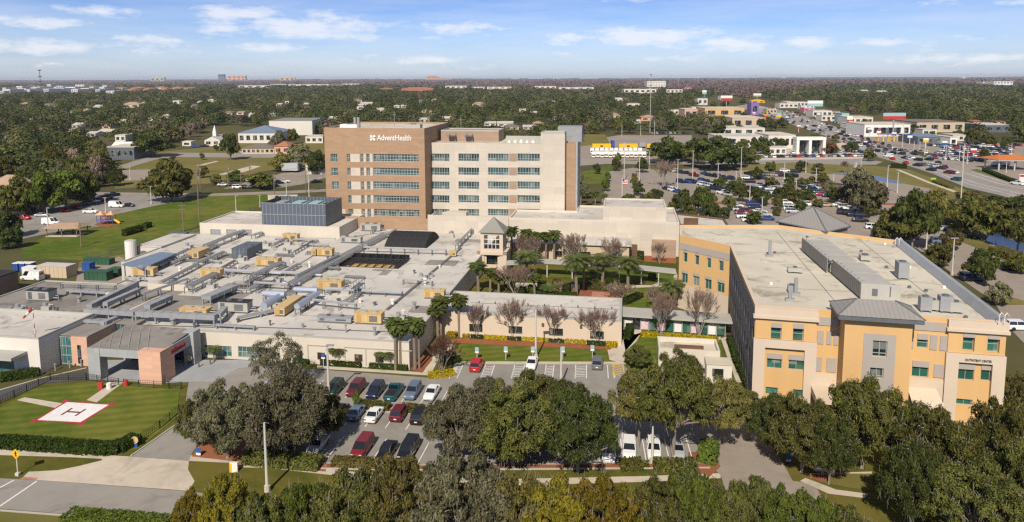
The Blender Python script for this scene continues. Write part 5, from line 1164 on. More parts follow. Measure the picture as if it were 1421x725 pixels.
u0, v = FH.g(190,357,2); u1, _ = FH.g(240,352,2); b = MB(); b.box(u0,u1,v,v+14,0,4.6); b.build('wall', M['cream_wall'], ac); b = MB(); b.box(u0-.1,u1+.1,v-.1,v+14.1,4.603,4.8); b.build('roof', M['roof'], ac); b = MB(); b.tube([(u0+2,v-.3,2.6),(u0+2,v-.004,2.6)],1.1,14); b.build('fan', M['galv_dark'], ac)
# ------------------------------------------------------------------ street furniture
POLES = [ # x, y of the foot, y of the top, kind, label
 (371,682,587,'post','tall pale concrete lamp post beside the sidewalk at the lower left oaks'),(684,632,596,'post','pale post standing among the middle oaks'),(905,642,592,'post','tan post in front of the parked white cars'),(456.5,552,480,'lamp','car park lamp post before the front wing with a single lamp'),
 (743.5,498,428,'lamp','lamp post on the lawn before the bare trees'),(778.5,535,482,'post','pale post right of the handicap bays'),(1136,548,505,'lamp','slim lamp post before the left bay of the orange building'),(1321,382,331,'lamp2','white two step lamp post by the tree island at the right'),
 (866,252,180+18,'post','pale pole on the island right of the entry avenue, leftmost'),(887,255,217,'post','pale pole on the avenue island beyond the first'),(901,236,210,'post','pale pole before the round oaks'),(940,262,222,'post','pole standing in the middle of the right car park'),(961,252,210,'post','tall pole left part of the right car park'),(996,258,227,'post','pole among slanted cars in the right car park'),
 (1021,262,238,'post','short pole in front of the round car park trees'),(1028,247,205,'post','tall pole behind the right car park'),(1040,284,255,'post','pole at the car row by the pavilion'),(1057,305,274,'post','pole beside the red car row'),(1088,254,226,'post','pole left of the pond'),(1104,279,250,'post','pole behind the hip roofed pavilion'),(1118,240,220,'post','short pole on the pond bank'),
 (1132,258,234,'post','pole right of the pavilion peak'),(1156,262,242,'post','pole before the moss hung tree'),(1194,247,221,'post','pole standing by the pond fountain'),(1231,260,230,'lamp','lamp pole right of the pond'),(1245,268,240,'post','thin pole by the highway path'),(1285,350,308,'lamp','lamp post in front of the red cars at the right'),(1333,283,200,'post','very tall concrete power pole beside the highway'),
 (1336,231,205,'post','pole at the dealer yard corner'),(1312,223,202,'post','tall dealer yard lamp, left one'),(1331,224,202,'post','tall dealer yard lamp, middle one'),(1342,228,204,'post','tall dealer yard lamp, right one'),(1283,215,198,'post','dealer yard lamp behind the median'),(1276,211,196,'post','dealer yard lamp left of the blue showroom'),(1268,211,196,'post','dealer yard lamp by the yellow arches'),(1252,205,170,'post','tall pole under the billboard'),
 (1396,240,226,'post','short pole beside the orange fuel canopy'),(1403,218,200,'post','pale pole behind the fuel canopy'),(863,190,172,'post','pole behind the yellow trailers'),(889,188,174,'post','second pole behind the yellow trailers'),(908,187,168,'post','third pole behind the yellow trailers'),
 (67,316,289,'lamp','lamp post in the left car park by the blue van'),(147,296,275,'post','pole beside the playground'),(210,283,259,'post','pale pole on the field before the big tree'),(147,238,220,'post','white pole at the vacant lot, left one'),(181,250,230,'post','white pole on the vacant slab'),(10,300,284,'post','pale pole by the apartment block'),
 (328,299,272,'lamp','lamp on a slim pole behind the dock building'),(398,278,252,'post','pale pole by the twin culvert pipes'),(429,275,238,'post','pale pole left of the tower'),(361,288,272,'post','leaning pale post left of the plant screen'),(843,330,298,'post','pale pole left of the upper cream block'),
]
wood_p = [(255,322,282,'dark utility pole in the field, left one'),(277,312,235,'tall utility pole with cross arms in the field'),(113,343,310,'utility pole beside the picnic shelter'),(136,255,225,'thin dark utility pole at the vacant lot'),(317,262,225,'dark utility pole left of the small parked cars'),(347,258,224,'dark utility pole behind the parked row'),(335,263,240,'short dark utility pole by the parked row'),(381,275,240,'dark utility pole by the culvert pipes'),(425,268,230,'brown utility pole left of the tower'),(278,262,226,'utility pole in front of the rounded tree'),(48,205,180,'utility pole in the left wood'),(262,195,175,'utility pole near the white church')]
for x, yb, yt, k, lab in POLES:
    X, Y = at(x, yb); h = z_at(yt, X, Y); t = thing('lamp_post' if 'lamp' in lab or k != 'post' else 'utility_pole', lab, 'lamp post' if 'lamp' in lab else 'pole', FW, X, Y)
    b = MB(); b.tube([(X,Y,0),(X,Y,h)], .19, 8, r2=.11); b.build('shaft', M['pole'], t)
    b = MB(); b.tube([(X,Y,0),(X,Y,.7)], .34, 8); b.build('base', M['concrete'], t)
    if k in ('lamp','lamp2'):
        b = MB(); b.box(X-.15,X+.9,Y-.2,Y+.2,h-.05,h+.14); b.build('lamp_head', M['galv'], t)
        if k == 'lamp2': b = MB(); b.box(X-.9,X-.15,Y-.2,Y+.2,h-.05,h+.14); b.build('lamp_head', M['galv'], t)
    elif 130 < Y < 420: b = MB(); b.box(X-.7,X+.7,Y-.15,Y+.15,h-.02,h+.14); b.build('lamp_head', M['galv'], t)
for x, yb, yt, lab in wood_p:
    X, Y = at(x, yb); h = z_at(yt, X, Y); t = thing('utility_pole', lab, 'utility pole', FW, X, Y)
    b = MB(); b.tube([(X,Y,0),(X,Y,h)], .20, 7, r2=.13); b.build('shaft', M['wood'], t); b = MB(); b.box(X-1.3,X+1.3,Y-.08,Y+.08,h-.9,h-.75); b.box(X-1.0,X+1.0,Y-.08,Y+.08,h-1.9,h-1.75); b.build('cross_arm', M['wood'], t)
    if h > 9: b = MB(); b.tube([(X+.45,Y,h-3.2),(X+.45,Y,h-2.3)], .28, 8); b.build('transformer', M['galv'], t)
# cables between the field poles
pts = [(277,312,235),(255,322,282),(113,343,310)]
for i, (a, c) in enumerate((((277,312,237),(425,268,232)),((113,343,312),(277,312,240)))):
    A, C = at(a[0],a[1]), at(c[0],c[1]); za, zc2 = z_at(a[2],*A), z_at(c[2],*C); b = MB()
    for o in (-1.1,0,1.1): b.tube([(A[0]+(C[0]-A[0])*k/10+o, A[1]+(C[1]-A[1])*k/10, za+(zc2-za)*k/10-1.2*math.sin(math.pi*k/10)) for k in range(11)], .02, 3)
    setp(b.build('power_cable', M['dark']), ['thin power cables from the tall field pole to the pole left of the tower','thin power cables from the shelter pole to the tall field pole'][i], 'cable')
# masts and flag
X, Y = at(902,185); t = thing('radio_mast', 'tall thin lattice mast rising above the trees right of the tower', 'mast', FW, X, Y); h = z_at(103, X, Y)
b = MB(); b.tube([(X,Y,0),(X,Y,h)], .45, 5, r2=.22); b.build('mast', M['galv'], t); b = MB()
for z in (h-.5,h-5,h-9): b.tube([(X-.9,Y,z),(X+.9,Y,z)], .35, 5)
b.build('antenna', M['galv_dark'], t)
X, Y = at(58,140); t = thing('radio_mast', 'slender radio mast on the left skyline', 'mast', FW, X, Y); h = z_at(97, X, Y)
b = MB(); b.tube([(X,Y,0),(X,Y,h)], 1.0, 4, r2=.6); b.build('mast', M['galv_dark'], t); b = MB()
for z in (h-1,h-14,h-24): b.tube([(X-3,Y,z),(X+3,Y,z)], 1.3, 5)
b.build('antenna', M['galv_dark'], t)
X, Y = at(863,282); t = thing('flagpole', 'flagpole with a striped red and white flag at the end of the avenue', 'flagpole', FW, X, Y); h = z_at(247, X, Y)
b = MB(); b.tube([(X,Y,0),(X,Y,h)], .1, 6); b.build('pole', M['white'], t)
b = MB()
for k in range(7): b.quad(*[(X+.1+a, Y+.15*math.sin(a*3), h-.3-2.1*c) for a, c in ((0,k/7),(1.9,k/7+.1),(1.9,(k+1)/7+.1),(0,(k+1)/7))], m=k % 2)
b.quad(*[(X+.1+a, Y-.03, h-.3-2.1*c) for a, c in ((0,0),(.8,.04),(.8,.53),(0,.5))], m=2); b.build('flag', [M['flag_red'], M['white'], M['blue']], t)
# signs near the front
def post_sign(x, yb, yt, label, kind, name='road_sign', cat='sign'):
    X, Y = at(x, yb); h = z_at(yt, X, Y); t = thing(name, label, cat, FH, *FH.uv(X, Y)); u, v = FH.uv(X, Y)
    b = MB(); b.tube([(u,v,0),(u,v,h)], .06, 6); b.build('post', M['pole'], t)
    if kind == 'diamond':
        b = MB(); s = .62; P = [(u,v-.08,h-s),(u+s,v-.08,h),(u,v-.08,h+s),(u-s,v-.08,h)]; b.quad(*P); b.quad(*[(p[0],p[1]+.03,p[2]) for p in P[::-1]]); b.build('plate', M['yellow'], t)
        b = MB(); y2 = v-.09   # walking figure
        for q in (((-.06,.26),(.06,.26),(.06,.36),(-.06,.36)),((-.08,-.04),(.08,-.04),(.07,.24),(-.07,.24)),((-.10,-.34),(-.02,-.34),(.06,-.04),(-.04,-.04)),((.14,-.34),(.22,-.34),(.06,-.04),(-.02,-.04)),((-.22,.02),(-.16,0),(0,.2),(-.04,.22)),((.16,.04),(.22,.06),(.04,.22),(0,.2))): b.quad(*[(u+a,y2,h+c) for a, c in q])
        b.build('symbol', M['black'], t)
        b = MB(); b.box(u-.22,u+.22,v-.18,v+.18,0,.35); b.build('base', M['pole'], t)
    elif kind == 'round':
        b = MB(); b.tube([(u,v-.12,h),(u,v-.06,h)], .46, 16); b.build('plate', M['tan'], t); b = MB(); b.box(u-.3,u+.3,v-.1,v-.06,h-1.0,h-.52); b.build('lower_plate', M['blue'], t)
    elif kind == 'blue':
        b = MB(); b.box(u-.3,u+.3,v-.1,v-.06,h-.65,h); b.build('plate', M['blue' if 'lawn' not in label else 'teal'], t); b = MB(); b.box(u-.3,u+.3,v-.1,v-.06,h-.95,h-.68); b.build('lower_plate', M['white'], t)
    elif kind == 'board':
        b = MB(); b.box(u-.95,u+.95,v-.16,v-.06,h-.75,h); b.build('board', M['seam_blue'], t); b = MB(); b.box(u-.7,u+.7,v-.18,v-.163,h-.5,h-.3); b.build('text_strip', M['white'], t)
        b = MB(); b.box(u-.16,u+.16,v-.1,v+.1,0,h-.75); b.build('stem', M['seam_blue'], t)
post_sign(25,660,630,'yellow diamond pedestrian crossing sign at the street corner','diamond'); post_sign(188.5,621,610.5,'round tan sign over a small blue plate by the hedge corner','round'); post_sign(276,633,621,'small blue sign at the oak bed across the drive','blue')
for x, yb, yt, i in ((662,500,482,0),(702,500,481,1),(739.5,500,481,2),(781,499,481,3),(822,497,479,4)): post_sign(x, yb, yt, f'accessible parking sign on the lawn edge, {ORD[i]} of five from the left','blue')
post_sign(449,508,490,'small blue sign before the front hospital wall','blue'); post_sign(1141,660,645,'blue grey direction board on a short stem beside the access road','board','direction_sign'); post_sign(1094,640,630,'small blue plate at the shaded red bed by the access road','blue'); post_sign(264,508,497,'yellow round sign beside the emergency entrance','round')
# totem sign, red hydrant, standing cylinders
X, Y = at(325,655); t = thing('totem_sign', 'small white and yellow totem sign on the grass by the sidewalk', 'sign', FW, X, Y); b = MB(); b.box(X-.45,X+.45,Y-.15,Y+.15,0,1.15); b.build('body', M['white'], t); b = MB(); b.box(X-.47,X-.2,Y-.17,Y-.153,0,1.1); b.build('yellow_stripe', M['yellow'], t)
X, Y = at(142,540); t = thing('fire_cabinet', 'red fire equipment stand at the end of the helipad path', 'fire cabinet', FW, X, Y); b = MB(); b.box(X-.6,X+.1,Y-.2,Y+.2,0,1.0); b.build('cabinet', M['red'], t); b = MB(); b.tube([(X+1.0,Y,0),(X+1.0,Y,.9)], .35, 10); b.build('drum', M['white'], t)
X, Y = at(175,536); b = MB(); b.tube([(X,Y,0),(X,Y,.75)], .35, 10); b.tube([(X,Y,.75),(X,Y,.9)], .25, 10); setp(b.build('red_drum', M['red'], None, FW, (X,Y,0)), 'single red drum standing on the helipad fence line', 'drum')
for i, (x, y) in enumerate(((258,512),(276,510),(292,506),(232,531))):
    X, Y = at(x, y); b = MB(); b.tube([(X,Y,0),(X,Y,1.0)], .12, 8); setp(b.build('bollard', M['galv_dark'], None, FW, (X,Y,0)), f'dark bollard on the emergency apron, {["second","third","fourth","first"][i]} from the left', 'bollard', 'bollards at the emergency entrance')
for i, (x, y) in enumerate(((77,515),(97,511),(113,509))):
    X, Y = at(x, y); b = MB(); b.tube([(X,Y,0),(X,Y,1.0)], .1, 8); b.tube([(X,Y,1.0),(X,Y,1.15)], .16, 8); setp(b.build('bollard', M['galv'], None, FW, (X,Y,0)), f'slim bollard light in the turret bed, {ORD[i]} from the left', 'bollard', 'bollard lights by the turret')
# helipad fence
def fence(pts, label, h=1.1, gap=2.0, m='black', wires=4, group=None):
    P = [Vector(at(*p)) for p in pts]; t = thing('metal_fence', label, 'fence', FW, P[0].x, P[0].y, 0, group); posts = MB(); rails = MB()
    for i in range(len(P)-1):
        d = P[i+1]-P[i]; n = max(1, int(d.length/gap))
        for k in range(n+1):
            q = P[i]+d*k/n; posts.box(q.x-.04,q.x+.04,q.y-.04,q.y+.04,0,h)
        for z in np.linspace(.12, h-.04, wires): rails.tube([(*P[i], z), (*P[i+1], z)], .025, 4)
        for k in range(int(d.length/.35)): q = P[i]+d*(k+.5)/int(d.length/.35); rails.box(q.x-.012,q.x+.012,q.y-.012,q.y+.012,.1,h-.05)
    posts.build('posts', M[m], t); rails.build('railing', M[m], t)
fence([(-20,570),(20,552),(70,528),(120,528),(165,535)],'black railing along the emergency drive side of the helipad lawn'); fence([(172,536),(235,540),(252,540)],'black railing behind the helipad lawn on the right'); fence([(196,613),(222,595),(249,572)],'black railing beside the asphalt drive')
fence([(120,360),(200,343),(285,318),(365,287)],'thin dark chain link fence across the field',1.3,3.0,'galv_dark',3)
# playground and shelter
X, Y = at(94,326); t = thing('picnic_shelter', 'open picnic shelter with a tan hip roof in the green field', 'shelter', FW, X, Y)
b = MB(); b.box(X-4.6,X+4.6,Y-3,Y+3,.02,.14); b.build('slab', M['concrete'], t); b = MB(); b.hip(X-5.2,X+5.2,Y-3.6,Y+3.6,2.5,3.6,7); b.build('roof', M['shingle_tan'], t)
for a in (-4.3,0,4.3):
    for c in (-2.7,2.7): b = MB(); b.box(X+a-.1,X+a+.1,Y+c-.1,Y+c+.1,.14,2.5); b.build('post', M['wood'], t)
for c, n in ((-2.2,'left'),(2.2,'right')):
    t2 = thing('picnic_table', f'wooden picnic table under the tan shelter, {n} one', 'table', FW, X+c, Y, .14)
    b = MB(); b.box(X+c-.9,X+c+.9,Y-.35,Y+.35,.86,.92); b.build('table_top', M['wood'], t2); b = MB(); b.box(X+c-.9,X+c+.9,Y-.8,Y-.55,.55,.6); b.box(X+c-.9,X+c+.9,Y+.55,Y+.8,.55,.6); b.build('bench', M['wood'], t2); 
    for e in (-.7,.6): b = MB(); b.box(X+c+e,X+c+e+.1,Y-.6,Y+.6,.14,.85); b.build('leg', M['wood'], t2)
X, Y = at(148,311); t = thing('playground_set', 'colourful playground tower with red roofs and a yellow slide', 'playground', FW, X, Y)
b = MB()
for a in (-2.4,-.8,.8,2.4):
    for c in (-1,1): b.tube([(X+a,Y+c,0),(X+a,Y+c,3.0)], .09, 6)
b.build('frame', M['blue'], t); b = MB(); b.box(X-2.4,X+2.4,Y-1,Y+1,1.1,1.25); b.build('deck', M['purple'], t)
for a in (-1.6,1.6): b = MB(); b.hip(X+a-1.2,X+a+1.2,Y-1.3,Y+1.3,3.0,4.2); b.build('roof', M['salmon'], t)
b = MB(); b.prism([(X-.8,Y-.9),(X+.8,Y-.9),(X+.8,Y+.9),(X-.8,Y+.9)],2.4,2.6); b.build('canopy', M['red'], t); b = MB(); b.tube([(X+2.4,Y,1.4),(X+3.2,Y-.2,1.0),(X+4.4,Y-.4,.3)], .35, 8); b.build('slide', M['yellow'], t)
sheet('play_mulch', [(130,313),(140,307),(165,306),(170,310),(150,315)], M['mulch'])
# twin culvert pipes
t = thing('culvert', 'pair of round black culvert openings in a low concrete headwall', 'culvert', FW, *at(392,279)); X, Y = at(392,279)
b = MB(); b.box(X-5.5,X+5.5,Y+.4,Y+.8,0,2.2); b.build('headwall', M['concrete'], t)
for a in (-2,2): b = MB(); b.tube([(X+a,Y+.2,1.0),(X+a,Y+.395,1.0)], .95, 14); b.build('pipe', M['black'], t)
# flat green sign by the highway, fountain
X, Y = at(1295,252); t = thing('lime_sign', 'lime green banner on the grass beside the highway path', 'sign', FW, X, Y); b = MB(); b.box(X-1.1,X+1.1,Y-.05,Y+.05,.4,1.6); b.build('panel', M['lime'], t); b = MB(); b.box(X-1.0,X-.9,Y+.06,Y+.14,0,1.5); b.box(X+.9,X+1.0,Y+.06,Y+.14,0,1.5); b.build('stake', M['wood'], t)
# ------------------------------------------------------------------ vegetation
def leaf_mesh(name, pts, nrm, size, tone, aspect=1.7, rng=RNG):
    """one quad per leaf spray: pts Nx3, nrm Nx3 facing, size N, tone N"""
    n = len(pts); nrm = nrm/np.maximum(np.linalg.norm(nrm, axis=1, keepdims=True), 1e-6)
    t = rng.normal(size=(n, 3)); a = np.cross(nrm, t); a /= np.maximum(np.linalg.norm(a, axis=1, keepdims=True), 1e-6); b = np.cross(nrm, a)
    s = np.asarray(size).reshape(-1, 1)/2; a = a*s*aspect; b = b*s
    j = 1+rng.uniform(-.35, .35, (n, 4, 1))
    V = np.stack([pts-a*j[:,0], pts-b*j[:,1], pts+a*j[:,2], pts+b*j[:,3]], 1).reshape(-1, 3)
    me = bpy.data.meshes.new(name); me.vertices.add(4*n); me.vertices.foreach_set('co', V.astype(np.float32).ravel())
    me.loops.add(4*n); me.loops.foreach_set('vertex_index', np.arange(4*n, dtype=np.int32))
    me.polygons.add(n); me.polygons.foreach_set('loop_start', np.arange(0, 4*n, 4, dtype=np.int32))
    at_ = me.attributes.new('tone', 'FLOAT', 'FACE'); at_.data.foreach_set('value', np.asarray(tone, dtype=np.float32))
    me.update(calc_edges=True); return me
def sph(n, rng): v = rng.normal(size=(n, 3)); return v/np.linalg.norm(v, axis=1, keepdims=True)
def crown(seed, n, leaf, lobes=22, z0=.2, lobe_r=(.2,.36), flat=.85, gap=.35, spread=1.0, top=1.0):
    """unit crown: radius 1, height 1; lobes spread through a dome, each a loose shell of leaf sprays"""
    rng = np.random.default_rng(seed); C = []
    while len(C) < lobes:
        p = rng.uniform(-1, 1, 3); q = np.hypot(p[0], p[1])
        zz = (p[2]+1)/2; lim = math.sqrt(max(0, 1-(zz*.98)**2.2))*(.55+.45*min(1, zz/.22))
        if q > lim: continue
        if q < .38*lim and zz < .45: continue
        C.append((p[0]*.78*spread, p[1]*.78*spread, z0+(top-z0)*(.12+.72*zz)))
    C = np.array(C); Rr = rng.uniform(*lobe_r, lobes); w = Rr**2; idx = rng.choice(lobes, n, p=w/w.sum())
    d = sph(n, rng); d[:,2] = np.where(d[:,2] < -.3, -d[:,2]*.6, d[:,2])
    r = Rr[idx]*(rng.uniform(.25, 1.0, n)**.45)
    # holes in each lobe
    hole = np.sin(d[:,0]*7+idx*1.7)*np.sin(d[:,1]*6+idx*2.3)*np.sin(d[:,2]*7+idx)
    r = r*(1+.22*hole)
    P = C[idx]+d*r[:,None]*np.array([1, 1, flat*.75])
    keep = hole > -gap; P, d, idx = P[keep], d[keep], idx[keep]
    nrm = d*.8+rng.normal(size=d.shape)*.36+np.array([0, 0, .42])
    tone = np.clip(.48+.30*rng.normal(size=len(P))+.16*np.sin(idx*12.9), 0, 1)
    me = leaf_mesh('crown', P, nrm, leaf*rng.uniform(.6, 1.35, len(P)), tone, rng=rng); return me, C, Rr
def trunk_mesh(C, seed, r=.035, z0=.2, twigs=60, Rr=None):
    NT = [10**9]; rng = random.Random(seed); b = MB(); fork = (.02, .01, z0*.95)
    b.tube([(0,0,-.01),(0,.01,z0*.5),fork], r*1.25, 8, r2=r*.9)
    for i, c in enumerate(C):
        if i % 2 and len(C) > 14: continue
        m = ((c[0]*.5+rng.uniform(-.05,.05)), c[1]*.5+rng.uniform(-.05,.05), fork[2]+(c[2]-fork[2])*.62)
        b.tube([fork, m, tuple(c)], r*.42, 5, r2=r*.12, cap=False)
    for k in range(twigs):
        i = rng.randrange(len(C)); c = Vector(C[i]); d = Vector((rng.gauss(0,1), rng.gauss(0,1), rng.gauss(.3,1))).normalized(); L = (Rr[i] if Rr is not None else .2)
        b.tube([tuple(c+d*L*.3), tuple(c+d*L*.75+Vector((rng.uniform(-.03,.03),rng.uniform(-.03,.03),.01))), tuple(c+d*L*1.15)], r*.15, 3, r2=r*.05, cap=False); NT[0] = len(b.f) if not k else NT[0]
    me = bpy.data.meshes.new('trunk'); me.from_pydata(b.v, [], b.f); me.materials.append(M['bark']); me.materials.append(M['twig'])
    me.polygons.foreach_set('material_index', [1 if q >= NT[0] else 0 for q in range(len(b.f))]); return me
VAR = {}
def variants(kind, k, fn): VAR[kind] = [fn(i) for i in range(k)]
def oakv(n, leaf, lobes, z0, tw, **kw):
    def f(i):
        me, C, Rr = crown(100+i*7+n, n, leaf, lobes, z0, **kw); return me, trunk_mesh(C, i, .032, z0, tw, Rr)
    return f
variants('big', 6, oakv(72000, .0185, 120, .14, 420, lobe_r=(.07,.17), gap=.20, flat=1.0))
variants('high', 3, oakv(60000, .0185, 110, .32, 320, lobe_r=(.07,.17), gap=.20, flat=.8))
variants('sparse', 2, oakv(20000, .018, 80, .15, 420, lobe_r=(.08,.17), gap=.12))
variants('front', 4, oakv(52000, .025, 90, .2, 320, lobe_r=(.08,.19), gap=.2))
variants('mid', 6, oakv(5200, .075, 30, .12, 60, lobe_r=(.16,.32)))
variants('tall', 4, oakv(5200, .08, 30, .08, 40, lobe_r=(.18,.34), spread=.95))
variants('far', 6, oakv(900, .19, 16, .12, 8, lobe_r=(.24,.42)))
def bare(i):
    """leafless crape myrtle: a fan of stems with a haze of fine twigs"""
    rng = np.random.default_rng(500+i); rr = random.Random(i); b = MB(); tips = []
    for k in range(7):
        a = 2*math.pi*k/7+rr.uniform(-.3,.3); s = rr.uniform(.45,.95); m = Vector((math.cos(a)*s*.5, math.sin(a)*s*.5, .4)); b.tube([(math.cos(a)*.04, math.sin(a)*.04, 0), tuple(m*.6), tuple(m)], .022, 5, r2=.012, cap=False)
        for q in range(5):
            e = m+Vector((rr.gauss(0,.26)+m.x*.55, rr.gauss(0,.26)+m.y*.55, rr.uniform(.15,.45))); b.tube([tuple(m), tuple((m+e)/2+Vector((rr.uniform(-.03,.03),0,.03))), tuple(e)], .010, 4, r2=.005, cap=False); tips.append((m, e))
            for w_ in range(4):
                g = e+Vector((rr.gauss(0,.16), rr.gauss(0,.16), rr.uniform(.02,.22))); mm = (m+e*2)/3; b.tube([tuple(mm), tuple(g)], .005, 3, r2=.003, cap=False); tips.append((mm, g))
    me2 = bpy.data.meshes.new('trunk'); me2.from_pydata(b.v, [], b.f); me2.materials.append(M['twig'])
    n = 4600; V, T = [], []
    for k in range(n):
        m, e = tips[rr.randrange(len(tips))]; o = m+(e-m)*rr.uniform(.45,1); d = Vector((rr.gauss(0,.6)+o.x, rr.gauss(0,.6)+o.y, rr.uniform(.1,1.1))).normalized()*rr.uniform(.06,.16); s = d.cross(Vector((rr.gauss(0,1),rr.gauss(0,1),rr.gauss(0,1)))).normalized()*.0056
        V += [o-s, o+s, o+d+s*.4, o+d-s*.4]
    V = np.array([tuple(v) for v in V], dtype=np.float32); V[:, :2] /= 1.0; V[:, 2] = np.minimum(V[:, 2], 1.02)
    me = bpy.data.meshes.new('crown'); me.from_pydata([tuple(v) for v in V], [], [tuple(range(4*k, 4*k+4)) for k in range(n)])
    a = me.attributes.new('tone', 'FLOAT', 'FACE'); a.data.foreach_set('value', rng.uniform(0, 1, n).astype(np.float32)); return me, me2
variants('bare', 4, bare)
def palm(i, date=False):
    """unit height 1: trunk to .0 .. .84; fronds arch from the top (built for a palm about eight metres tall)"""
    rr = random.Random(900+i); b = MB(); lean = rr.uniform(-.02,.02); top = (lean, 0, .80)
    b.tube([(0,0,-.005),(lean*.3,0,.3),(lean*.8,0,.6),top], .026, 8, r2=.020); b.tube([(lean,0,.76),(lean,0,.82)], .03, 8, r2=.022)
    me2 = bpy.data.meshes.new('trunk'); me2.from_pydata(b.v, [], b.f); me2.materials.append(M['palm_trunk'])
    V, Fc, T = [], [], []; nf = 60 if not date else 64; L0 = .20 if not date else .30
    for k in range(nf):
        a = 2.399*k+rr.uniform(-.2,.2); up = 1.25-2.0*(k/nf)+rr.uniform(-.12,.12); L = L0*rr.uniform(.85,1.1); dead = 0
        P = []; ang = up
        p = Vector(top)+Vector((0,0,.02)); seg = 7
        for s in range(seg+1):
            P.append(p.copy()); p = p+Vector((math.cos(a)*math.cos(ang), math.sin(a)*math.cos(ang), math.sin(ang)))*L/seg; ang -= .26 if date else .23
        side = Vector((-math.sin(a), math.cos(a), 0))
        tn = rr.uniform(.25,.95) if k < nf*.82 else rr.uniform(0,.3)
        for s in range(1, seg+1):
            for f in (0, .5):
                c = P[s-1].lerp(P[s], f); d = (P[s]-P[s-1]).normalized()
                if date: ll = .085*math.sin(math.pi*min(1,(s+f)/(seg+1)))**.6; wdt = .010
                else: ll = .075*math.sin(math.pi*min(.92,(s+f-.6)/(seg+.4)+.08))**.7 if s > 2 else .012; wdt = .020
                for sg_ in (-1, 1):
                    e = c+(side*sg_*.8+d*.75-Vector((0,0,.30))).normalized()*ll; w2 = d*wdt; n0 = len(V)
                    V += [tuple(c-w2), tuple(c+w2), tuple(e)]; Fc.append((n0, n0+1, n0+2)); T.append(min(1, max(0, tn+rr.uniform(-.15,.15))))
    me = bpy.data.meshes.new('crown'); me.from_pydata(V, [], Fc); a_ = me.attributes.new('tone', 'FLOAT', 'FACE'); a_.data.foreach_set('value', np.array(T, dtype=np.float32)); return me, me2
variants('palm', 4, palm); variants('date', 3, lambda i: palm(i+20, True))

TREES = []
def tree(x, yb, yt, hw, kind, leaf, name, label, cat='tree', group=None, h=None):
    """x, yb: foot of the trunk in the photo; yt: top row; hw: half width of the crown in photo pixels"""
    X, Y = at(x, yb); D = math.hypot(X, Y, CAMH); h = h or z_at(yt, X, Y); r = hw*Y/FPX
    t = thing(name, label, cat, FW, X, Y, 0, group, random.uniform(0, 6.28)); me, tr = VAR[kind][len(TREES) % len(VAR[kind])]
    t.scale = (r, r, h) if kind not in ('palm','date') else ((r/.24, r/.24, h) if kind == 'date' else (r/.20, r/.20, h))
    c = new_obj('crown', me, t)
    if not me.materials: me.materials.append(LEAF[leaf])
    c.material_slots[0].link = 'OBJECT'; c.material_slots[0].material = LEAF[leaf]
    new_obj('trunk', tr, t); TREES.append((t, x, yb)); return t
def zone_label(items, zone, noun):
    """items: (object, x, description) of one zone; ordinal from the left names each"""
    items = sorted(items, key=lambda q: q[1])
    for i, (o, x, d) in enumerate(items):
        n = len(items); pos = 'leftmost' if i == 0 else 'rightmost' if i == n-1 else ''
        if n == 1: o['label'] = f'{d} {noun} {zone}'
        elif i in (0, n-1): o['label'] = f'{d} {noun} {zone}, {pos}'
        else: o['label'] = f'{d} {noun} {zone}, {ORD[i]} from the left'
def grove(zone, spec, kind, name='oak_tree', noun='tree', cat='tree', leafs=None, descs=None):
    out = []
    for s in spec:
        x, yb, yt, hw = s[:4]; lf = s[4] if len(s) > 4 else random.choice(leafs or ['oak']); kd = s[5] if len(s) > 5 else kind
        t = tree(x, yb, yt, hw, kd, lf, name, 'x', cat, f'{noun}s {zone}'); out.append((t, x, dict(oak='olive green', oak_dark='dark green', olive='brownish olive', mossy='grey mossy', yellow='yellowish green', bright='bright green', bare='bare twiggy', rust='rusty brown', palm='green', date='feathery')[lf]))
    zone_label(out, zone, noun)
# big oaks of the front car park
grove('left of the front car park', [(316,636,520,71,'mossy'),(398,634,508,89,'mossy'),(272,622,545,34,'oak'),(455,612,540,34,'oak')], 'big', noun='live oak')
tree(384,545,456,52,'sparse','mossy','oak_tree','airy thin crowned young oak in front of the cream front wing','tree')
grove('in the middle of the front car park', [(640,640,528,70,'mossy'),(712,650,516,84,'oak'),(802,656,530,74,'oak_dark'),(745,600,510,64,'oak'),(680,606,518,58,'mossy'),(790,604,520,52,'oak_dark')], 'big', noun='live oak')
grove('behind the parked white cars', [(934,640,492,74,'oak','high'),(886,622,504,56,'olive','high'),(998,622,520,58,'olive','high'),(940,570,476,50,'oak'),(885,510,478,28,'oak'),(1040,610,540,36,'oak','high')], 'big', noun='live oak')
grove('in front of the orange building', [(1075,628,540,52,'oak_dark'),(1112,655,540,71,'oak'),(1196,650,512,75,'oak'),(1150,672,566,46,'oak_dark'),(1262,640,552,46,'oak'),(1222,560,512,29,'bright')], 'big', noun='live oak')
grove('at the lower right corner', [(1300,700,552,80,'oak'),(1386,690,540,75,'oak'),(1262,735,600,59,'oak_dark'),(1350,760,630,92,'oak'),(1425,740,590,69,'oak'),(1412,560,512,29,'olive')], 'big', noun='live oak')
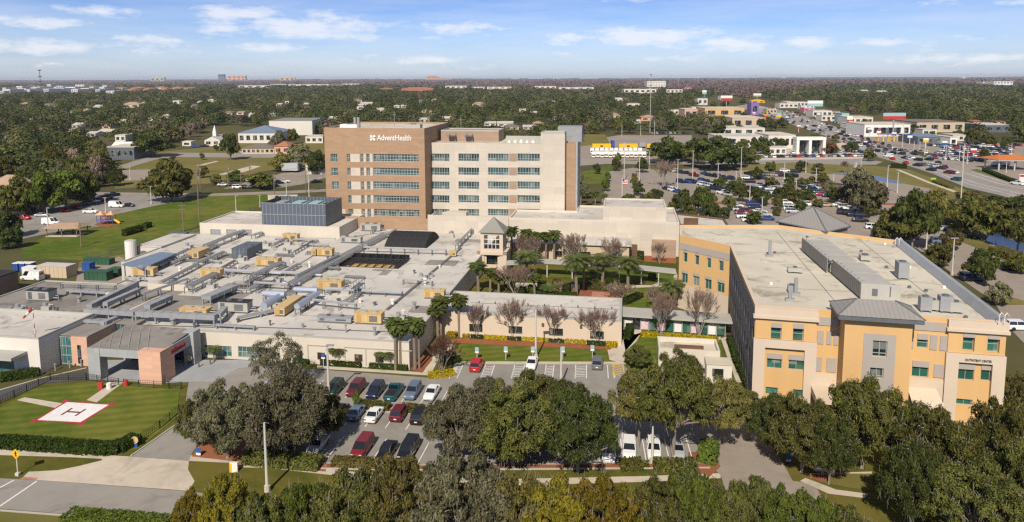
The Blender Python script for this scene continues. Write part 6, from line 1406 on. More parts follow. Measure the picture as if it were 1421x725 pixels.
grove('along the bottom edge of the picture', [(268,765,668,34,'yellow'),(316,775,652,52,'yellow'),(372,790,676,59,'oak'),(428,778,660,57,'bright'),(490,780,636,74,'oak'),(556,776,622,70,'olive'),(640,790,620,98,'mossy'),(716,790,646,66,'olive'),(770,800,644,74,'yellow'),(836,800,652,70,'yellow'),(905,790,656,56,'oak'),(956,780,634,57,'bright'),(600,765,640,46,'oak'),(690,770,640,50,'mossy'),(870,785,668,50,'yellow'),(745,778,660,48,'olive'),(1004,780,650,50,'oak'),(1044,772,653,44,'oak'),(1082,788,668,46,'bright'),(1122,792,672,52,'bright'),(1176,800,695,57,'oak'),(578,690,652,25,'yellow')], 'front', noun='tree', name='broadleaf_tree')
grove('beside the pond at the right', [(1190,292,232,31,'mossy'),(1208,300,248,26,'mossy'),(1266,345,258,41,'oak_dark'),(1240,342,284,38,'oak'),(1300,312,262,34,'olive'),(1360,330,268,50,'oak'),(1330,310,275,36,'mossy'),(1398,300,268,43,'oak_dark'),(1412,345,284,36,'oak'),(1345,282,265,24,'olive')], 'mid', noun='oak')
grove('along the orange building flank', [(1365,395,344,31,'oak_dark'),(1300,370,334,24,'oak'),(1388,424,392,22,'mossy'),(1322,348,318,19,'olive'),(1412,380,350,19,'oak')], 'mid', noun='tree')
grove('on the islands of the right car park', [(948,300,262,19,'oak_dark'),(975,298,258,22,'oak_dark'),(985,312,276,17,'oak_dark'),(958,312,285,14,'oak'),(910,282,262,14,'oak_dark'),(898,292,266,12,'oak'),(1015,272,250,12,'oak_dark'),(1030,280,256,14,'oak_dark'),(1052,282,258,14,'oak_dark'),(1070,262,246,13,'oak'),(1085,280,258,14,'oak_dark'),(1102,282,260,13,'oak'),(1118,284,262,14,'oak_dark'),(1136,288,276,11,'oak'),(1112,262,245,12,'oak'),(1050,250,232,11,'oak_dark'),(1068,242,222,10,'oak'),(1112,238,222,11,'oak_dark'),(1134,242,226,11,'oak'),(1150,268,250,14,'mossy'),(1126,256,243,7,'olive'),(1046,312,296,14,'bright'),(1078,300,288,8,'oak'),(1000,262,244,11,'oak_dark'),(1012,292,270,12,'oak'),(1062,286,264,12,'oak_dark'),(1092,272,252,11,'oak'),(1142,258,240,11,'oak'),(1160,282,258,15,'oak_dark'),(1176,286,252,16,'mossy'),(1024,262,246,10,'oak'),(1080,292,270,11,'oak'),(1110,296,276,11,'oak_dark'),(1096,258,242,9,'oak_dark'),(986,284,264,11,'oak'),(1206,300,276,14,'oak'),(1186,268,250,11,'oak_dark'),(930,300,280,10,'oak'),(1004,304,286,11,'oak_dark')], 'mid', noun='small tree')
grove('along the entry avenue right of the tower', [(858,226,212,7,'bright'),(855,238,218,8,'oak'),(828,242,226,7,'oak_dark'),(890,240,218,11,'oak_dark'),(880,262,240,7,'oak'),(886,272,250,10,'oak_dark'),(843,252,238,6,'bright'),(840,266,246,8,'bright'),(872,284,268,11,'oak'),(912,270,262,12,'oak'),(803,262,240,14,'mossy'),(812,276,252,12,'mossy')], 'mid', noun='small tree')
grove('in the line beyond the right car park', [(925,228,190,31,'oak_dark'),(945,224,196,24,'oak'),(988,236,186,43,'oak_dark'),(1020,232,198,26,'oak_dark'),(968,228,196,22,'oak'),(1040,228,206,19,'oak'),(1058,214,190,17,'oak_dark'),(1078,212,190,18,'oak_dark'),(1150,214,196,13,'rust'),(1180,212,196,12,'oak_dark')], 'mid', noun='oak')
grove('in the tall clump left of the green field', [(28,300,244,32,'oak'),(62,296,236,33,'bright'),(92,290,232,32,'bright'),(116,284,230,26,'oak'),(110,262,240,18,'oak_dark'),(8,330,290,24,'oak_dark'),(-6,300,254,21,'oak'),(14,345,314,21,'oak_dark')], 'tall', noun='tree', name='broadleaf_tree')
grove('along the far side of the green field', [(238,279,222,43,'oak'),(160,258,236,18,'oak_dark'),(282,247,230,11,'olive'),(300,256,240,10,'olive'),(360,262,240,28,'oak'),(328,252,236,15,'bright'),(415,236,200,28,'mossy'),(440,242,206,18,'oak_dark'),(392,238,212,20,'olive')], 'tall', noun='tree', name='broadleaf_tree')
grove('around the church lawn', [(215,218,180,32,'oak_dark'),(320,222,184,18,'oak_dark'),(352,192,178,8,'oak'),(280,222,212,5,'oak'),(300,210,200,5,'oak_dark'),(240,224,216,5,'oak'),(385,208,180,14,'mossy'),(405,200,178,12,'oak')], 'mid', noun='oak')
# palms
grove('at the right end of the front wing', [(549,514,435,19),(556,513,443,16),(576,513,434,19),(582,512,440,14),(608,470,422,18),(612,468,408,18),(638,467,404,18)], 'palm', 'palm_tree', 'cabbage palm', leafs=['palm'])
grove('at the foot of the lantern tower', [(664,407,360,17),(680,408,370,14),(692,409,378,14),(700,402,382,11)], 'palm', 'palm_tree', 'cabbage palm', leafs=['palm'])
grove('in the row behind the bare court trees', [(711,366,310,13),(731,366,314,13),(745,367,318,12),(757,366,318,12),(769,366,316,13),(698,364,328,10),(818,347,308,7),(803,347,310,6),(832,347,311,6)], 'palm', 'palm_tree', 'cabbage palm', leafs=['palm'])
grove('in the court before the covered walkway', [(730,388,347,22),(800,412,351,22),(810,402,350,18),(836,391,351,22),(871,403,355,22),(931,430,386,20),(742,410,378,14,'palm','palm'),(764,412,396,16),(826,390,374,12)], 'date', 'palm_tree', 'feathery palm', leafs=['date'])
grove('beside the orange wall', [(882,352,331,10),(918,352,320,10),(928,352,313,10),(940,352,322,8)], 'palm', 'palm_tree', 'cabbage palm', leafs=['palm'])
grove('before the hospital wall', [(468,506,480,16),(536,510,485,18),(297,502,480,11)], 'date', 'palm_tree', 'short palm', leafs=['date'])
grove('right of the tower foot', [(806,284,260,8),(826,284,264,8),(838,286,268,7),(818,300,282,7),(1048,312,292,11)], 'date', 'palm_tree', 'short palm', leafs=['date'])
grove('on the highway verges and shop fronts', [(1056,182,164,9,'oak_dark'),(1070,182,166,10,'oak_dark'),(1085,178,163,11,'oak'),(1042,172,158,7,'olive'),(1032,168,154,7,'oak_dark'),(1000,176,160,9,'oak'),(985,176,162,9,'oak_dark'),(970,182,166,10,'oak'),(1012,184,168,9,'oak_dark'),(1026,186,172,8,'oak'),(1132,200,184,9,'oak'),(1160,196,186,7,'olive'),(1205,224,206,12,'oak'),(1200,174,164,7,'oak'),(1268,186,172,8,'oak_dark'),(1292,192,182,7,'oak'),(1348,196,180,12,'oak_dark'),(1372,204,186,12,'oak'),(1395,208,190,10,'oak_dark'),(1366,226,204,9,'oak_dark'),(1330,192,180,9,'oak'),(1010,207,190,10,'oak_dark'),(1032,208,192,10,'oak'),(1048,206,190,8,'oak_dark'),(1072,205,190,9,'oak'),(1064,218,204,7,'oak_dark'),(1156,214,198,8,'oak'),(1006,150,139,7,'oak_dark'),(990,150,140,7,'oak'),(1030,146,136,6,'oak_dark'),(1068,172,162,7,'oak')], 'mid', noun='tree')
# bare trees
grove('standing before the long low wing', [(662,470,424,16),(713,472,418,20),(768,474,428,22),(829,478,429,24),(918,470,408,18),(970,468,402,20)], 'bare', 'bare_tree', 'leafless crape myrtle', leafs=['bare'])
grove('inside the palm court', [(716,412,372,24),(795,368,324,16),(852,372,332,17),(728,368,326,15),(858,418,396,20),(740,369,330,12),(778,404,392,10),(915,366,338,10),(910,430,400,14)], 'bare', 'bare_tree', 'leafless crape myrtle', leafs=['bare'])
tree(613,518,468,24,'bare','rust','bare_tree','rusty leafed crape myrtle beside the front path and handicap bay','tree')
tree(921,260,224,15,'bare','bare','bare_tree','tall pinkish bare tree in the right car park beyond the avenue','tree')
tree(1172,240,224,5,'bare','rust','bare_tree','reddish bare tree on the pond bank','tree')
grove('in the planted strip of the front car park', [(496,566,540,8,'bright'),(655,0,0,0)][:1], 'mid', 'young_tree', 'small round tree')
# hedges, shrubs
def hedge(pts, wd, h, leaf, label, dens=110, size=.20, name='hedge', cat='hedge', group=None):
    P = [Vector(at(*p)) for p in pts]; pos, nr = [], []
    for i in range(len(P)-1):
        d = P[i+1]-P[i]; L = d.length; n = Vector((-d.y, d.x))/max(L, 1e-6); k = int(L*dens*(wd+2*h)/1.6)
        for _ in range(k):
            s = random.random(); a = random.choice((0, 0, 1, 2)); t = random.uniform(-1, 1)
            if a == 0: z, o, nn = h*(1+random.gauss(0,.05)), t*wd/2, (0, 0, 1)
            elif a == 1: z, o, nn = h*random.random(), -wd/2*(1+random.gauss(0,.08)), (-n.x, -n.y, .4)
            else: z, o, nn = h*random.random(), wd/2*(1+random.gauss(0,.08)), (n.x, n.y, .4)
            q = P[i]+d*s+n*o; pos.append((q.x-P[0].x, q.y-P[0].y, z)); nr.append(nn)
        for e in (0, 1):
            for _ in range(int(dens*wd*h/2)): q = P[i+e]+n*random.uniform(-wd/2, wd/2); pos.append((q.x-P[0].x, q.y-P[0].y, h*random.random())); nr.append((d.x/L*(2*e-1), d.y/L*(2*e-1), .3))
    pos, nr = np.array(pos), np.array(nr, dtype=float); nr += RNG.normal(size=nr.shape)*.5
    me = leaf_mesh(name, pos, nr, size*RNG.uniform(.6,1.3,len(pos)), np.clip(RNG.normal(.5,.25,len(pos)),0,1)); me.materials.append(LEAF[leaf])
    o = new_obj(name, me); o.location = (P[0].x, P[0].y, 0); return setp(o, label, cat, group)
hedge([(-40,621),(0,619),(60,623),(145,629),(165,627),(190,614)], 1.6, 1.15, 'hedge', 'long clipped dark hedge along the street side of the helipad lawn')
hedge([(446,505.5),(470,507),(502,509.5)], 1.0, .8, 'hedge', 'clipped hedge left of the small front palm'); hedge([(514,510),(530,511),(566,514)], 1.0, .8, 'hedge', 'clipped hedge beneath the front cabbage palms'); hedge([(408,503),(430,505)], 1.0, .8, 'hedge', 'short hedge half hidden by the airy oak')
hedge([(2,529),(20,526),(55,520)], 1.8, 1.0, 'hedge', 'rounded dark hedge below the white block wall')
for i, (a, c) in enumerate((((621,467),(633,468)),((643,468),(652,468.5)),((672,469),(704,471.5)),((726,472),(760,474)),((784,475),(813,477)),((842,481),(856,482)))):
    hedge([a, c], 1.2, .75, 'lime', f'lime yellow clipped hedge before the low wing, {ORD[i]} from the left', group='yellow hedges before the low wing')
for i, (a, c) in enumerate((((654,469),(671,470)),((705,471),(724,472.5)),((761,474),(783,475.5)),((815,478),(840,480)))):
    hedge([a, c], 1.1, .7, 'hedge', f'dark low hedge between the yellow hedges of the low wing, {ORD[i]} from the left', group='dark hedges before the low wing')
hedge([(890,467),(940,470),(996,474)], 1.0, .7, 'lime', 'long lime yellow hedge before the glazed link'); hedge([(869,472),(873,464),(874,458)], 1.3, 1.2, 'hedge', 'curved dark hedge at the end of the low wing')
hedge([(1014,474),(1024,505),(1040,540)], 1.3, 1.1, 'hedge', 'dark hedge along the shaded flank of the orange building'); hedge([(852,424),(870,421),(888,412)], 1.6, .9, 'hedge', 'dark hedge curving round the court lawn')
hedge([(502,565),(540,569)], 1.5, .8, 'oak', 'olive hedge on the planted strip between car rows, left one'); hedge([(557,570),(588,573)], 1.5, .8, 'oak', 'olive hedge on the planted strip between car rows, right one')
hedge([(342,641),(392,645),(445,649)], 2.0, 1.1, 'oak', 'rough hedge under the left oaks beside the sidewalk'); hedge([(861,650),(890,649),(890,649.5)], 1.6, .9, 'oak', 'hedge in front of the parked white car'); hedge([(907,650),(940,652),(965,650)], 1.6, 1.0, 'oak', 'hedge in front of the silver car'); hedge([(980,646),(985,628)], 2.0, 1.6, 'bright', 'tall bright hedge at the corner of the red mulch bed')
hedge([(462,645),(520,648),(560,650)], 1.4, .8, 'olive', 'thin hedge below the red minivan row'); hedge([(595,523),(615,521),(630,519)], 1.8, .5, 'lime', 'yellow ground hedge at the path corner below the rusty tree')
hedge([(618,500),(630,506)], 2.2, 1.3, 'hedge', 'dark bush under the rusty tree'); hedge([(93,723),(130,727),(175,730),(235,735)], 2.0, 1.0, 'bright', 'hedge on the near side of the street at the bottom edge')
for k, (x, y, wd_, h_, lf) in enumerate([(708,404,3,1.6,'oak'),(724,410,3,1.5,'hedge'),(738,406,2.6,1.3,'bright'),(752,402,2.6,1.6,'hedge'),(772,398,3,1.4,'oak'),(786,406,2.6,1.5,'hedge'),(822,398,2.6,1.4,'oak'),(846,398,3,1.6,'hedge'),(862,406,3,1.5,'oak'),(700,378,2.4,1.5,'hedge'),(905,386,2.4,1.3,'oak'),(888,360,2.6,1.8,'hedge')]):
    hedge([(x-5, y), (x+5, y+.5)], wd_, h_, lf, 'rounded shrub in the palm court, '+ORD[sorted([708,724,738,752,772,786,822,846,862,700,905,888]).index(x)]+' from the left', group='court shrubs', name='shrub', cat='shrub')
hedge([(880,380),(905,380)], 1.4, 1.2, 'hedge', 'dark shrub mass under the court palms, right one'); hedge([(745,414),(800,416)], 1.6, 1.3, 'hedge', 'dark shrub mass under the court palms, left one')
hedge([(806,400),(850,404)], 1.8, 1.0, 'oak', 'olive shrubs by the brick court terrace'); hedge([(919,352),(935,353)], 1.8, 1.3, 'lime', 'lime yellow bush before the brown screen wall'); hedge([(905,352),(912,352)], 1.4, 1.2, 'hedge', 'dark bush before the brown screen wall')
hedge([(172,328),(196,321)], 1.5, 1.8, 'hedge', 'dark bushes along the field ditch, nearer clump'); hedge([(200,318),(208,315)], 1.4, 1.5, 'hedge', 'dark bushes along the field ditch, farther clump'); hedge([(1296,253),(1320,262)], 2, 1, 'olive', 'low scrub by the highway path')
hedge([(1366,238),(1395,250),(1412,256)], 2.0, 1.5, 'hedge', 'clipped hedge along the far side of the highway'); hedge([(1236,233),(1258,234)], 3, 2.0, 'hedge', 'dark hedge at the corner of the cross street')
hedge([(1380,352),(1400,358),(1421,366)], 4, 1.8, 'olive', 'olive reeds on the bank of the near pond'); hedge([(1330,318),(1345,306)], 3, 1.5, 'olive', 'reeds left of the near pond'); hedge([(1400,372),(1421,378)], 3, 1.6, 'yellow', 'yellowish bush at the right edge above the car park')
# ------------------------------------------------------------------ vehicles
PAINT = {}; CSC = .88
def paint(c):
    if c not in PAINT:
        rgb = dict(white=(.72,.72,.70), silver=(.42,.44,.46), grey=(.16,.165,.17), black=(.012,.012,.014), navy=(.015,.022,.055), blue=(.025,.07,.26), red=(.42,.018,.018), maroon=(.13,.012,.022), teal=(.015,.10,.13), green=(.015,.045,.028), tan=(.38,.31,.22), slate=(.13,.18,.26), bright=(.45,.02,.06), crimson=(.19,.018,.02))[c]
        PAINT[c] = mat('car_'+c, rgb, .28, .03, 1, spec=.6, metal=.0 if c in ('white','red') else .15)
    return PAINT[c]
KIND = dict(  # length, width, height, hood z, belt z, trunk z, bottom cabin x0,x1, top cabin x0,x1  (x forward, fractions of half length)
 sedan=(4.8,1.83,1.46,.90,.96,1.00,-.66,.40,-.40,.10), suv=(4.8,1.92,1.74,1.05,1.10,1.10,-.96,.42,-.86,.16), minivan=(5.1,1.98,1.76,1.02,1.08,1.08,-.97,.58,-.90,.22), pickup=(5.6,1.98,1.86,1.14,1.18,1.14,-.12,.42,-.04,.20), cargo_van=(5.8,2.02,2.55,1.15,1.30,1.3,-.98,.72,-.97,.42))
NAMEOF = dict(sedan='parked_car', suv='sport_utility_vehicle', minivan='minivan', pickup='pickup_truck', cargo_van='cargo_van')
def loft(b, S, m=0):
    n = len(S[0])
    base = len(b.v)
    for s in S: b.v += s
    for i in range(len(S)-1):
        for k in range(n):
            k2 = (k+1) % n; b.f.append((base+i*n+k, base+i*n+k2, base+(i+1)*n+k2, base+(i+1)*n+k)); b.m.append(m)
    b.f.append(tuple(base+k for k in range(n-1,-1,-1))); b.m.append(m); b.f.append(tuple(base+(len(S)-1)*n+k for k in range(n))); b.m.append(m)
def car_parts(kind, low=False):
    L, W, Ht, hd, bl, tk, c0, c1, t0, t1 = KIND[kind]; hl = L/2; out = {}
    def sec(x, w, zb, zt):
        r = .12; return [(x,-w*.90,zb),(x,w*.90,zb),(x,w,zb+.18),(x,w,zt-.16),(x,w*.90,zt),(x,-w*.90,zt),(x,-w,zt-.16),(x,-w,zb+.18)]
    b = MB(); w = W/2; cx1 = c1*hl; cx0 = c0*hl
    st = [(-hl,w*.86,.42,tk-.12),(-hl*.96,w*.95,.28,tk-.02),(-hl*.8,w,.24,tk),(cx0,w,.22,bl if c0 > -.9 else tk),(0,w,.22,bl),(cx1,w,.22,bl),(hl*.75,w*.98,.24,hd-.02),(hl*.94,w*.90,.28,hd-.14),(hl,w*.74,.40,hd-.28)]
    loft(b, [sec(*s) for s in sorted(st)])
    rw = w*.76; R0, R1 = t0*hl, t1*hl
    if kind == 'pickup':                                   # load bed
        b.box(-hl*.95,cx0-.15,-w*.78,w*.78,bl-.008,bl+.004,m=1)
    # roof and pillars
    zt = Ht-.05; b.box(R0-.02, R1+.02, -rw-.02, rw+.02, zt, Ht)
    for s in (-1, 1):
        for (xa, xb) in ((cx1-.02, R1),(cx0+.02, R0),((cx1+cx0)/2-.1,(R1+R0)/2-.05)) + ((((cx0*.6+cx1*.4)-.5),(R0*.6+R1*.4)-.4),)*(L > 4.9 and c0 < -.5): b.tube([(xa, s*w*.90, bl-.03), (xb, s*rw, zt+.02)], .055, 4)
    gl = {}
    A = [(cx0,-w*.895,bl-.02),(cx1,-w*.895,bl-.02),(cx1,w*.895,bl-.02),(cx0,w*.895,bl-.02)]; T = [(R0,-rw,zt),(R1,-rw,zt),(R1,rw,zt),(R0,rw,zt)]
    g1 = MB(); g1.quad(A[1],A[2],T[2],T[1]); g2 = MB(); g2.quad(A[3],A[0],T[0],T[3]); g3 = MB(); g3.quad(A[0],A[1],T[1],T[0]); g4 = MB(); g4.quad(A[2],A[3],T[3],T[2])
    if kind == 'cargo_van':                                # blind sides behind the cab
        f = .72; q = lambda P, Q, t: tuple(P[i]+(Q[i]-P[i])*t for i in range(3))
        for s, lo, hi in ((0,(A[0],A[1]),(T[0],T[1])),(1,(A[3],A[2]),(T[3],T[2]))):
            P1, P2 = q(*lo, f), q(*hi, f); pts = [lo[0],P1,P2,hi[0]]; b.quad(*(pts if s == 0 else pts[::-1]))
            gg = MB(); pts = [P1,lo[1],hi[1],P2]; gg.quad(*(pts if s == 0 else pts[::-1]))
            if s == 0: g3 = gg
            else: g4 = gg
        b.quad(A[3],A[0],T[0],T[3]); g2 = MB(); zc = Ht-.75; g2.quad((R0-.05,w*.6,zc-.25),(R0-.05,-w*.6,zc-.25),(R0-.04,-w*.58,zc+.3),(R0-.04,w*.58,zc+.3))
    wr = .34 if kind in ('sedan',) else .38; wx = (hl*.62, -hl*.60)
    if low:
        for g in (g1,g2,g3,g4):
            n0 = len(b.v); b.v += g.v; b.f += [tuple(n0+i for i in f) for f in g.f]; b.m += [1]*len(g.f)
        for x in wx:
            for s in (-1, 1): b.tube([(x,s*(w-.2),wr),(x,s*(w+.02),wr)], wr, 8, m=2)
        return b
    lamps = MB(), MB()
    return dict(body=b, windscreen=g1, rear_window=g2, side=[g3,g4], wr=wr, wx=wx, w=w, hl=hl, hd=hd, tk=tk)
def mesh_of(b, name, mats):
    me = bpy.data.meshes.new(name); me.from_pydata(b.v, [], b.f)
    for m in mats: me.materials.append(m)
    me.polygons.foreach_set('material_index', b.m); me.update(); return me
NEARP, LOWM = {}, {}
for k in KIND:
    p = car_parts(k); d = {}
    d['body'] = mesh_of(p['body'], 'body', [paint('white'), M['rubber']])
    bm = bmesh.new(); bm.from_mesh(d['body']); bmesh.ops.recalc_face_normals(bm, faces=bm.faces); bm.to_mesh(d['body']); bm.free()
    for n in ('windscreen','rear_window'): d[n] = mesh_of(p[n], n, [M['car_glass']])
    d['side_window'] = [mesh_of(s, 'side_window', [M['car_glass']]) for s in p['side']]
    wl = MB(); wl.tube([(0,-.11,0),(0,.11,0)], p['wr'], 14); d['tyre'] = mesh_of(wl, 'tyre', [M['rubber']]); rm = MB(); rm.tube([(0,-.118,0),(0,.118,0)], p['wr']*.62, 10); d['rim'] = mesh_of(rm, 'rim', [M['rim']])
    for s in (-1, 1):
        b = MB(); y = s*p['w']*.62; b.box(p['hl']*.945,p['hl']*.985,y-.19,y+.19,p['hd']-.34,p['hd']-.17); d['headlight', s] = mesh_of(b, 'headlight', [M['lamp']])
        b = MB(); y = s*p['w']*.72; b.box(-p['hl']*1.0,-p['hl']*.965,y-.17,y+.17,p['tk']-.32,p['tk']-.12); d['taillight', s] = mesh_of(b, 'taillight', [M['tail']])
    b = MB(); b.box(-p['hl']*1.004,-p['hl']*.985,-.2,.2,.55,.72); d['plate'] = mesh_of(b, 'licence_plate', [M['white']])
    d['info'] = p; NEARP[k] = d
    LOWM[k] = mesh_of(car_parts(k, True), NAMEOF[k], [paint('white'), M['car_glass'], M['rubber']])
    bm = bmesh.new(); bm.from_mesh(LOWM[k]); bmesh.ops.recalc_face_normals(bm, faces=bm.faces); bm.to_mesh(LOWM[k]); bm.free()
def near_car(x, y, kind, col, rot, label, group='cars parked in the front car park', z=.03):
    """rot in degrees: heading from +X of the grid; the point is the middle of the car on the ground"""
    X, Y = at(x, y); t = thing(NAMEOF[kind], label, {'pickup':'pickup truck','minivan':'minivan','cargo_van':'van','suv':'car','sedan':'car'}[kind], FW, X, Y, z, group); t.rotation_euler = (0, 0, R(rot)); t.scale = (CSC,)*3; d = NEARP[kind]; p = d['info']
    bo = new_obj('body', d['body'], t); bo.material_slots[0].link = 'OBJECT'; bo.material_slots[0].material = paint(col)
    for n in ('windscreen','rear_window'): new_obj(n, d[n], t)
    for m in d['side_window']: new_obj('side_window', m, t)
    for wx in p['wx']:
        for s in (-1, 1):
            wq = new_obj('wheel', d['tyre'], t); wq.location = (wx, s*(p['w']-.10), p['wr']); new_obj('rim', d['rim'], wq)
    for s in (-1, 1): new_obj('headlight', d['headlight', s], t); new_obj('taillight', d['taillight', s], t)
    new_obj('licence_plate', d['plate'], t); return t
UPH = 81                                                   # nose away from the camera in the front car park grid
for a in [(464,545,'suv','green',UPH+180,'dark green car half under the left oak in the rear row'),(494,545,'suv','maroon',UPH+180,'maroon car behind the small round tree in the rear row'),(521,548,'suv','navy',UPH+180,'dark navy car in the rear row beside the teal pickup'),
   (547,549,'pickup','teal',UPH,'teal pickup truck in the rear row'),(573,549,'suv','slate',UPH+180,'dark blue grey car right of the teal pickup'),(599,550,'sedan','white',UPH+180,'white car half hidden by the middle oak at the end of the rear row'),
   (471,577,'suv','black',UPH,'black car in the shade beside the blue silver sedan'),(495,577,'sedan','slate',UPH,'blue silver sedan with its tail towards us'),(520,580,'sedan','white',UPH,'white sedan in the middle row'),(555,578,'suv','maroon',UPH,'dark red sport utility vehicle in the middle row'),(583,582,'suv','black',UPH,'black car at the edge of the middle oak shade'),
   (441,623,'sedan','silver',UPH+180,'silver sedan at the edge of the left oak shade in the front row'),(503,627,'minivan','crimson',UPH+180,'red minivan facing us in the front row'),(537,632,'sedan','black',UPH+180,'black sedan right of the red minivan'),(567,630,'minivan','black',UPH+180,'black people carrier at the right end of the open front row'),
   (404,620,'suv','navy',UPH+180,'dark car deep in the shade under the left oaks, nearest the silver sedan'),(372,617,'sedan','black',UPH+180,'dark car in the shade behind the left oak trunk'),
   (845,634,'sedan','white',UPH+180,'white car mostly hidden by the middle oaks in the front row'),(873,630,'suv','white',UPH+180,'white sport utility vehicle left of the forked oak trunk'),(907,630,'suv','white',UPH+180,'white car behind the tan post'),(940,630,'sedan','silver',UPH+180,'silver car beside the red mulch bed'),
   (662,511,'suv','red',UPH,'bright red car in the leftmost accessible bay'),(738,509,'sedan','white',UPH+180,'white sedan in the accessible bays by the lawn'),(829,508,'suv','grey',UPH,'grey sport utility vehicle in the accessible bays')]:
    near_car(*a)
for a in [(32,305,'pickup','red',-5,'bright red pickup in the left car park'),(58,301,'sedan','silver',5,'silver car right of the red pickup'),(71,312,'cargo_van','white',0,'white and blue van by the shelter'),(90,294,'sedan','red',-20,'red car under the tall tree clump, nearer one'),(105,290,'sedan','red',-20,'red car under the tall tree clump, farther one'),
   (126,296,'pickup','white',-4,'white utility truck beside the playground'),(162,288,'cargo_van','white',-4,'large white van on the far side of the playground'),(179,287,'sedan','black',-10,'black car behind the large white van'),(113,316,'sedan','silver',20,'silver car peeking out behind the picnic shelter'),(45,389,'cargo_van','white',170,'white cargo van parked in the service yard')]:
    near_car(*a, group='vehicles in the left car park')
CARS = []
COLS = ['white']*6+['silver']*5+['black']*5+['grey']*4+['navy']*3+['blue']*2+['red']*2+['maroon','tan','slate','green']
def far_car(x, y, rot, zone, kind=None, col=None, world=False, noun=None):
    X, Y = (x, y) if world else at(x, y); kind = kind or random.choice(['sedan','sedan','suv','suv','sedan','suv','minivan','pickup']); col = col or random.choice(COLS)
    o = new_obj(NAMEOF[kind], LOWM[kind]); o.location = (X, Y, .04); o.rotation_euler = (0, 0, R(rot)); o.scale = (1.0,)*3; o.material_slots[0].link = 'OBJECT'; o.material_slots[0].material = paint(col)
    o['category'] = {'pickup':'pickup truck','cargo_van':'van','minivan':'minivan'}.get(kind, 'car'); o['group'] = 'vehicles '+zone; CARS.append((zone, o, px_of(X, Y)[0], f'{dict(bright="bright red").get(col, col)} {dict(sedan="car",suv="car",minivan="minivan",pickup="pickup",cargo_van="van")[kind]}')); return o
def row(p, q, n, rot, zone, skip=(), **kw):
    A, B = Vector(at(*p)), Vector(at(*q))
    for i in range(n):
        if i in skip: continue
        c = A+(B-A)*(i/max(1, n-1)); far_car(c.x, c.y, rot+random.choice((0,180))+random.uniform(-2,2), zone, world=True, **kw)
for (x, y) in ((124,284),(129,282.5),(135,281),(141,279),(147,277)): far_car(x, y, 60, 'under the tall trees of the left car park')
for (x, y) in ((116,278),(123,276),(130,275),(150,274),(156,273)): far_car(x, y, 60, 'in the shaded rear of the left car park')
for x, y, c in ((310,258.5,'silver'),(323,258.5,'black'),(331,262,'white'),(340,262,'black'),(350,262,'navy'),(359,262,'black'),(345,251.5,'white'),(378,258.5,'silver'),(385,255.5,'black'),(393,254.5,'white'),(439,254,'black')): far_car(x, y, 0 if x < 370 else 30, 'on the lot beyond the green field', col=c)
row((338,212.5),(380,212.5), 8, 70, 'before the tile roofed shops left of the tower'); far_car(271,205,0,'near the white church','pickup','blue'); far_car(284,204,0,'near the white church','pickup','black')
# right car park rows (photo positions)
Z1 = 'at the rear left of the right car park'
for x, y, c in ((926,264,'navy'),(934,266,'white'),(941,268,'blue'),(931,238,'black'),(937,239.5,'white'),(945,241,'navy'),(953,242,'navy'),(963,245,'maroon'),(945,254,'navy'),(953,254,'blue'),(961,254.5,'navy'),(968,255,'blue'),(978,243,'teal'),(984,245,'navy'),(991,246,'black'),(998,247,'grey'),(1004,248,'navy'),(975,253,'blue'),(982,255,'navy')): far_car(x, y, -62, Z1, col=c)
Z2_ = 'in the front left rows of the right car park'
for x, y, c in ((975,258,'white'),(982,259.5,'silver'),(989,261,'white'),(992,264,'navy'),(999,265,'navy'),(1003,270,'white'),(1009,272,'silver'),(1016,250,'navy'),(1022,288,'white'),(1026,293,'silver'),(1030,298,'maroon'),(1034,303,'white'),(1040,308,'white'),(1048,290,'navy'),(1054,296,'white'),(1059,301,'silver'),(1064,306,'blue'),(1036,296,'maroon'),(1045,286,'blue')): far_car(x, y, -5 if y > 280 else -62, Z2_, col=c)
Z3 = 'in the middle rows of the right car park'
for x, y, c in ((1036,249,'white'),(1040,254,'black'),(1057,249,'navy'),(1056,259,'navy'),(1052,262,'white'),(1063,264,'navy'),(1070,265,'white'),(1076,264,'silver'),(1070,269,'white'),(1075,271,'white'),(1080,274,'black'),(1083,243,'black'),(1089,239,'white'),(1104,240,'black'),(1094,254,'white'),(1103,255,'tan'),(1113,258,'white'),(1119,261,'silver'),(1114,262,'white'),(1129,251,'black'),(1130,266,'navy'),(1137,269,'teal'),(1141,272,'bright'),(1150,274,'navy'),(1155,274,'silver')): far_car(x, y, -10, Z3, col=c)
Z4 = 'beside the hip roofed pavilion'
for x, y, c in ((1090,284,'white'),(1094,288,'silver'),(1097,292,'white'),(1100,296,'silver'),(1121,286,'white'),(1146,287,'tan'),(1165,287,'white'),(1173,290,'silver'),(1180,292,'white'),(1172,298,'black'),(1180,299,'black'),(1188,301,'navy'),(1196,302,'black'),(1194,308,'navy'),(1212,318,'white'),(1222,330,'black'),(1232,332,'navy')): far_car(x, y, -10, Z4, col=c, kind='suv' if c == 'black' else None)
for x, y, c in ((1250,332,'maroon'),(1262,332,'red'),(1293,319,'navy'),(1302,320,'silver'),(1290,314,'white'),(1318,334,'black'),(1304,338,'slate'),(1350,390,'navy'),(1403,375,'black'),(1414,458,'white'),(1336,330,'navy')): far_car(x, y, -5, 'along the right flank of the orange building', col=c)
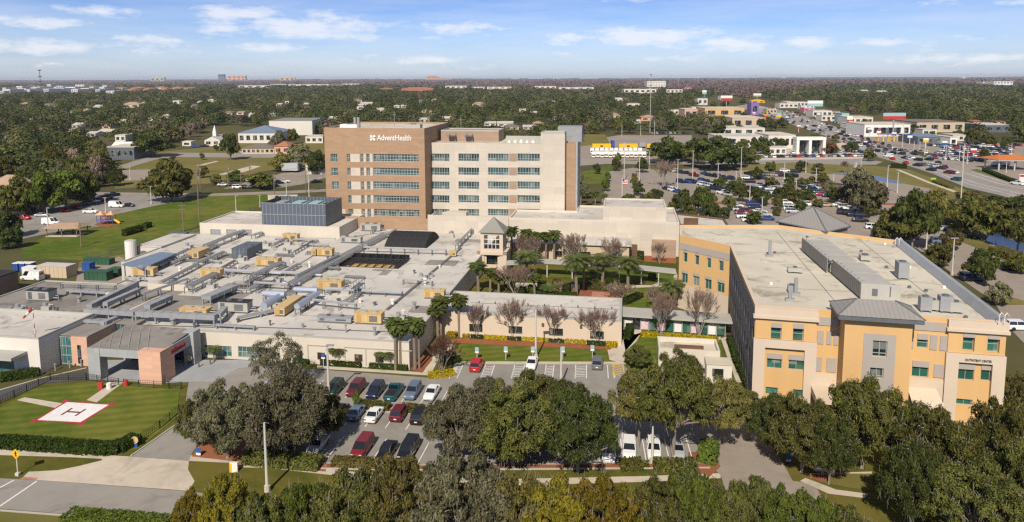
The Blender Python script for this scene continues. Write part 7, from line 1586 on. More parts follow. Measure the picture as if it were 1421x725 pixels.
# dealership rows, highway
row((1034,219.5),(1118,218.5), 16, 85, 'in the front dealer row left of the white portal'); row((1122,218.5),(1196,217.5), 14, 85, 'in the front dealer row below the white portal'); row((1100,213.5),(1165,212), 12, 85, 'in the second dealer row under the portal'); row((1170,205),(1196,213), 8, 60, 'in the slanted dealer row beside the highway')
for k, (p, q, n) in enumerate((((1296,218),(1360,224),15),((1300,213),(1380,220),16),((1308,208),(1400,215),16),((1318,204),(1400,209),14))): row(p, q, n, 80, f'in the {["nearest","second","third","farthest"][k]} dealer row across the highway', skip=(7,))
row((1228,208),(1285,213), 9, 60, 'in front of the blue showroom beyond the highway'); row((1185,196),(1225,201), 8, 60, 'in front of the white showrooms beyond the highway')
HZ = 'driving on the highway'
for x, y, k, c in ((1232,219,'cargo_van','white'),(1238,214,None,'black'),(1245,209.5,None,'white'),(1251,215,None,'navy'),(1257,221,None,'black'),(1262,218.5,None,'silver'),(1268,215.5,None,'black'),(1274,223.5,'suv','black'),(1289,223,'suv','black'),(1273,231,'suv','navy'),(1281,230,None,'grey'),(1290,230.5,None,'white'),(1299,232,None,'white'),(1292,237.5,'suv','navy'),(1306,235,'suv','maroon'),(1317,241.5,'minivan','maroon'),(1323,241,None,'white'),(1327,251,'suv','teal'),
      (1174,190,None,'navy'),(1180,194,None,'black'),(1187,189.5,None,'white'),(1190,200,None,'black'),(1200,201.5,None,'black'),(1176,199,None,'silver'),(1208,207,None,'grey'),(1216,211,None,'navy'),(1160,184,None,'white'),(1166,187.5,None,'black'),(1152,178,None,'black'),(1146,181,None,'silver'),(1138,172.5,None,'white'),(1130,176,None,'black'),(1120,168,None,'white'),(1112,170,None,'grey'),(1104,163,None,'white'),(1094,165,None,'black'),(1086,158,None,'silver'),(1412,257,'pickup','white')): far_car(x, y, 108, HZ, k, c)
row((905,186),(955,186), 9, 85, 'behind the yellow trailers')
row((1085,264),(1128,263), 8, -62, 'in the far middle rows of the right car park'); row((1132,258),(1190,262), 10, -62, 'in the far middle rows of the right car park'); row((1040,243),(1100,246), 10, -62, 'in the rear right rows of the right car park'); row((1010,256),(1050,266), 8, -62, 'in the rear right rows of the right car park')
# past three hundred cars: the smallest and farthest ones as one mass
def far_cars(seed=5):
    rr = random.Random(seed); cols = ['white','white','silver','black','black','grey','navy','red']; src = []
    for k in ('sedan','suv'):
        me = LOWM[k]; src.append(([tuple(v.co) for v in me.vertices], [tuple(p.vertices) for p in me.polygons], [p.material_index for p in me.polygons]))
    V, Fc, Mi = [], [], []; mats = [paint(c) for c in cols]+[M['car_glass'], M['rubber']]
    def put(X, Y, a):
        vs, fs, ms = rr.choice(src); n0 = len(V); c = rr.randrange(len(cols)); ca, sa = math.cos(a), math.sin(a)
        V.extend((X+x*ca-y*sa, Y+x*sa+y*ca, z+.05) for x, y, z in vs); Fc.extend(tuple(n0+i for i in f) for f in fs); Mi.extend(c if m == 0 else len(cols)-1+m for m in ms)
    for p, q, n, a in [((1298,220.5),(1350,225),13,80),((1304,210.5),(1392,217.5),20,80),((1312,206),(1402,212),18,80),((1322,202),(1404,206.5),16,80),((1340,200),(1415,203),14,80),((1290,203),(1330,205),9,80),((1066,168),(1100,172),9,100),((1108,176),(1150,190),9,70),((1126,162),(1160,171),9,60),((1180,178),(1216,181),9,80),((1084,155),(1120,158),10,80),((1046,150),(1080,152),9,80),
                       ((1010,192),(1060,193),8,80),((960,168),(1010,167),9,80),((1190,203),(1240,206.5),11,60),((1150,204),(1180,211),7,60),((920,134),(960,134),9,80)]:
        A, B = Vector(at(*p)), Vector(at(*q))
        for i in range(n):
            if rr.random() < .15: continue
            c = A+(B-A)*(i/(n-1)); put(c.x, c.y, R(a+rr.choice((0,180))))
    for t in (.08,.25,.42,.58,.75,.92):                     # traffic queueing up the highway
        L = lerp_road(t)
        for i in range(2, len(L)-1):
            a, b_ = Vector(L[i]), Vector(L[i+1]); d = b_-a; k = int(d.length/24)
            for j in range(k):
                if rr.random() < .45: c = a+d*((j+rr.random()*.7)/k); put(c.x, c.y, math.atan2(d.y, d.x)+(0 if t < .5 else math.pi))
    me = bpy.data.meshes.new('distant_cars'); me.from_pydata(V, [], Fc)
    for m in mats: me.materials.append(m)
    me.polygons.foreach_set('material_index', Mi); me.update(); setp(new_obj('distant_cars', me), kind='stuff')
far_cars()
# white delivery trucks and yellow trailers in the truck yard
def truck(x, y, label, group, rot=80):
    X, Y = at(x, y); t = thing('delivery_truck', label, 'truck', FW, X, Y, .04, group); t.rotation_euler = (0,0,R(rot)); o = ORI[t.name]; ORI[t.name] = (0,0,0)
    b = MB(); b.box(-3.4,1.4,-1.15,1.15,.9,3.2); b.build('cargo_box', M['white'], t); b = MB(); b.box(1.45,3.2,-1.0,1.0,.5,2.1); b.build('cab', M['white'], t); b = MB(); b.quad((3.21,-.9,1.25),(3.21,.9,1.25),(3.21,.9,2.0),(3.21,-.9,2.0)); b.build('windscreen', M['car_glass'], t)
    for wx in (-2.2,2.4):
        for s in (-1,1): b = MB(); b.tube([(wx,s*.85,.42),(wx,s*1.1,.42)], .42, 8); b.build('wheel', M['rubber'], t)
for i in range(13): truck(824+i*5.8, 219-(i % 2)*.4, f'white box truck in the front rank below the yellow trailers, {ORD[i]} from the left', 'white box trucks in the front rank', 262)
for i in range(11): truck(822+i*6.6, 213.5, f'white box truck in the rear rank against the yellow trailers, {ORD[i]} from the left', 'white box trucks in the rear rank', 262)
def trailer(x0, x1, yb, yt, label, m, dep=2.5, group=None, rot=0):
    X0, Y = at(x0, yb); X1, _ = at(x1, yb); h = z_at(yt, X0, Y); t = thing('trailer', label, 'trailer', FW, (X0+X1)/2, Y+dep/2, 0, group)
    b = MB(); b.box(X0,X1,Y,Y+dep,1.0,h); b.build('box', m, t); b = MB(); b.box(X0+.1,X1-.1,Y+.2,Y+dep-.2,.75,.995); b.build('chassis', M['dark'], t)
    for f in (.12,.2,.8,.88): xx = X0+(X1-X0)*f; b = MB(); b.tube([(xx,Y+.05,.45),(xx,Y+dep-.05,.45)], .45, 8); b.build('axle_wheel', M['rubber'], t)
    if group == 'yellow trailers in the truck yard': b = MB(); xx = (X0+X1)/2; b.box(xx-.9,xx+.9,Y-.03,Y-.003,h*.45,h*.72); b.build('dark_mark', M['dark'], t)
for x0, x1, l in ((822,848,'leftmost'),(859,885,'middle'),(898,914,'rightmost')): trailer(x0, x1, 207.5, 200, f'bright yellow trailer in the truck yard, {l} of three', M['yellow'], group='yellow trailers in the truck yard')
trailer(849,853,206,196,'blue tractor unit between two yellow trailers',M['blue'],6); trailer(887,896,206,198,'grey container right of the middle yellow trailer',M['galv'])
t = trailer(391,413,240,227,'long pale grey semi trailer on the lot left of the tower',M['trailer'],3); trailer(1378,1402,232,224,'white tanker trailer beside the orange fuel canopy',M['white'])
zs_ = {}
for z, o, x, d in CARS: zs_.setdefault(z, []).append((o, x, d))
for z, L in zs_.items():
    L.sort(key=lambda q: q[1])
    for i, (o, x, d) in enumerate(L): o['label'] = f'{d} {z}, ' + ('leftmost' if i == 0 else 'rightmost' if i == len(L)-1 else f'{ORD[i]} from the left') if len(L) > 1 else f'{d} {z}'
# ------------------------------------------------------------------ buildings farther away
KEEP = []                                                  # photo rectangles that must stay in view: x0, x1, top, foot
def bld(name, label, x0, x1, yb, yt, dep, wm, rm, kind='flat', nwin=0, rows=1, wmat='glass_dark', cat='building', group=None, rot=0, rise=None, keep=True, over=.4, wz=(.3,.75)):
    X0, Y = at(x0, yb); X1, _ = at(x1, yb); h = z_at(yt, (X0+X1)/2, Y); W = X1-X0; t = thing(name, label, cat, FW, (X0+X1)/2, Y, 0, group, R(rot))
    ORI[t.name] = (0,0,0); b = MB(); wl = h if kind == 'flat' else h*.62
    b.box(-W/2,W/2,0,dep,0,wl, m=0)
    if kind == 'gable':                                   # gable ends over the short walls
        for u in (-W/2, W/2): b.quad((u,0,wl),(u,dep,wl),(u,dep/2,h-.1)) if u < 0 else b.quad((u,dep,wl),(u,0,wl),(u,dep/2,h-.1))
    if kind == 'front':
        b.quad((-W/2,0,wl),(W/2,0,wl),(0,0,h-.1)); b.quad((W/2,dep,wl),(-W/2,dep,wl),(0,dep,h-.1))
    b.build('wall', M[wm], t); r = MB(); o = over
    if kind == 'flat': r.box(-W/2-.15,W/2+.15,-.15,dep+.15,wl+.003,wl+.25)
    elif kind == 'hip': r.hip(-W/2-o,W/2+o,-o,dep+o,wl+.003,h,max(0,abs(W-dep)*.8))
    elif kind == 'gable': r.quad((-W/2-o,-o,wl-.1),(W/2+o,-o,wl-.1),(W/2+o,dep/2,h),(-W/2-o,dep/2,h)); r.quad((W/2+o,dep+o,wl-.1),(-W/2-o,dep+o,wl-.1),(-W/2-o,dep/2,h),(W/2+o,dep/2,h))
    elif kind == 'front': r.quad((-W/2-o,-o,wl-.1),(0,-o,h),(0,dep+o,h),(-W/2-o,dep+o,wl-.1)); r.quad((0,-o,h),(W/2+o,-o,wl-.1),(W/2+o,dep+o,wl-.1),(0,dep+o,h))
    r.build('roof', M[rm], t)
    for j in range(rows):
        for i in range(nwin):
            a = -W/2+W*(i+.22)/nwin; c = -W/2+W*(i+.78)/nwin; z0 = wl*(j+wz[0])/rows; z1 = wl*(j+wz[1])/rows
            f = MB(); f.box(a-.08,c+.08,-.10,-.004,z0-.08,z1+.08); w_ = f.build('window', M['unit_grey'], t); g = MB(); g.quad((a,-.105,z0),(c,-.105,z0),(c,-.105,z1),(a,-.105,z1)); g.build('pane', M[wmat], w_)
    if keep: KEEP.append((x0-1, x1+1, yt, yb)); return t
    return t
# left, middle distance
t = bld('apartment_block','beige three storey apartment block with dark balconies at the left edge',-30,34,297,246,12,'beige','shingle_tan','hip',0)
X0, Y = at(34, 297); 
for j in range(3):
    for i in range(3): b = MB(); u = 13.5-7*i-4; b.box(u-2.2,u+2.2,-.12,-.004,.7+2.5*j,2.2+2.5*j); b.build('balcony', M['dark'], t)
bld('clubhouse','dark walled clubhouse with a white arched roof beside the wood',145,186,222,205,22,'slate','roof_white','flat',5,wmat='glass_dark')
bld('roof_hall','white barrel like upper roof of the clubhouse behind its flat front',155,178,214,198,10,'white_wall','white','gable',0)
t = bld('church','small white church with a gabled front porch and steeple',284,305,203,189,20,'white_wall','roof','front',2)
h0 = MB(); h0.box(-1.1,1.1,4,6.2,5,8.6); h0.build('steeple_base', M['white'], t); h0 = MB(); h0.hip(-1.2,1.2,3.9,6.3,8.6,14); h0.build('spire', M['white'], t)
bld('blue_roof_hall','long hall with a pale blue hip roof right of the church',331,386,199,176,30,'white_wall','seam_blue','hip',6)
bld('white_warehouse','plain white warehouse with a grey green roof behind the blue roofed hall',374,433,188,168,40,'white_wall','seam_green','flat',0)
t = bld('shop_strip','brown roofed row of shops with cars in front',336,380,214,201,12,'beige','shingle','hip',7)
bld('bank_porch','tile roofed porch pavilion at the end of the shop row',381,402,214,197,12,'salmon','terracotta','hip',2)
bld('cream_shed','low cream shed with a small window at the tower foot',424,456,242,229,8,'cream_wall','beige','flat',1)
bld('small_white_shed','small white shed by the lawn before the wood',253,265,203,197,6,'white_wall','white','flat',1); bld('long_white_roof','low white roofed row left of the tower top',424,448,199,190,16,'white_wall','roof_white','flat',3)
for i, (x, w_, yb, h, wm, rm, k) in enumerate([(160,14,197,9,'white_wall','roof_white','flat'),(120,12,190,7,'white_wall','roof','gable'),(135,18,188,8,'beige','roof_white','gable'),(95,10,184,7,'white_wall','roof','gable'),(52,10,183,6,'salmon','shingle_tan','hip'),(28,12,148,6,'beige','shingle_tan','hip'),(60,14,150,6,'white_wall','shingle','gable'),(100,12,178,7,'white_wall','roof','gable'),(170,22,150,8,'beige','shingle_tan','hip'),(205,12,168,6,'white_wall','shingle','gable'),(225,12,165,6,'white_wall','roof_white','gable'),(130,14,152,6,'white_wall','roof','gable'),(240,14,145,5,'white_wall','roof','flat'),(310,12,160,6,'beige','shingle','hip'),(345,10,163,6,'white_wall','roof_white','gable'),(165,10,172,6,'white_wall','roof_white','gable'),(5,14,197,7,'white_wall','roof_white','flat'),(75,14,204,7,'beige','roof','hip'),
      (420,10,148,5,'white_wall','roof','gable'),(490,12,142,5,'beige','shingle','hip'),(522,12,156,6,'white_wall','roof_white','gable'),(500,16,147,5,'white_wall','roof','gable'),(582,14,170,6,'white_wall','roof','gable'),(612,14,168,6,'beige','roof_white','gable'),(655,18,148,6,'beige','shingle_tan','hip'),(690,22,176,7,'white_wall','roof','gable'),(700,20,180,7,'beige','shingle','hip'),(672,16,175,6,'white_wall','roof','gable'),(740,14,175,6,'beige','shingle_tan','hip'),(726,14,180,6,'beige','roof','gable'),(764,12,168,6,'white_wall','shingle','gable'),(852,12,142,6,'white_wall','roof_white','gable'),(845,16,164,7,'beige','shingle_tan','hip'),(870,18,150,6,'white_wall','roof','flat'),(890,22,168,8,'salmon','shingle_tan','hip'),(455,12,168,6,'white_wall','roof_white','gable'),(40,10,166,5,'white_wall','roof','gable')]):
    nm = {'hip':'hip roofed','gable':'gabled','flat':'flat roofed'}[k]; side = 'left of the tower' if x < 460 else 'behind the tower' if x < 800 else 'right of the tower'
    bld('house', f'H|{nm} {dict(white_wall="white",beige="beige",salmon="salmon")[wm]} house showing between trees {side}', x, x+w_, yb, yb-h, 14, wm, rm, k, 2 if w_ > 11 else 1, group='houses among the trees', cat='house')
_hr = random.Random(41)
for i in range(30):
    x = _hr.uniform(8, 890); y = _hr.uniform(137, 186 if x < 440 or x > 800 else 168)
    if 280 < x < 440 and y > 164: y -= 26
    w_ = _hr.uniform(7, 13)*(.55+.45*(y-130)/50); k = _hr.choice(['gable','hip','flat','gable']); wm = _hr.choice(['white_wall','white_wall','beige']); side = 'left of the tower' if x < 460 else 'behind the tower' if x < 800 else 'right of the tower'
    bld('house', f'H|{dict(hip="hip roofed", gable="gabled", flat="flat roofed")[k]} {dict(white_wall="white", beige="beige")[wm]} house showing between trees {side}', x, x+w_, y, y-3.2-2.2*(y-130)/50, 14, wm, _hr.choice(['roof_white','roof','shingle_tan','roof_white','shingle']), k, 1, group='houses among the trees', cat='house')
# pale buildings along the left horizon
xs_ = []
for i in range(36):
    x = -4+i*4.3+random.uniform(-1.5,1.5); w_ = random.uniform(4,11); yb = random.uniform(125,133.5); yt = yb-random.uniform(5,9)
    bld('warehouse', 'W|'+random.choice(['white','pale blue grey','white'])+' box shaped block on the left skyline', x, x+w_, yb, yt, 60, random.choice(['white_wall','white','trailer']), random.choice(['roof_white','white']), 'flat', 3, 2, group='pale blocks on the left skyline', wmat='seam_blue')
for i in range(9):
    x = 160+i*12.5+random.uniform(-3,3); yb = 126+random.uniform(-2,2); bld('apartment_block', 'A|orange roofed tan apartment block on the skyline left of the tower', x, x+random.uniform(8,13), yb, yb-random.uniform(4,6), 50, random.choice(['beige','salmon','white_wall']), 'terracotta', 'hip', 3, 2, group='orange roofed apartments on the skyline', cat='apartments')
for x0, x1, yb, yt, wm, rm, lab in ((525,544,126,122,'terracotta','terracotta','left'),(556,600,127,121.5,'terracotta','terracotta','right')): bld('tiled_roof_row', f'long low terracotta roofed row above the tower roof, {lab} one', x0, x1, yb, yt, 40, wm, rm, 'hip')
for i, (x0, x1, yb, yt) in enumerate(((375,395,119.5,117),(400,452,120,117.5),(475,497,119.5,116.5),(618,647,123,119.5),(655,672,124,121),(676,710,124,121),(742,772,123,120),(776,825,124,121.5),(330,372,122,119),(455,473,120,118.2))): bld('pale_block', f'P|pale low block on the skyline', x0, x1, yb, yt, 60, 'white_wall', 'roof_white', 'flat', 4, group='pale low blocks on the skyline', wmat='glass_dark')
# far resort towers on the very horizon
t = bld('resort_tower','pinkish resort tower cluster standing on the horizon behind the hospital',591,608,112,105.5,80,'salmon','terracotta','hip',5,3); b = MB(); W = 60
bld('resort_wing','lower pinkish wing right of the resort towers',606,625,112,109,70,'salmon','terracotta','hip',4); bld('hotel_slab','pale slab hotel on the horizon, far left of the resort',316,334,113,105.5,80,'salmon','roof','flat',4,2); bld('hotel_slab','narrow dark slab on the horizon beside the pale slab hotel',303,309,113,103.5,60,'slate','dark','flat',2,2); bld('hotel_slab','yellowish twin block on the horizon above the white warehouse',388,404,112.5,107.5,60,'yellow','beige','flat',3); bld('hotel_slab','blue grey low block on the horizon above the hospital sign',489,499,112.5,109.8,60,'slate','slate','flat',3); bld('hotel_slab','small grey block on the horizon left of the orange roofs',519,524,112.5,109.2,60,'slate','slate','flat',2); bld('hotel_slab','tan low block on the far left horizon',209,222,113.5,107.5,60,'beige','beige','flat',3)
# right of the tower
t = bld('white_office','white slab office building with a mast on the right skyline',898,925,124,113,60,'white_wall','white','flat',7,3,wmat='unit_grey'); bld('glass_office','blue white curved office block on the far right skyline',1379,1410,121,113.5,60,'white','white','flat',6,2,wmat='blue'); bld('pale_block','white block left of the blue white office on the right skyline',1364,1378,120,114,50,'white_wall','white','flat',2)
bld('pale_block','wide pale roof on the far right horizon',1335,1347,109.5,107,60,'white','white','flat',2)
for a in [('long_store','long flat white store beneath the right skyline office',866,912,130,124,40,'white_wall','roof_white','flat',6),('store','pink roofed restaurant on the strip',950,960,126,122,20,'pinkish','pinkish','flat',2),('store','pale strip store left of the billboard',925,948,129,124.5,30,'white_wall','roof_white','flat',4),('store','teal white sign fronted store on the strip',968,982,146,137,20,'white_wall','teal','flat',2),('store','red and white fronted store on the strip',1000,1016,139,133.5,20,'white','red','flat',2),
          ('orange_store','long orange fronted store among the trees',978,1034,163,150.5,40,'orange','roof_white','flat',3),('orange_store','pinkish end of the orange store row',950,968,164,152,30,'pink','roof','flat',2),('cream_store','cream store with a lime green sign band',1016,1062,178,164,40,'beige','roof','flat',3),('white_store','low white store front behind the round car park oaks',1003,1062,188,178,30,'white_wall','roof_white','flat',4),('purple_store','purple fronted tall store by the highway',1042,1053,160,143,15,'purple','purple','flat',1),('store','yellow roofed fast food hut by the highway',1043,1062,143,138.5,12,'yellow','yellow','hip',2),
          ('long_garage','long white low garage with a grey roof behind the oaks',994,1100,205,189,20,'white_wall','roof','flat',7),('showroom','white showroom beside the portal',1066,1104,207,188,26,'white_wall','roof_white','flat',5),('small_office','small white office in the dealer yard',1068,1091,216,205,8,'white_wall','roof','flat',3),
          ('blue_shop','teal blue fronted shop across the highway',1168,1178,172,158,16,'teal','teal','flat',1),('white_shop','white shop right of the teal front',1178,1212,174,163,24,'white_wall','roof_white','flat',4),('white_showroom','wide white car showroom across the highway',1199,1264,190,173,30,'white','roof_white','flat',6),('warehouse','cream warehouse with a dark side door across the highway',1272,1340,184,170,40,'beige','shingle','flat',4),('white_hall','white annex before the cream warehouse',1280,1300,188,180,14,'white_wall','roof','flat',2),('blue_showroom','blue roofed low showroom in the dealer yard',1273,1318,201,190,24,'slate','seam_blue','flat',4),('white_shop','white block right of the blue showroom',1318,1328,203,191,20,'white','roof_white','flat',1),
          ('grey_blue_hall','dark grey blue hall beside the right wood',1367,1405,184,174,30,'slate','roof','flat',3),('house','terracotta house at the edge of the right wood',1352,1366,172,167,14,'salmon','terracotta','hip',2),('house','second terracotta house at the edge of the right wood',1376,1396,172,167.5,14,'salmon','terracotta','hip',2),('white_shop','cluttered white shop front at the bend of the highway',1128,1155,163,154,20,'white_wall','roof','flat',4),('white_shop','small pale shop beyond the bend of the highway',1082,1108,150,144,20,'white_wall','roof_white','flat',4),('white_shop','pink trimmed shop by the bend of the highway',1116,1130,156,150,14,'pinkish','white','flat',2),
          ('house','white roofed house inside the right wood',1194,1206,128,125,20,'white_wall','roof_white','gable',2),('house','pale house inside the right wood',1218,1232,129,126,20,'white_wall','roof_white','gable',2),('store','row of pale stores by the far bend',1092,1122,148,142,20,'white_wall','roof','flat',6)]:
    bld(*a, wmat='glass_dark')
# white portal of the dealer
X0, Y = at(1105,214.5); X1, _ = at(1146,214.5); h = z_at(191, X0, Y); t = thing('dealer_portal','big white portal frame with open bays in front of the showroom','portal',FW,(X0+X1)/2,Y); KEEP.append((1100,1148,188,215)); cx = (X0+X1)/2
for u in (0,.47,1): b = MB(); b.box(X0+(X1-X0-1.6)*u,X0+(X1-X0-1.6)*u+1.6,Y,Y+6,0,h-1.6); b.build('pier', M['white'], t)
b = MB(); b.box(X0-.1,X1+.1,Y-.1,Y+6.1,h-1.597,h); b.build('beam', M['white'], t); b = MB(); b.box(X0+.2,X1-.2,Y+5.0,Y+5.2,0,h-1.7); b.build('glazing', M['glass_dark'], t)
# fuel canopy, arches, billboards
X0, Y = at(1384,238); X1, _ = at(1440,238); h = z_at(219, X0, Y); t = thing('fuel_canopy','orange topped fuel station canopy on posts at the right edge','canopy',FW,(X0+X1)/2,Y)
b = MB(); b.hip(X0,X1,Y,Y+14,h-1.2,h+.6,10); b.build('roof', M['orange_roof'], t); b = MB(); b.box(X0+.3,X1-.3,Y+.3,Y+13.7,h-1.7,h-1.22); b.build('fascia', M['white'], t)
for u in (.1,.5,.9):
    for v in (2,12): b = MB(); b.box(X0+(X1-X0)*u-.25,X0+(X1-X0)*u+.25,Y+v-.25,Y+v+.25,0,h-1.7); b.build('post', M['pole'], t)
KEEP.append((1380,1421,215,240))
X, Y = at(1412,257); t = thing('price_sign','white and red fuel price sign at the right edge of the picture','sign',FW,X+3,Y+2); b = MB(); b.box(X+2,X+5,Y+2,Y+2.4,.8,4.2); b.build('panel', M['white'], t); b = MB(); b.box(X+2.1,X+4.9,Y+1.95,Y+1.99,3.1,4.0); b.build('red_band', M['red'], t); b = MB(); b.box(X+2.6,X+4.4,Y+2.05,Y+2.35,0,.8); b.build('foot', M['concrete'], t)
def billboard(x0, x1, yt, yb, yfoot, label, cols):
    X0, Y = at(x0, yfoot); X1, _ = at(x1, yfoot); z1, z0 = z_at(yt, X0, Y), z_at(yb, X0, Y); t = thing('billboard', label, 'billboard', FW, (X0+X1)/2, Y)
    n = len(cols)
    for i, c in enumerate(cols): b = MB(); b.box(X0,X1,Y+.002*i,Y+.6,z0+(z1-z0)*i/n,z0+(z1-z0)*(i+1)/n-.01); b.build('panel', M[c], t)
    b = MB(); b.tube([((X0+X1)/2,Y+.8,0),((X0+X1)/2,Y+.8,z1-.3)], .5, 8); b.build('post', M['galv'], t); KEEP.append((x0, x1, yt, yb))
for i, (x, yb, yt, c1, c2) in enumerate([(1092,172,162,'white','blue'),(1062,168,159,'yellow','red'),(1046,164,156,'white','pinkish'),(1108,184,174,'white','red'),(1136,166,156,'teal','white'),(1160,170,160,'white','blue'),(1180,180,168,'yellow','white'),(1190,184,174,'white','red'),(1206,190,178,'white','slate'),(1219,192,180,'red','white'),(1240,196,184,'white','blue'),(1262,200,186,'blue','white'),(1284,206,192,'white','yellow'),(1310,210,196,'white','blue'),(1350,222,206,'white','red'),(1030,160,150,'white','purple')]):
    X, Y = at(x, yb); h = z_at(yt, X, Y); t = thing('shop_sign', f'tall shop sign on a pole along the highway, {ORD[i] if False else "S"}', 'sign', FW, X, Y, 0, 'shop signs along the highway'); b = MB(); b.box(X-1.6,X+1.6,Y-.3,Y+.3,h-2.6,h-1.1); b.build('lower_panel', M[c2], t); b = MB(); b.box(X-1.6,X+1.6,Y-.29,Y+.29,h-1.09,h); b.build('panel', M[c1], t); b = MB(); b.box(X-.2,X+.2,Y-.2,Y+.2,0,h-2.61); b.build('post', M['pole'], t); t['label'] = f'S|{c1} over {c2} shop sign on a pole along the highway'
for i, (x0, x1, yb, yt, wm, rm) in enumerate([(1132,1150,161,155,'white_wall','roof'),(1064,1078,158,152,'beige','roof_white'),(1176,1192,178,172,'white','roof_white'),(1140,1160,168,161,'white_wall','roof'),(1200,1222,184,177,'white_wall','roof_white'),(1180,1200,186,179,'beige','roof'),(1088,1100,146,141,'white_wall','roof_white'),(1112,1130,152,147,'white','roof'),(1150,1166,160,155,'beige','shingle'),(960,976,156,149,'white_wall','roof'),(930,948,160,153,'white_wall','roof_white'),(1290,1304,180,173,'white_wall','roof'),(1322,1346,196,188,'white_wall','roof_white')]): bld('small_shop', 'B|' + ('white' if 'white' in wm else 'beige') + ' flat roofed shop in the strip along the highway', x0, x1, yb, yt, 14, wm, rm, 'flat', 3, group='small shops along the highway')
billboard(1224,1256,157,166,192,'billboard with a pale blue green picture over a red strip above the showrooms',['red','teal']); billboard(1120,1142,140,148,160,'pale blue and white billboard at the far bend of the highway',['teal','white']); billboard(1000,1016,133,140,158,'red and white billboard above the orange store',['red','white']); billboard(974,980,125.5,131,150,'small blue white tower sign on the strip',['teal','white']); billboard(1045,1056,130,134,150,'small white and tan billboard over the yellow roofed hut',['beige','white']); billboard(1077,1084,157,163,172,'small yellow shop sign beside the highway',['yellow','teal']); billboard(1175,1183,161,172,178,'red and white shop sign before the white shop',['red','white'])
X, Y = at(1196,188); t = thing('red_balloon','round red orange balloon sign at the dealer lot','balloon',FW,X,Y); bm = bmesh.new(); bmesh.ops.create_uvsphere(bm, u_segments=14, v_segments=10, radius=2.6, matrix=Matrix.Translation((0,0,6))); me = bpy.data.meshes.new('ball'); bm.to_mesh(me); bm.free(); me.materials.append(M['red']); new_obj('ball', me, t); b = MB(); b.tube([(X,Y,0),(X,Y,3.6)], .1, 5); b.build('pole', M['galv'], t)
for i, x in enumerate((1222,1229,1238,1248)):
    X, Y = at(x, 197); t = thing('yellow_arch', f'yellow display arch before the white showroom, {ORD[i]} from the left', 'arch', FW, X, Y, 0, 'yellow arches'); b = MB(); b.tube([(X-1.6,Y,0),(X-1.6,Y,4.2),(X+1.6,Y,4.2),(X+1.6,Y,0)], .35, 6); b.build('frame', M['yellow'], t)
KEEP += [(1195,1265,170,200),(1290,1345,196,206)]
# fountain in the pond
X, Y = at(1187,242); rng = np.random.default_rng(5); n = 2500; zz = rng.uniform(0,1,n)**.8*5.5; sp_ = (1-zz/6.2)*1.9
pt = np.stack([rng.normal(0,.5,n)*sp_, rng.normal(0,.5,n)*sp_, zz], 1); me = leaf_mesh('fountain', pt, rng.normal(size=(n,3)), rng.uniform(.05,.16,n), rng.uniform(0,1,n)); me.materials.append(M['white']); o = new_obj('fountain', me); o.location = (X, Y, .05); setp(o, 'white spray of the fountain in the long pond', 'fountain')

# ------------------------------------------------------------------ woods
def inpoly(x, y, P):
    c = False; j = len(P)-1
    for i in range(len(P)):
        if (P[i][1] > y) != (P[j][1] > y) and x < (P[j][0]-P[i][0])*(y-P[i][1])/(P[j][1]-P[i][1])+P[i][0]: c = not c
        j = i
    return c
W_GREEN = [[(-60,268),(-60,119),(120,121),(300,120),(480,121),(700,123),(900,124),(960,127),(1000,130),(960,150),(945,166),(1000,166),(1000,190),(960,186),(900,186),(806,186),(800,200),(700,215),(460,200),(440,186),(330,180),(300,176),(250,198),(205,212),(180,196),(140,196),(130,216),(150,236),(140,262),(20,268)],
           [(1040,136),(1090,127),(1150,121),(1250,119.5),(1421,121),(1500,124),(1500,190),(1421,188),(1380,184),(1345,172),(1280,168),(1262,166),(1220,160),(1165,158),(1150,148),(1120,142),(1080,141)],
           [(1340,206),(1350,186),(1421,190),(1500,190),(1500,200),(1421,199),(1365,198)]]
NOGO = [[(145,225),(190,225),(200,195),(140,198)],[(1060,165),(1160,200),(1250,230),(1420,270),(1480,270),(1220,199),(1070,148),(1040,148)]]
def ok(x, y, ht):
    """the tree with its foot at (x, y) and ht rows tall must not hide or stand in anything kept in view"""
    for x0, x1, yt, yb in KEEP:
        if x0-2 < x < x1+2 and y > yt+.5 and y-ht < yb-(yb-yt)*(.38 if x1-x0 > 24 else .75): return False
    return not any(inpoly(x, y, P) for P in NOGO)
def scatter(n, region, ymin, ymax, seed):
    rr = random.Random(seed); out = []; tries = 0
    while len(out) < n and tries < n*60:
        tries += 1; y = 108+1000*45/rr.uniform(1000*45/(ymax-108), 1000*45/(ymin-108)) if False else ymin+(ymax-ymin)*rr.random(); x = rr.uniform(-60, 1490)
        if any(inpoly(x, y, P) for P in region): out.append((x, y))
    return out
# trees one can tell apart: the nearest of the wood
IND = []; rr = random.Random(77); cand = scatter(3600, W_GREEN, 148, 268, 3); cand.sort(key=lambda q: -q[1]); QUOTA = {}
def wood_zone(x):
    for lim, z in ((62,'in the wood at the far left edge'),(130,'in the wood above the left car park'),(220,'in the wood around the clubhouse'),(330,'in the wood beyond the church'),(460,'in the wood beyond the blue roofed hall'),(620,'in the wood above the brown tower half'),(800,'in the wood above the cream tower half'),(1020,'in the wood right of the tower'),(1255,'in the wood across the highway'),(9999,'in the wood above the cream warehouse')):
        if x < lim: return z
for x, y in cand:
    z = wood_zone(x)
    if QUOTA.get(z, 0) >= 16: continue
    X, Y = at(x, y); h = rr.uniform(8, 14); r = rr.uniform(4, 7)
    if any((X-a)**2+(Y-b_)**2 < (.72*(r+c))**2 for a, b_, c, *_ in IND): continue
    if not ok(x, y, h*1000/Y): continue
    IND.append((X, Y, r, h, x, y)); QUOTA[z] = QUOTA.get(z, 0)+1
zt_ = {}
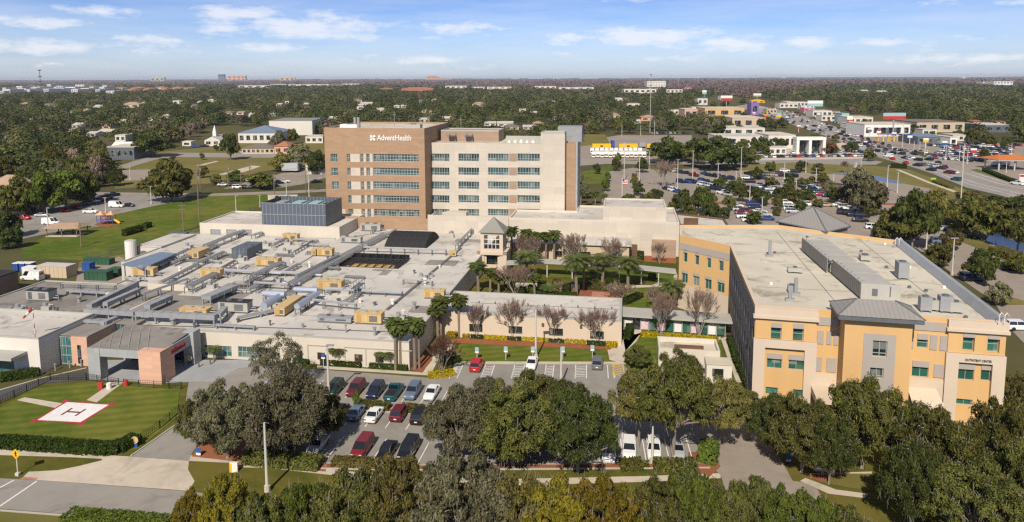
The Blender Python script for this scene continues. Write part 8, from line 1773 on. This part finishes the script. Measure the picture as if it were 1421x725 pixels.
for X, Y, r, h, x, y in IND:
    z = wood_zone(x)
    lf = rr.choice(['oak_dark','oak_dark','oak','oak','olive','mossy','bright','mossy','bare']); t = thing('oak_tree','x','tree',FW,X,Y,0,'trees '+z, rr.uniform(0,6.28)); me, tr = VAR['mid'][rr.randrange(6)]; t.scale = (r, r, h)
    c = new_obj('crown', me, t); 
    if not me.materials: me.materials.append(LEAF[lf])
    c.material_slots[0].link = 'OBJECT'; c.material_slots[0].material = LEAF[lf]; new_obj('trunk', tr, t)
    zt_.setdefault(z, []).append((t, x, dict(oak='olive green', oak_dark='dark green', olive='brownish', mossy='greyish', bright='bright green', bare='pinkish grey')[lf]))
for z, L in zt_.items(): zone_label(L, z, 'tree')
# the rest reads as one mass
def wood(name, region, bands, leaf, seed, hmul=1.0):
    rng = np.random.default_rng(seed); rr = random.Random(seed); pos, nr, sz, tn = [], [], [], []
    for (y0, y1, n, k, wd, ls) in bands:
        pts = []; tries = 0
        while len(pts) < n and tries < n*40:
            tries += 1; y = rr.uniform(y0, y1); x = rr.uniform(-60, 1490)
            if not any(inpoly(x, y, P) for P in region): continue
            X, Y = at(x, y); h = rr.choice((7,9,11,13,16))*rr.uniform(.85,1.15)*hmul
            if not ok(x, y, h*1000/Y): continue
            if any((X-a)**2+(Y-b_)**2 < 20 for a, b_, *_ in IND) and y > 150: continue
            pts.append((X, Y, h))
        for X, Y, h in pts:
            r = wd*rr.uniform(.7,1.3); d = sph(k, rng); d[:,2] = np.abs(d[:,2]*1.0)-.12; q = rng.uniform(.45,1,k)[:,None]**.5
            lob = 1+.25*np.sin(d[:,:1]*5+X)*np.sin(d[:,1:2]*5+Y)
            P = d*q*lob*np.array([r, r, h*.62])+np.array([X, Y, h*.40]); pos.append(P); nr.append(d+rng.normal(size=d.shape)*.16+np.array([0,0,.25])); sz.append(rng.uniform(.7,1.3,k)*ls); tn.append(np.clip(rng.normal(.42,.06,k)+rr.gauss(0,.26),0,1))
    me = leaf_mesh(name, np.concatenate(pos), np.concatenate(nr), np.concatenate(sz), np.concatenate(tn), 1.4, rng); me.materials.append(leaf); o = new_obj(name, me); setp(o, kind='stuff'); return o
wl = leaf_mat('leaf_wood', (.020,.034,.010), (.135,.138,.050), .15); wb = leaf_mat('leaf_wood_bare', (.050,.044,.026), (.175,.140,.090), .1)
wood('distant_bare_trees', W_GREEN, [(120,126,700,14,16,5.5),(125,135,900,22,9.5,3.0),(134,150,700,48,7.0,2.0),(149,200,420,90,6,1.3)], wb, 55)
wood('distant_woodland', W_GREEN, [(119,122,1600,9,26,9.0),(121.5,126,2400,14,15,5.0),(125,135,3400,26,9.5,2.9),(134,150,2300,66,9.0,1.9),(149,175,1500,130,7.8,1.3),(174,268,480,170,6.8,1.1)], wl, 21)
W_SWAMP = [[(-60,123),(-60,111.5),(300,111),(700,110),(1100,108.6),(1421,107.6),(1490,107.5),(1490,121),(1421,121),(1250,120),(1150,121),(1090,128),(1040,137),(1000,131),(960,127),(900,124),(700,123),(480,121),(300,120),(120,121)]]
ws = leaf_mat('leaf_swamp', (.100,.070,.066), (.175,.122,.112), .05)
wood('distant_swamp_forest', W_SWAMP, [(111,114,2600,8,60,22.0),(113.5,118,3400,10,28,11.0),(117.5,125,2600,16,15,5.5),(124,137,700,30,8,3)], ws, 33, 1.0)
# horizon ridge of forest, very far off
b = MB(); N = 160; rr = random.Random(4)
for i in range(N):
    x0 = -15000+30000*i/N; x1 = x0+30000/N-.5; y0 = 15000+rr.uniform(0,1500); hh = rr.uniform(14, 30); b.box(x0, x1, y0, y0+900, -.5, hh)
setp(b.build('far_forest_ridge', mat('forest_far', (.070,.062,.062), 1, .25, .002, big=.0006)), kind='stuff')
# house labels: kind and ordinal from the left within each kind
gr = {}
for o in list(COL.objects):
    l = o.get('label')
    if l and l[:2] in ('H|','W|','A|','P|','S|','B|'): gr.setdefault(l[2:], []).append(o)
for l, L in gr.items():
    L.sort(key=lambda o: px_of(*o.location)[0])
    for i, o in enumerate(L): o['label'] = l if len(L) == 1 else f'{l}, ' + ('leftmost' if i == 0 else 'rightmost' if i == len(L)-1 else f'{ORD[i]} from the left')
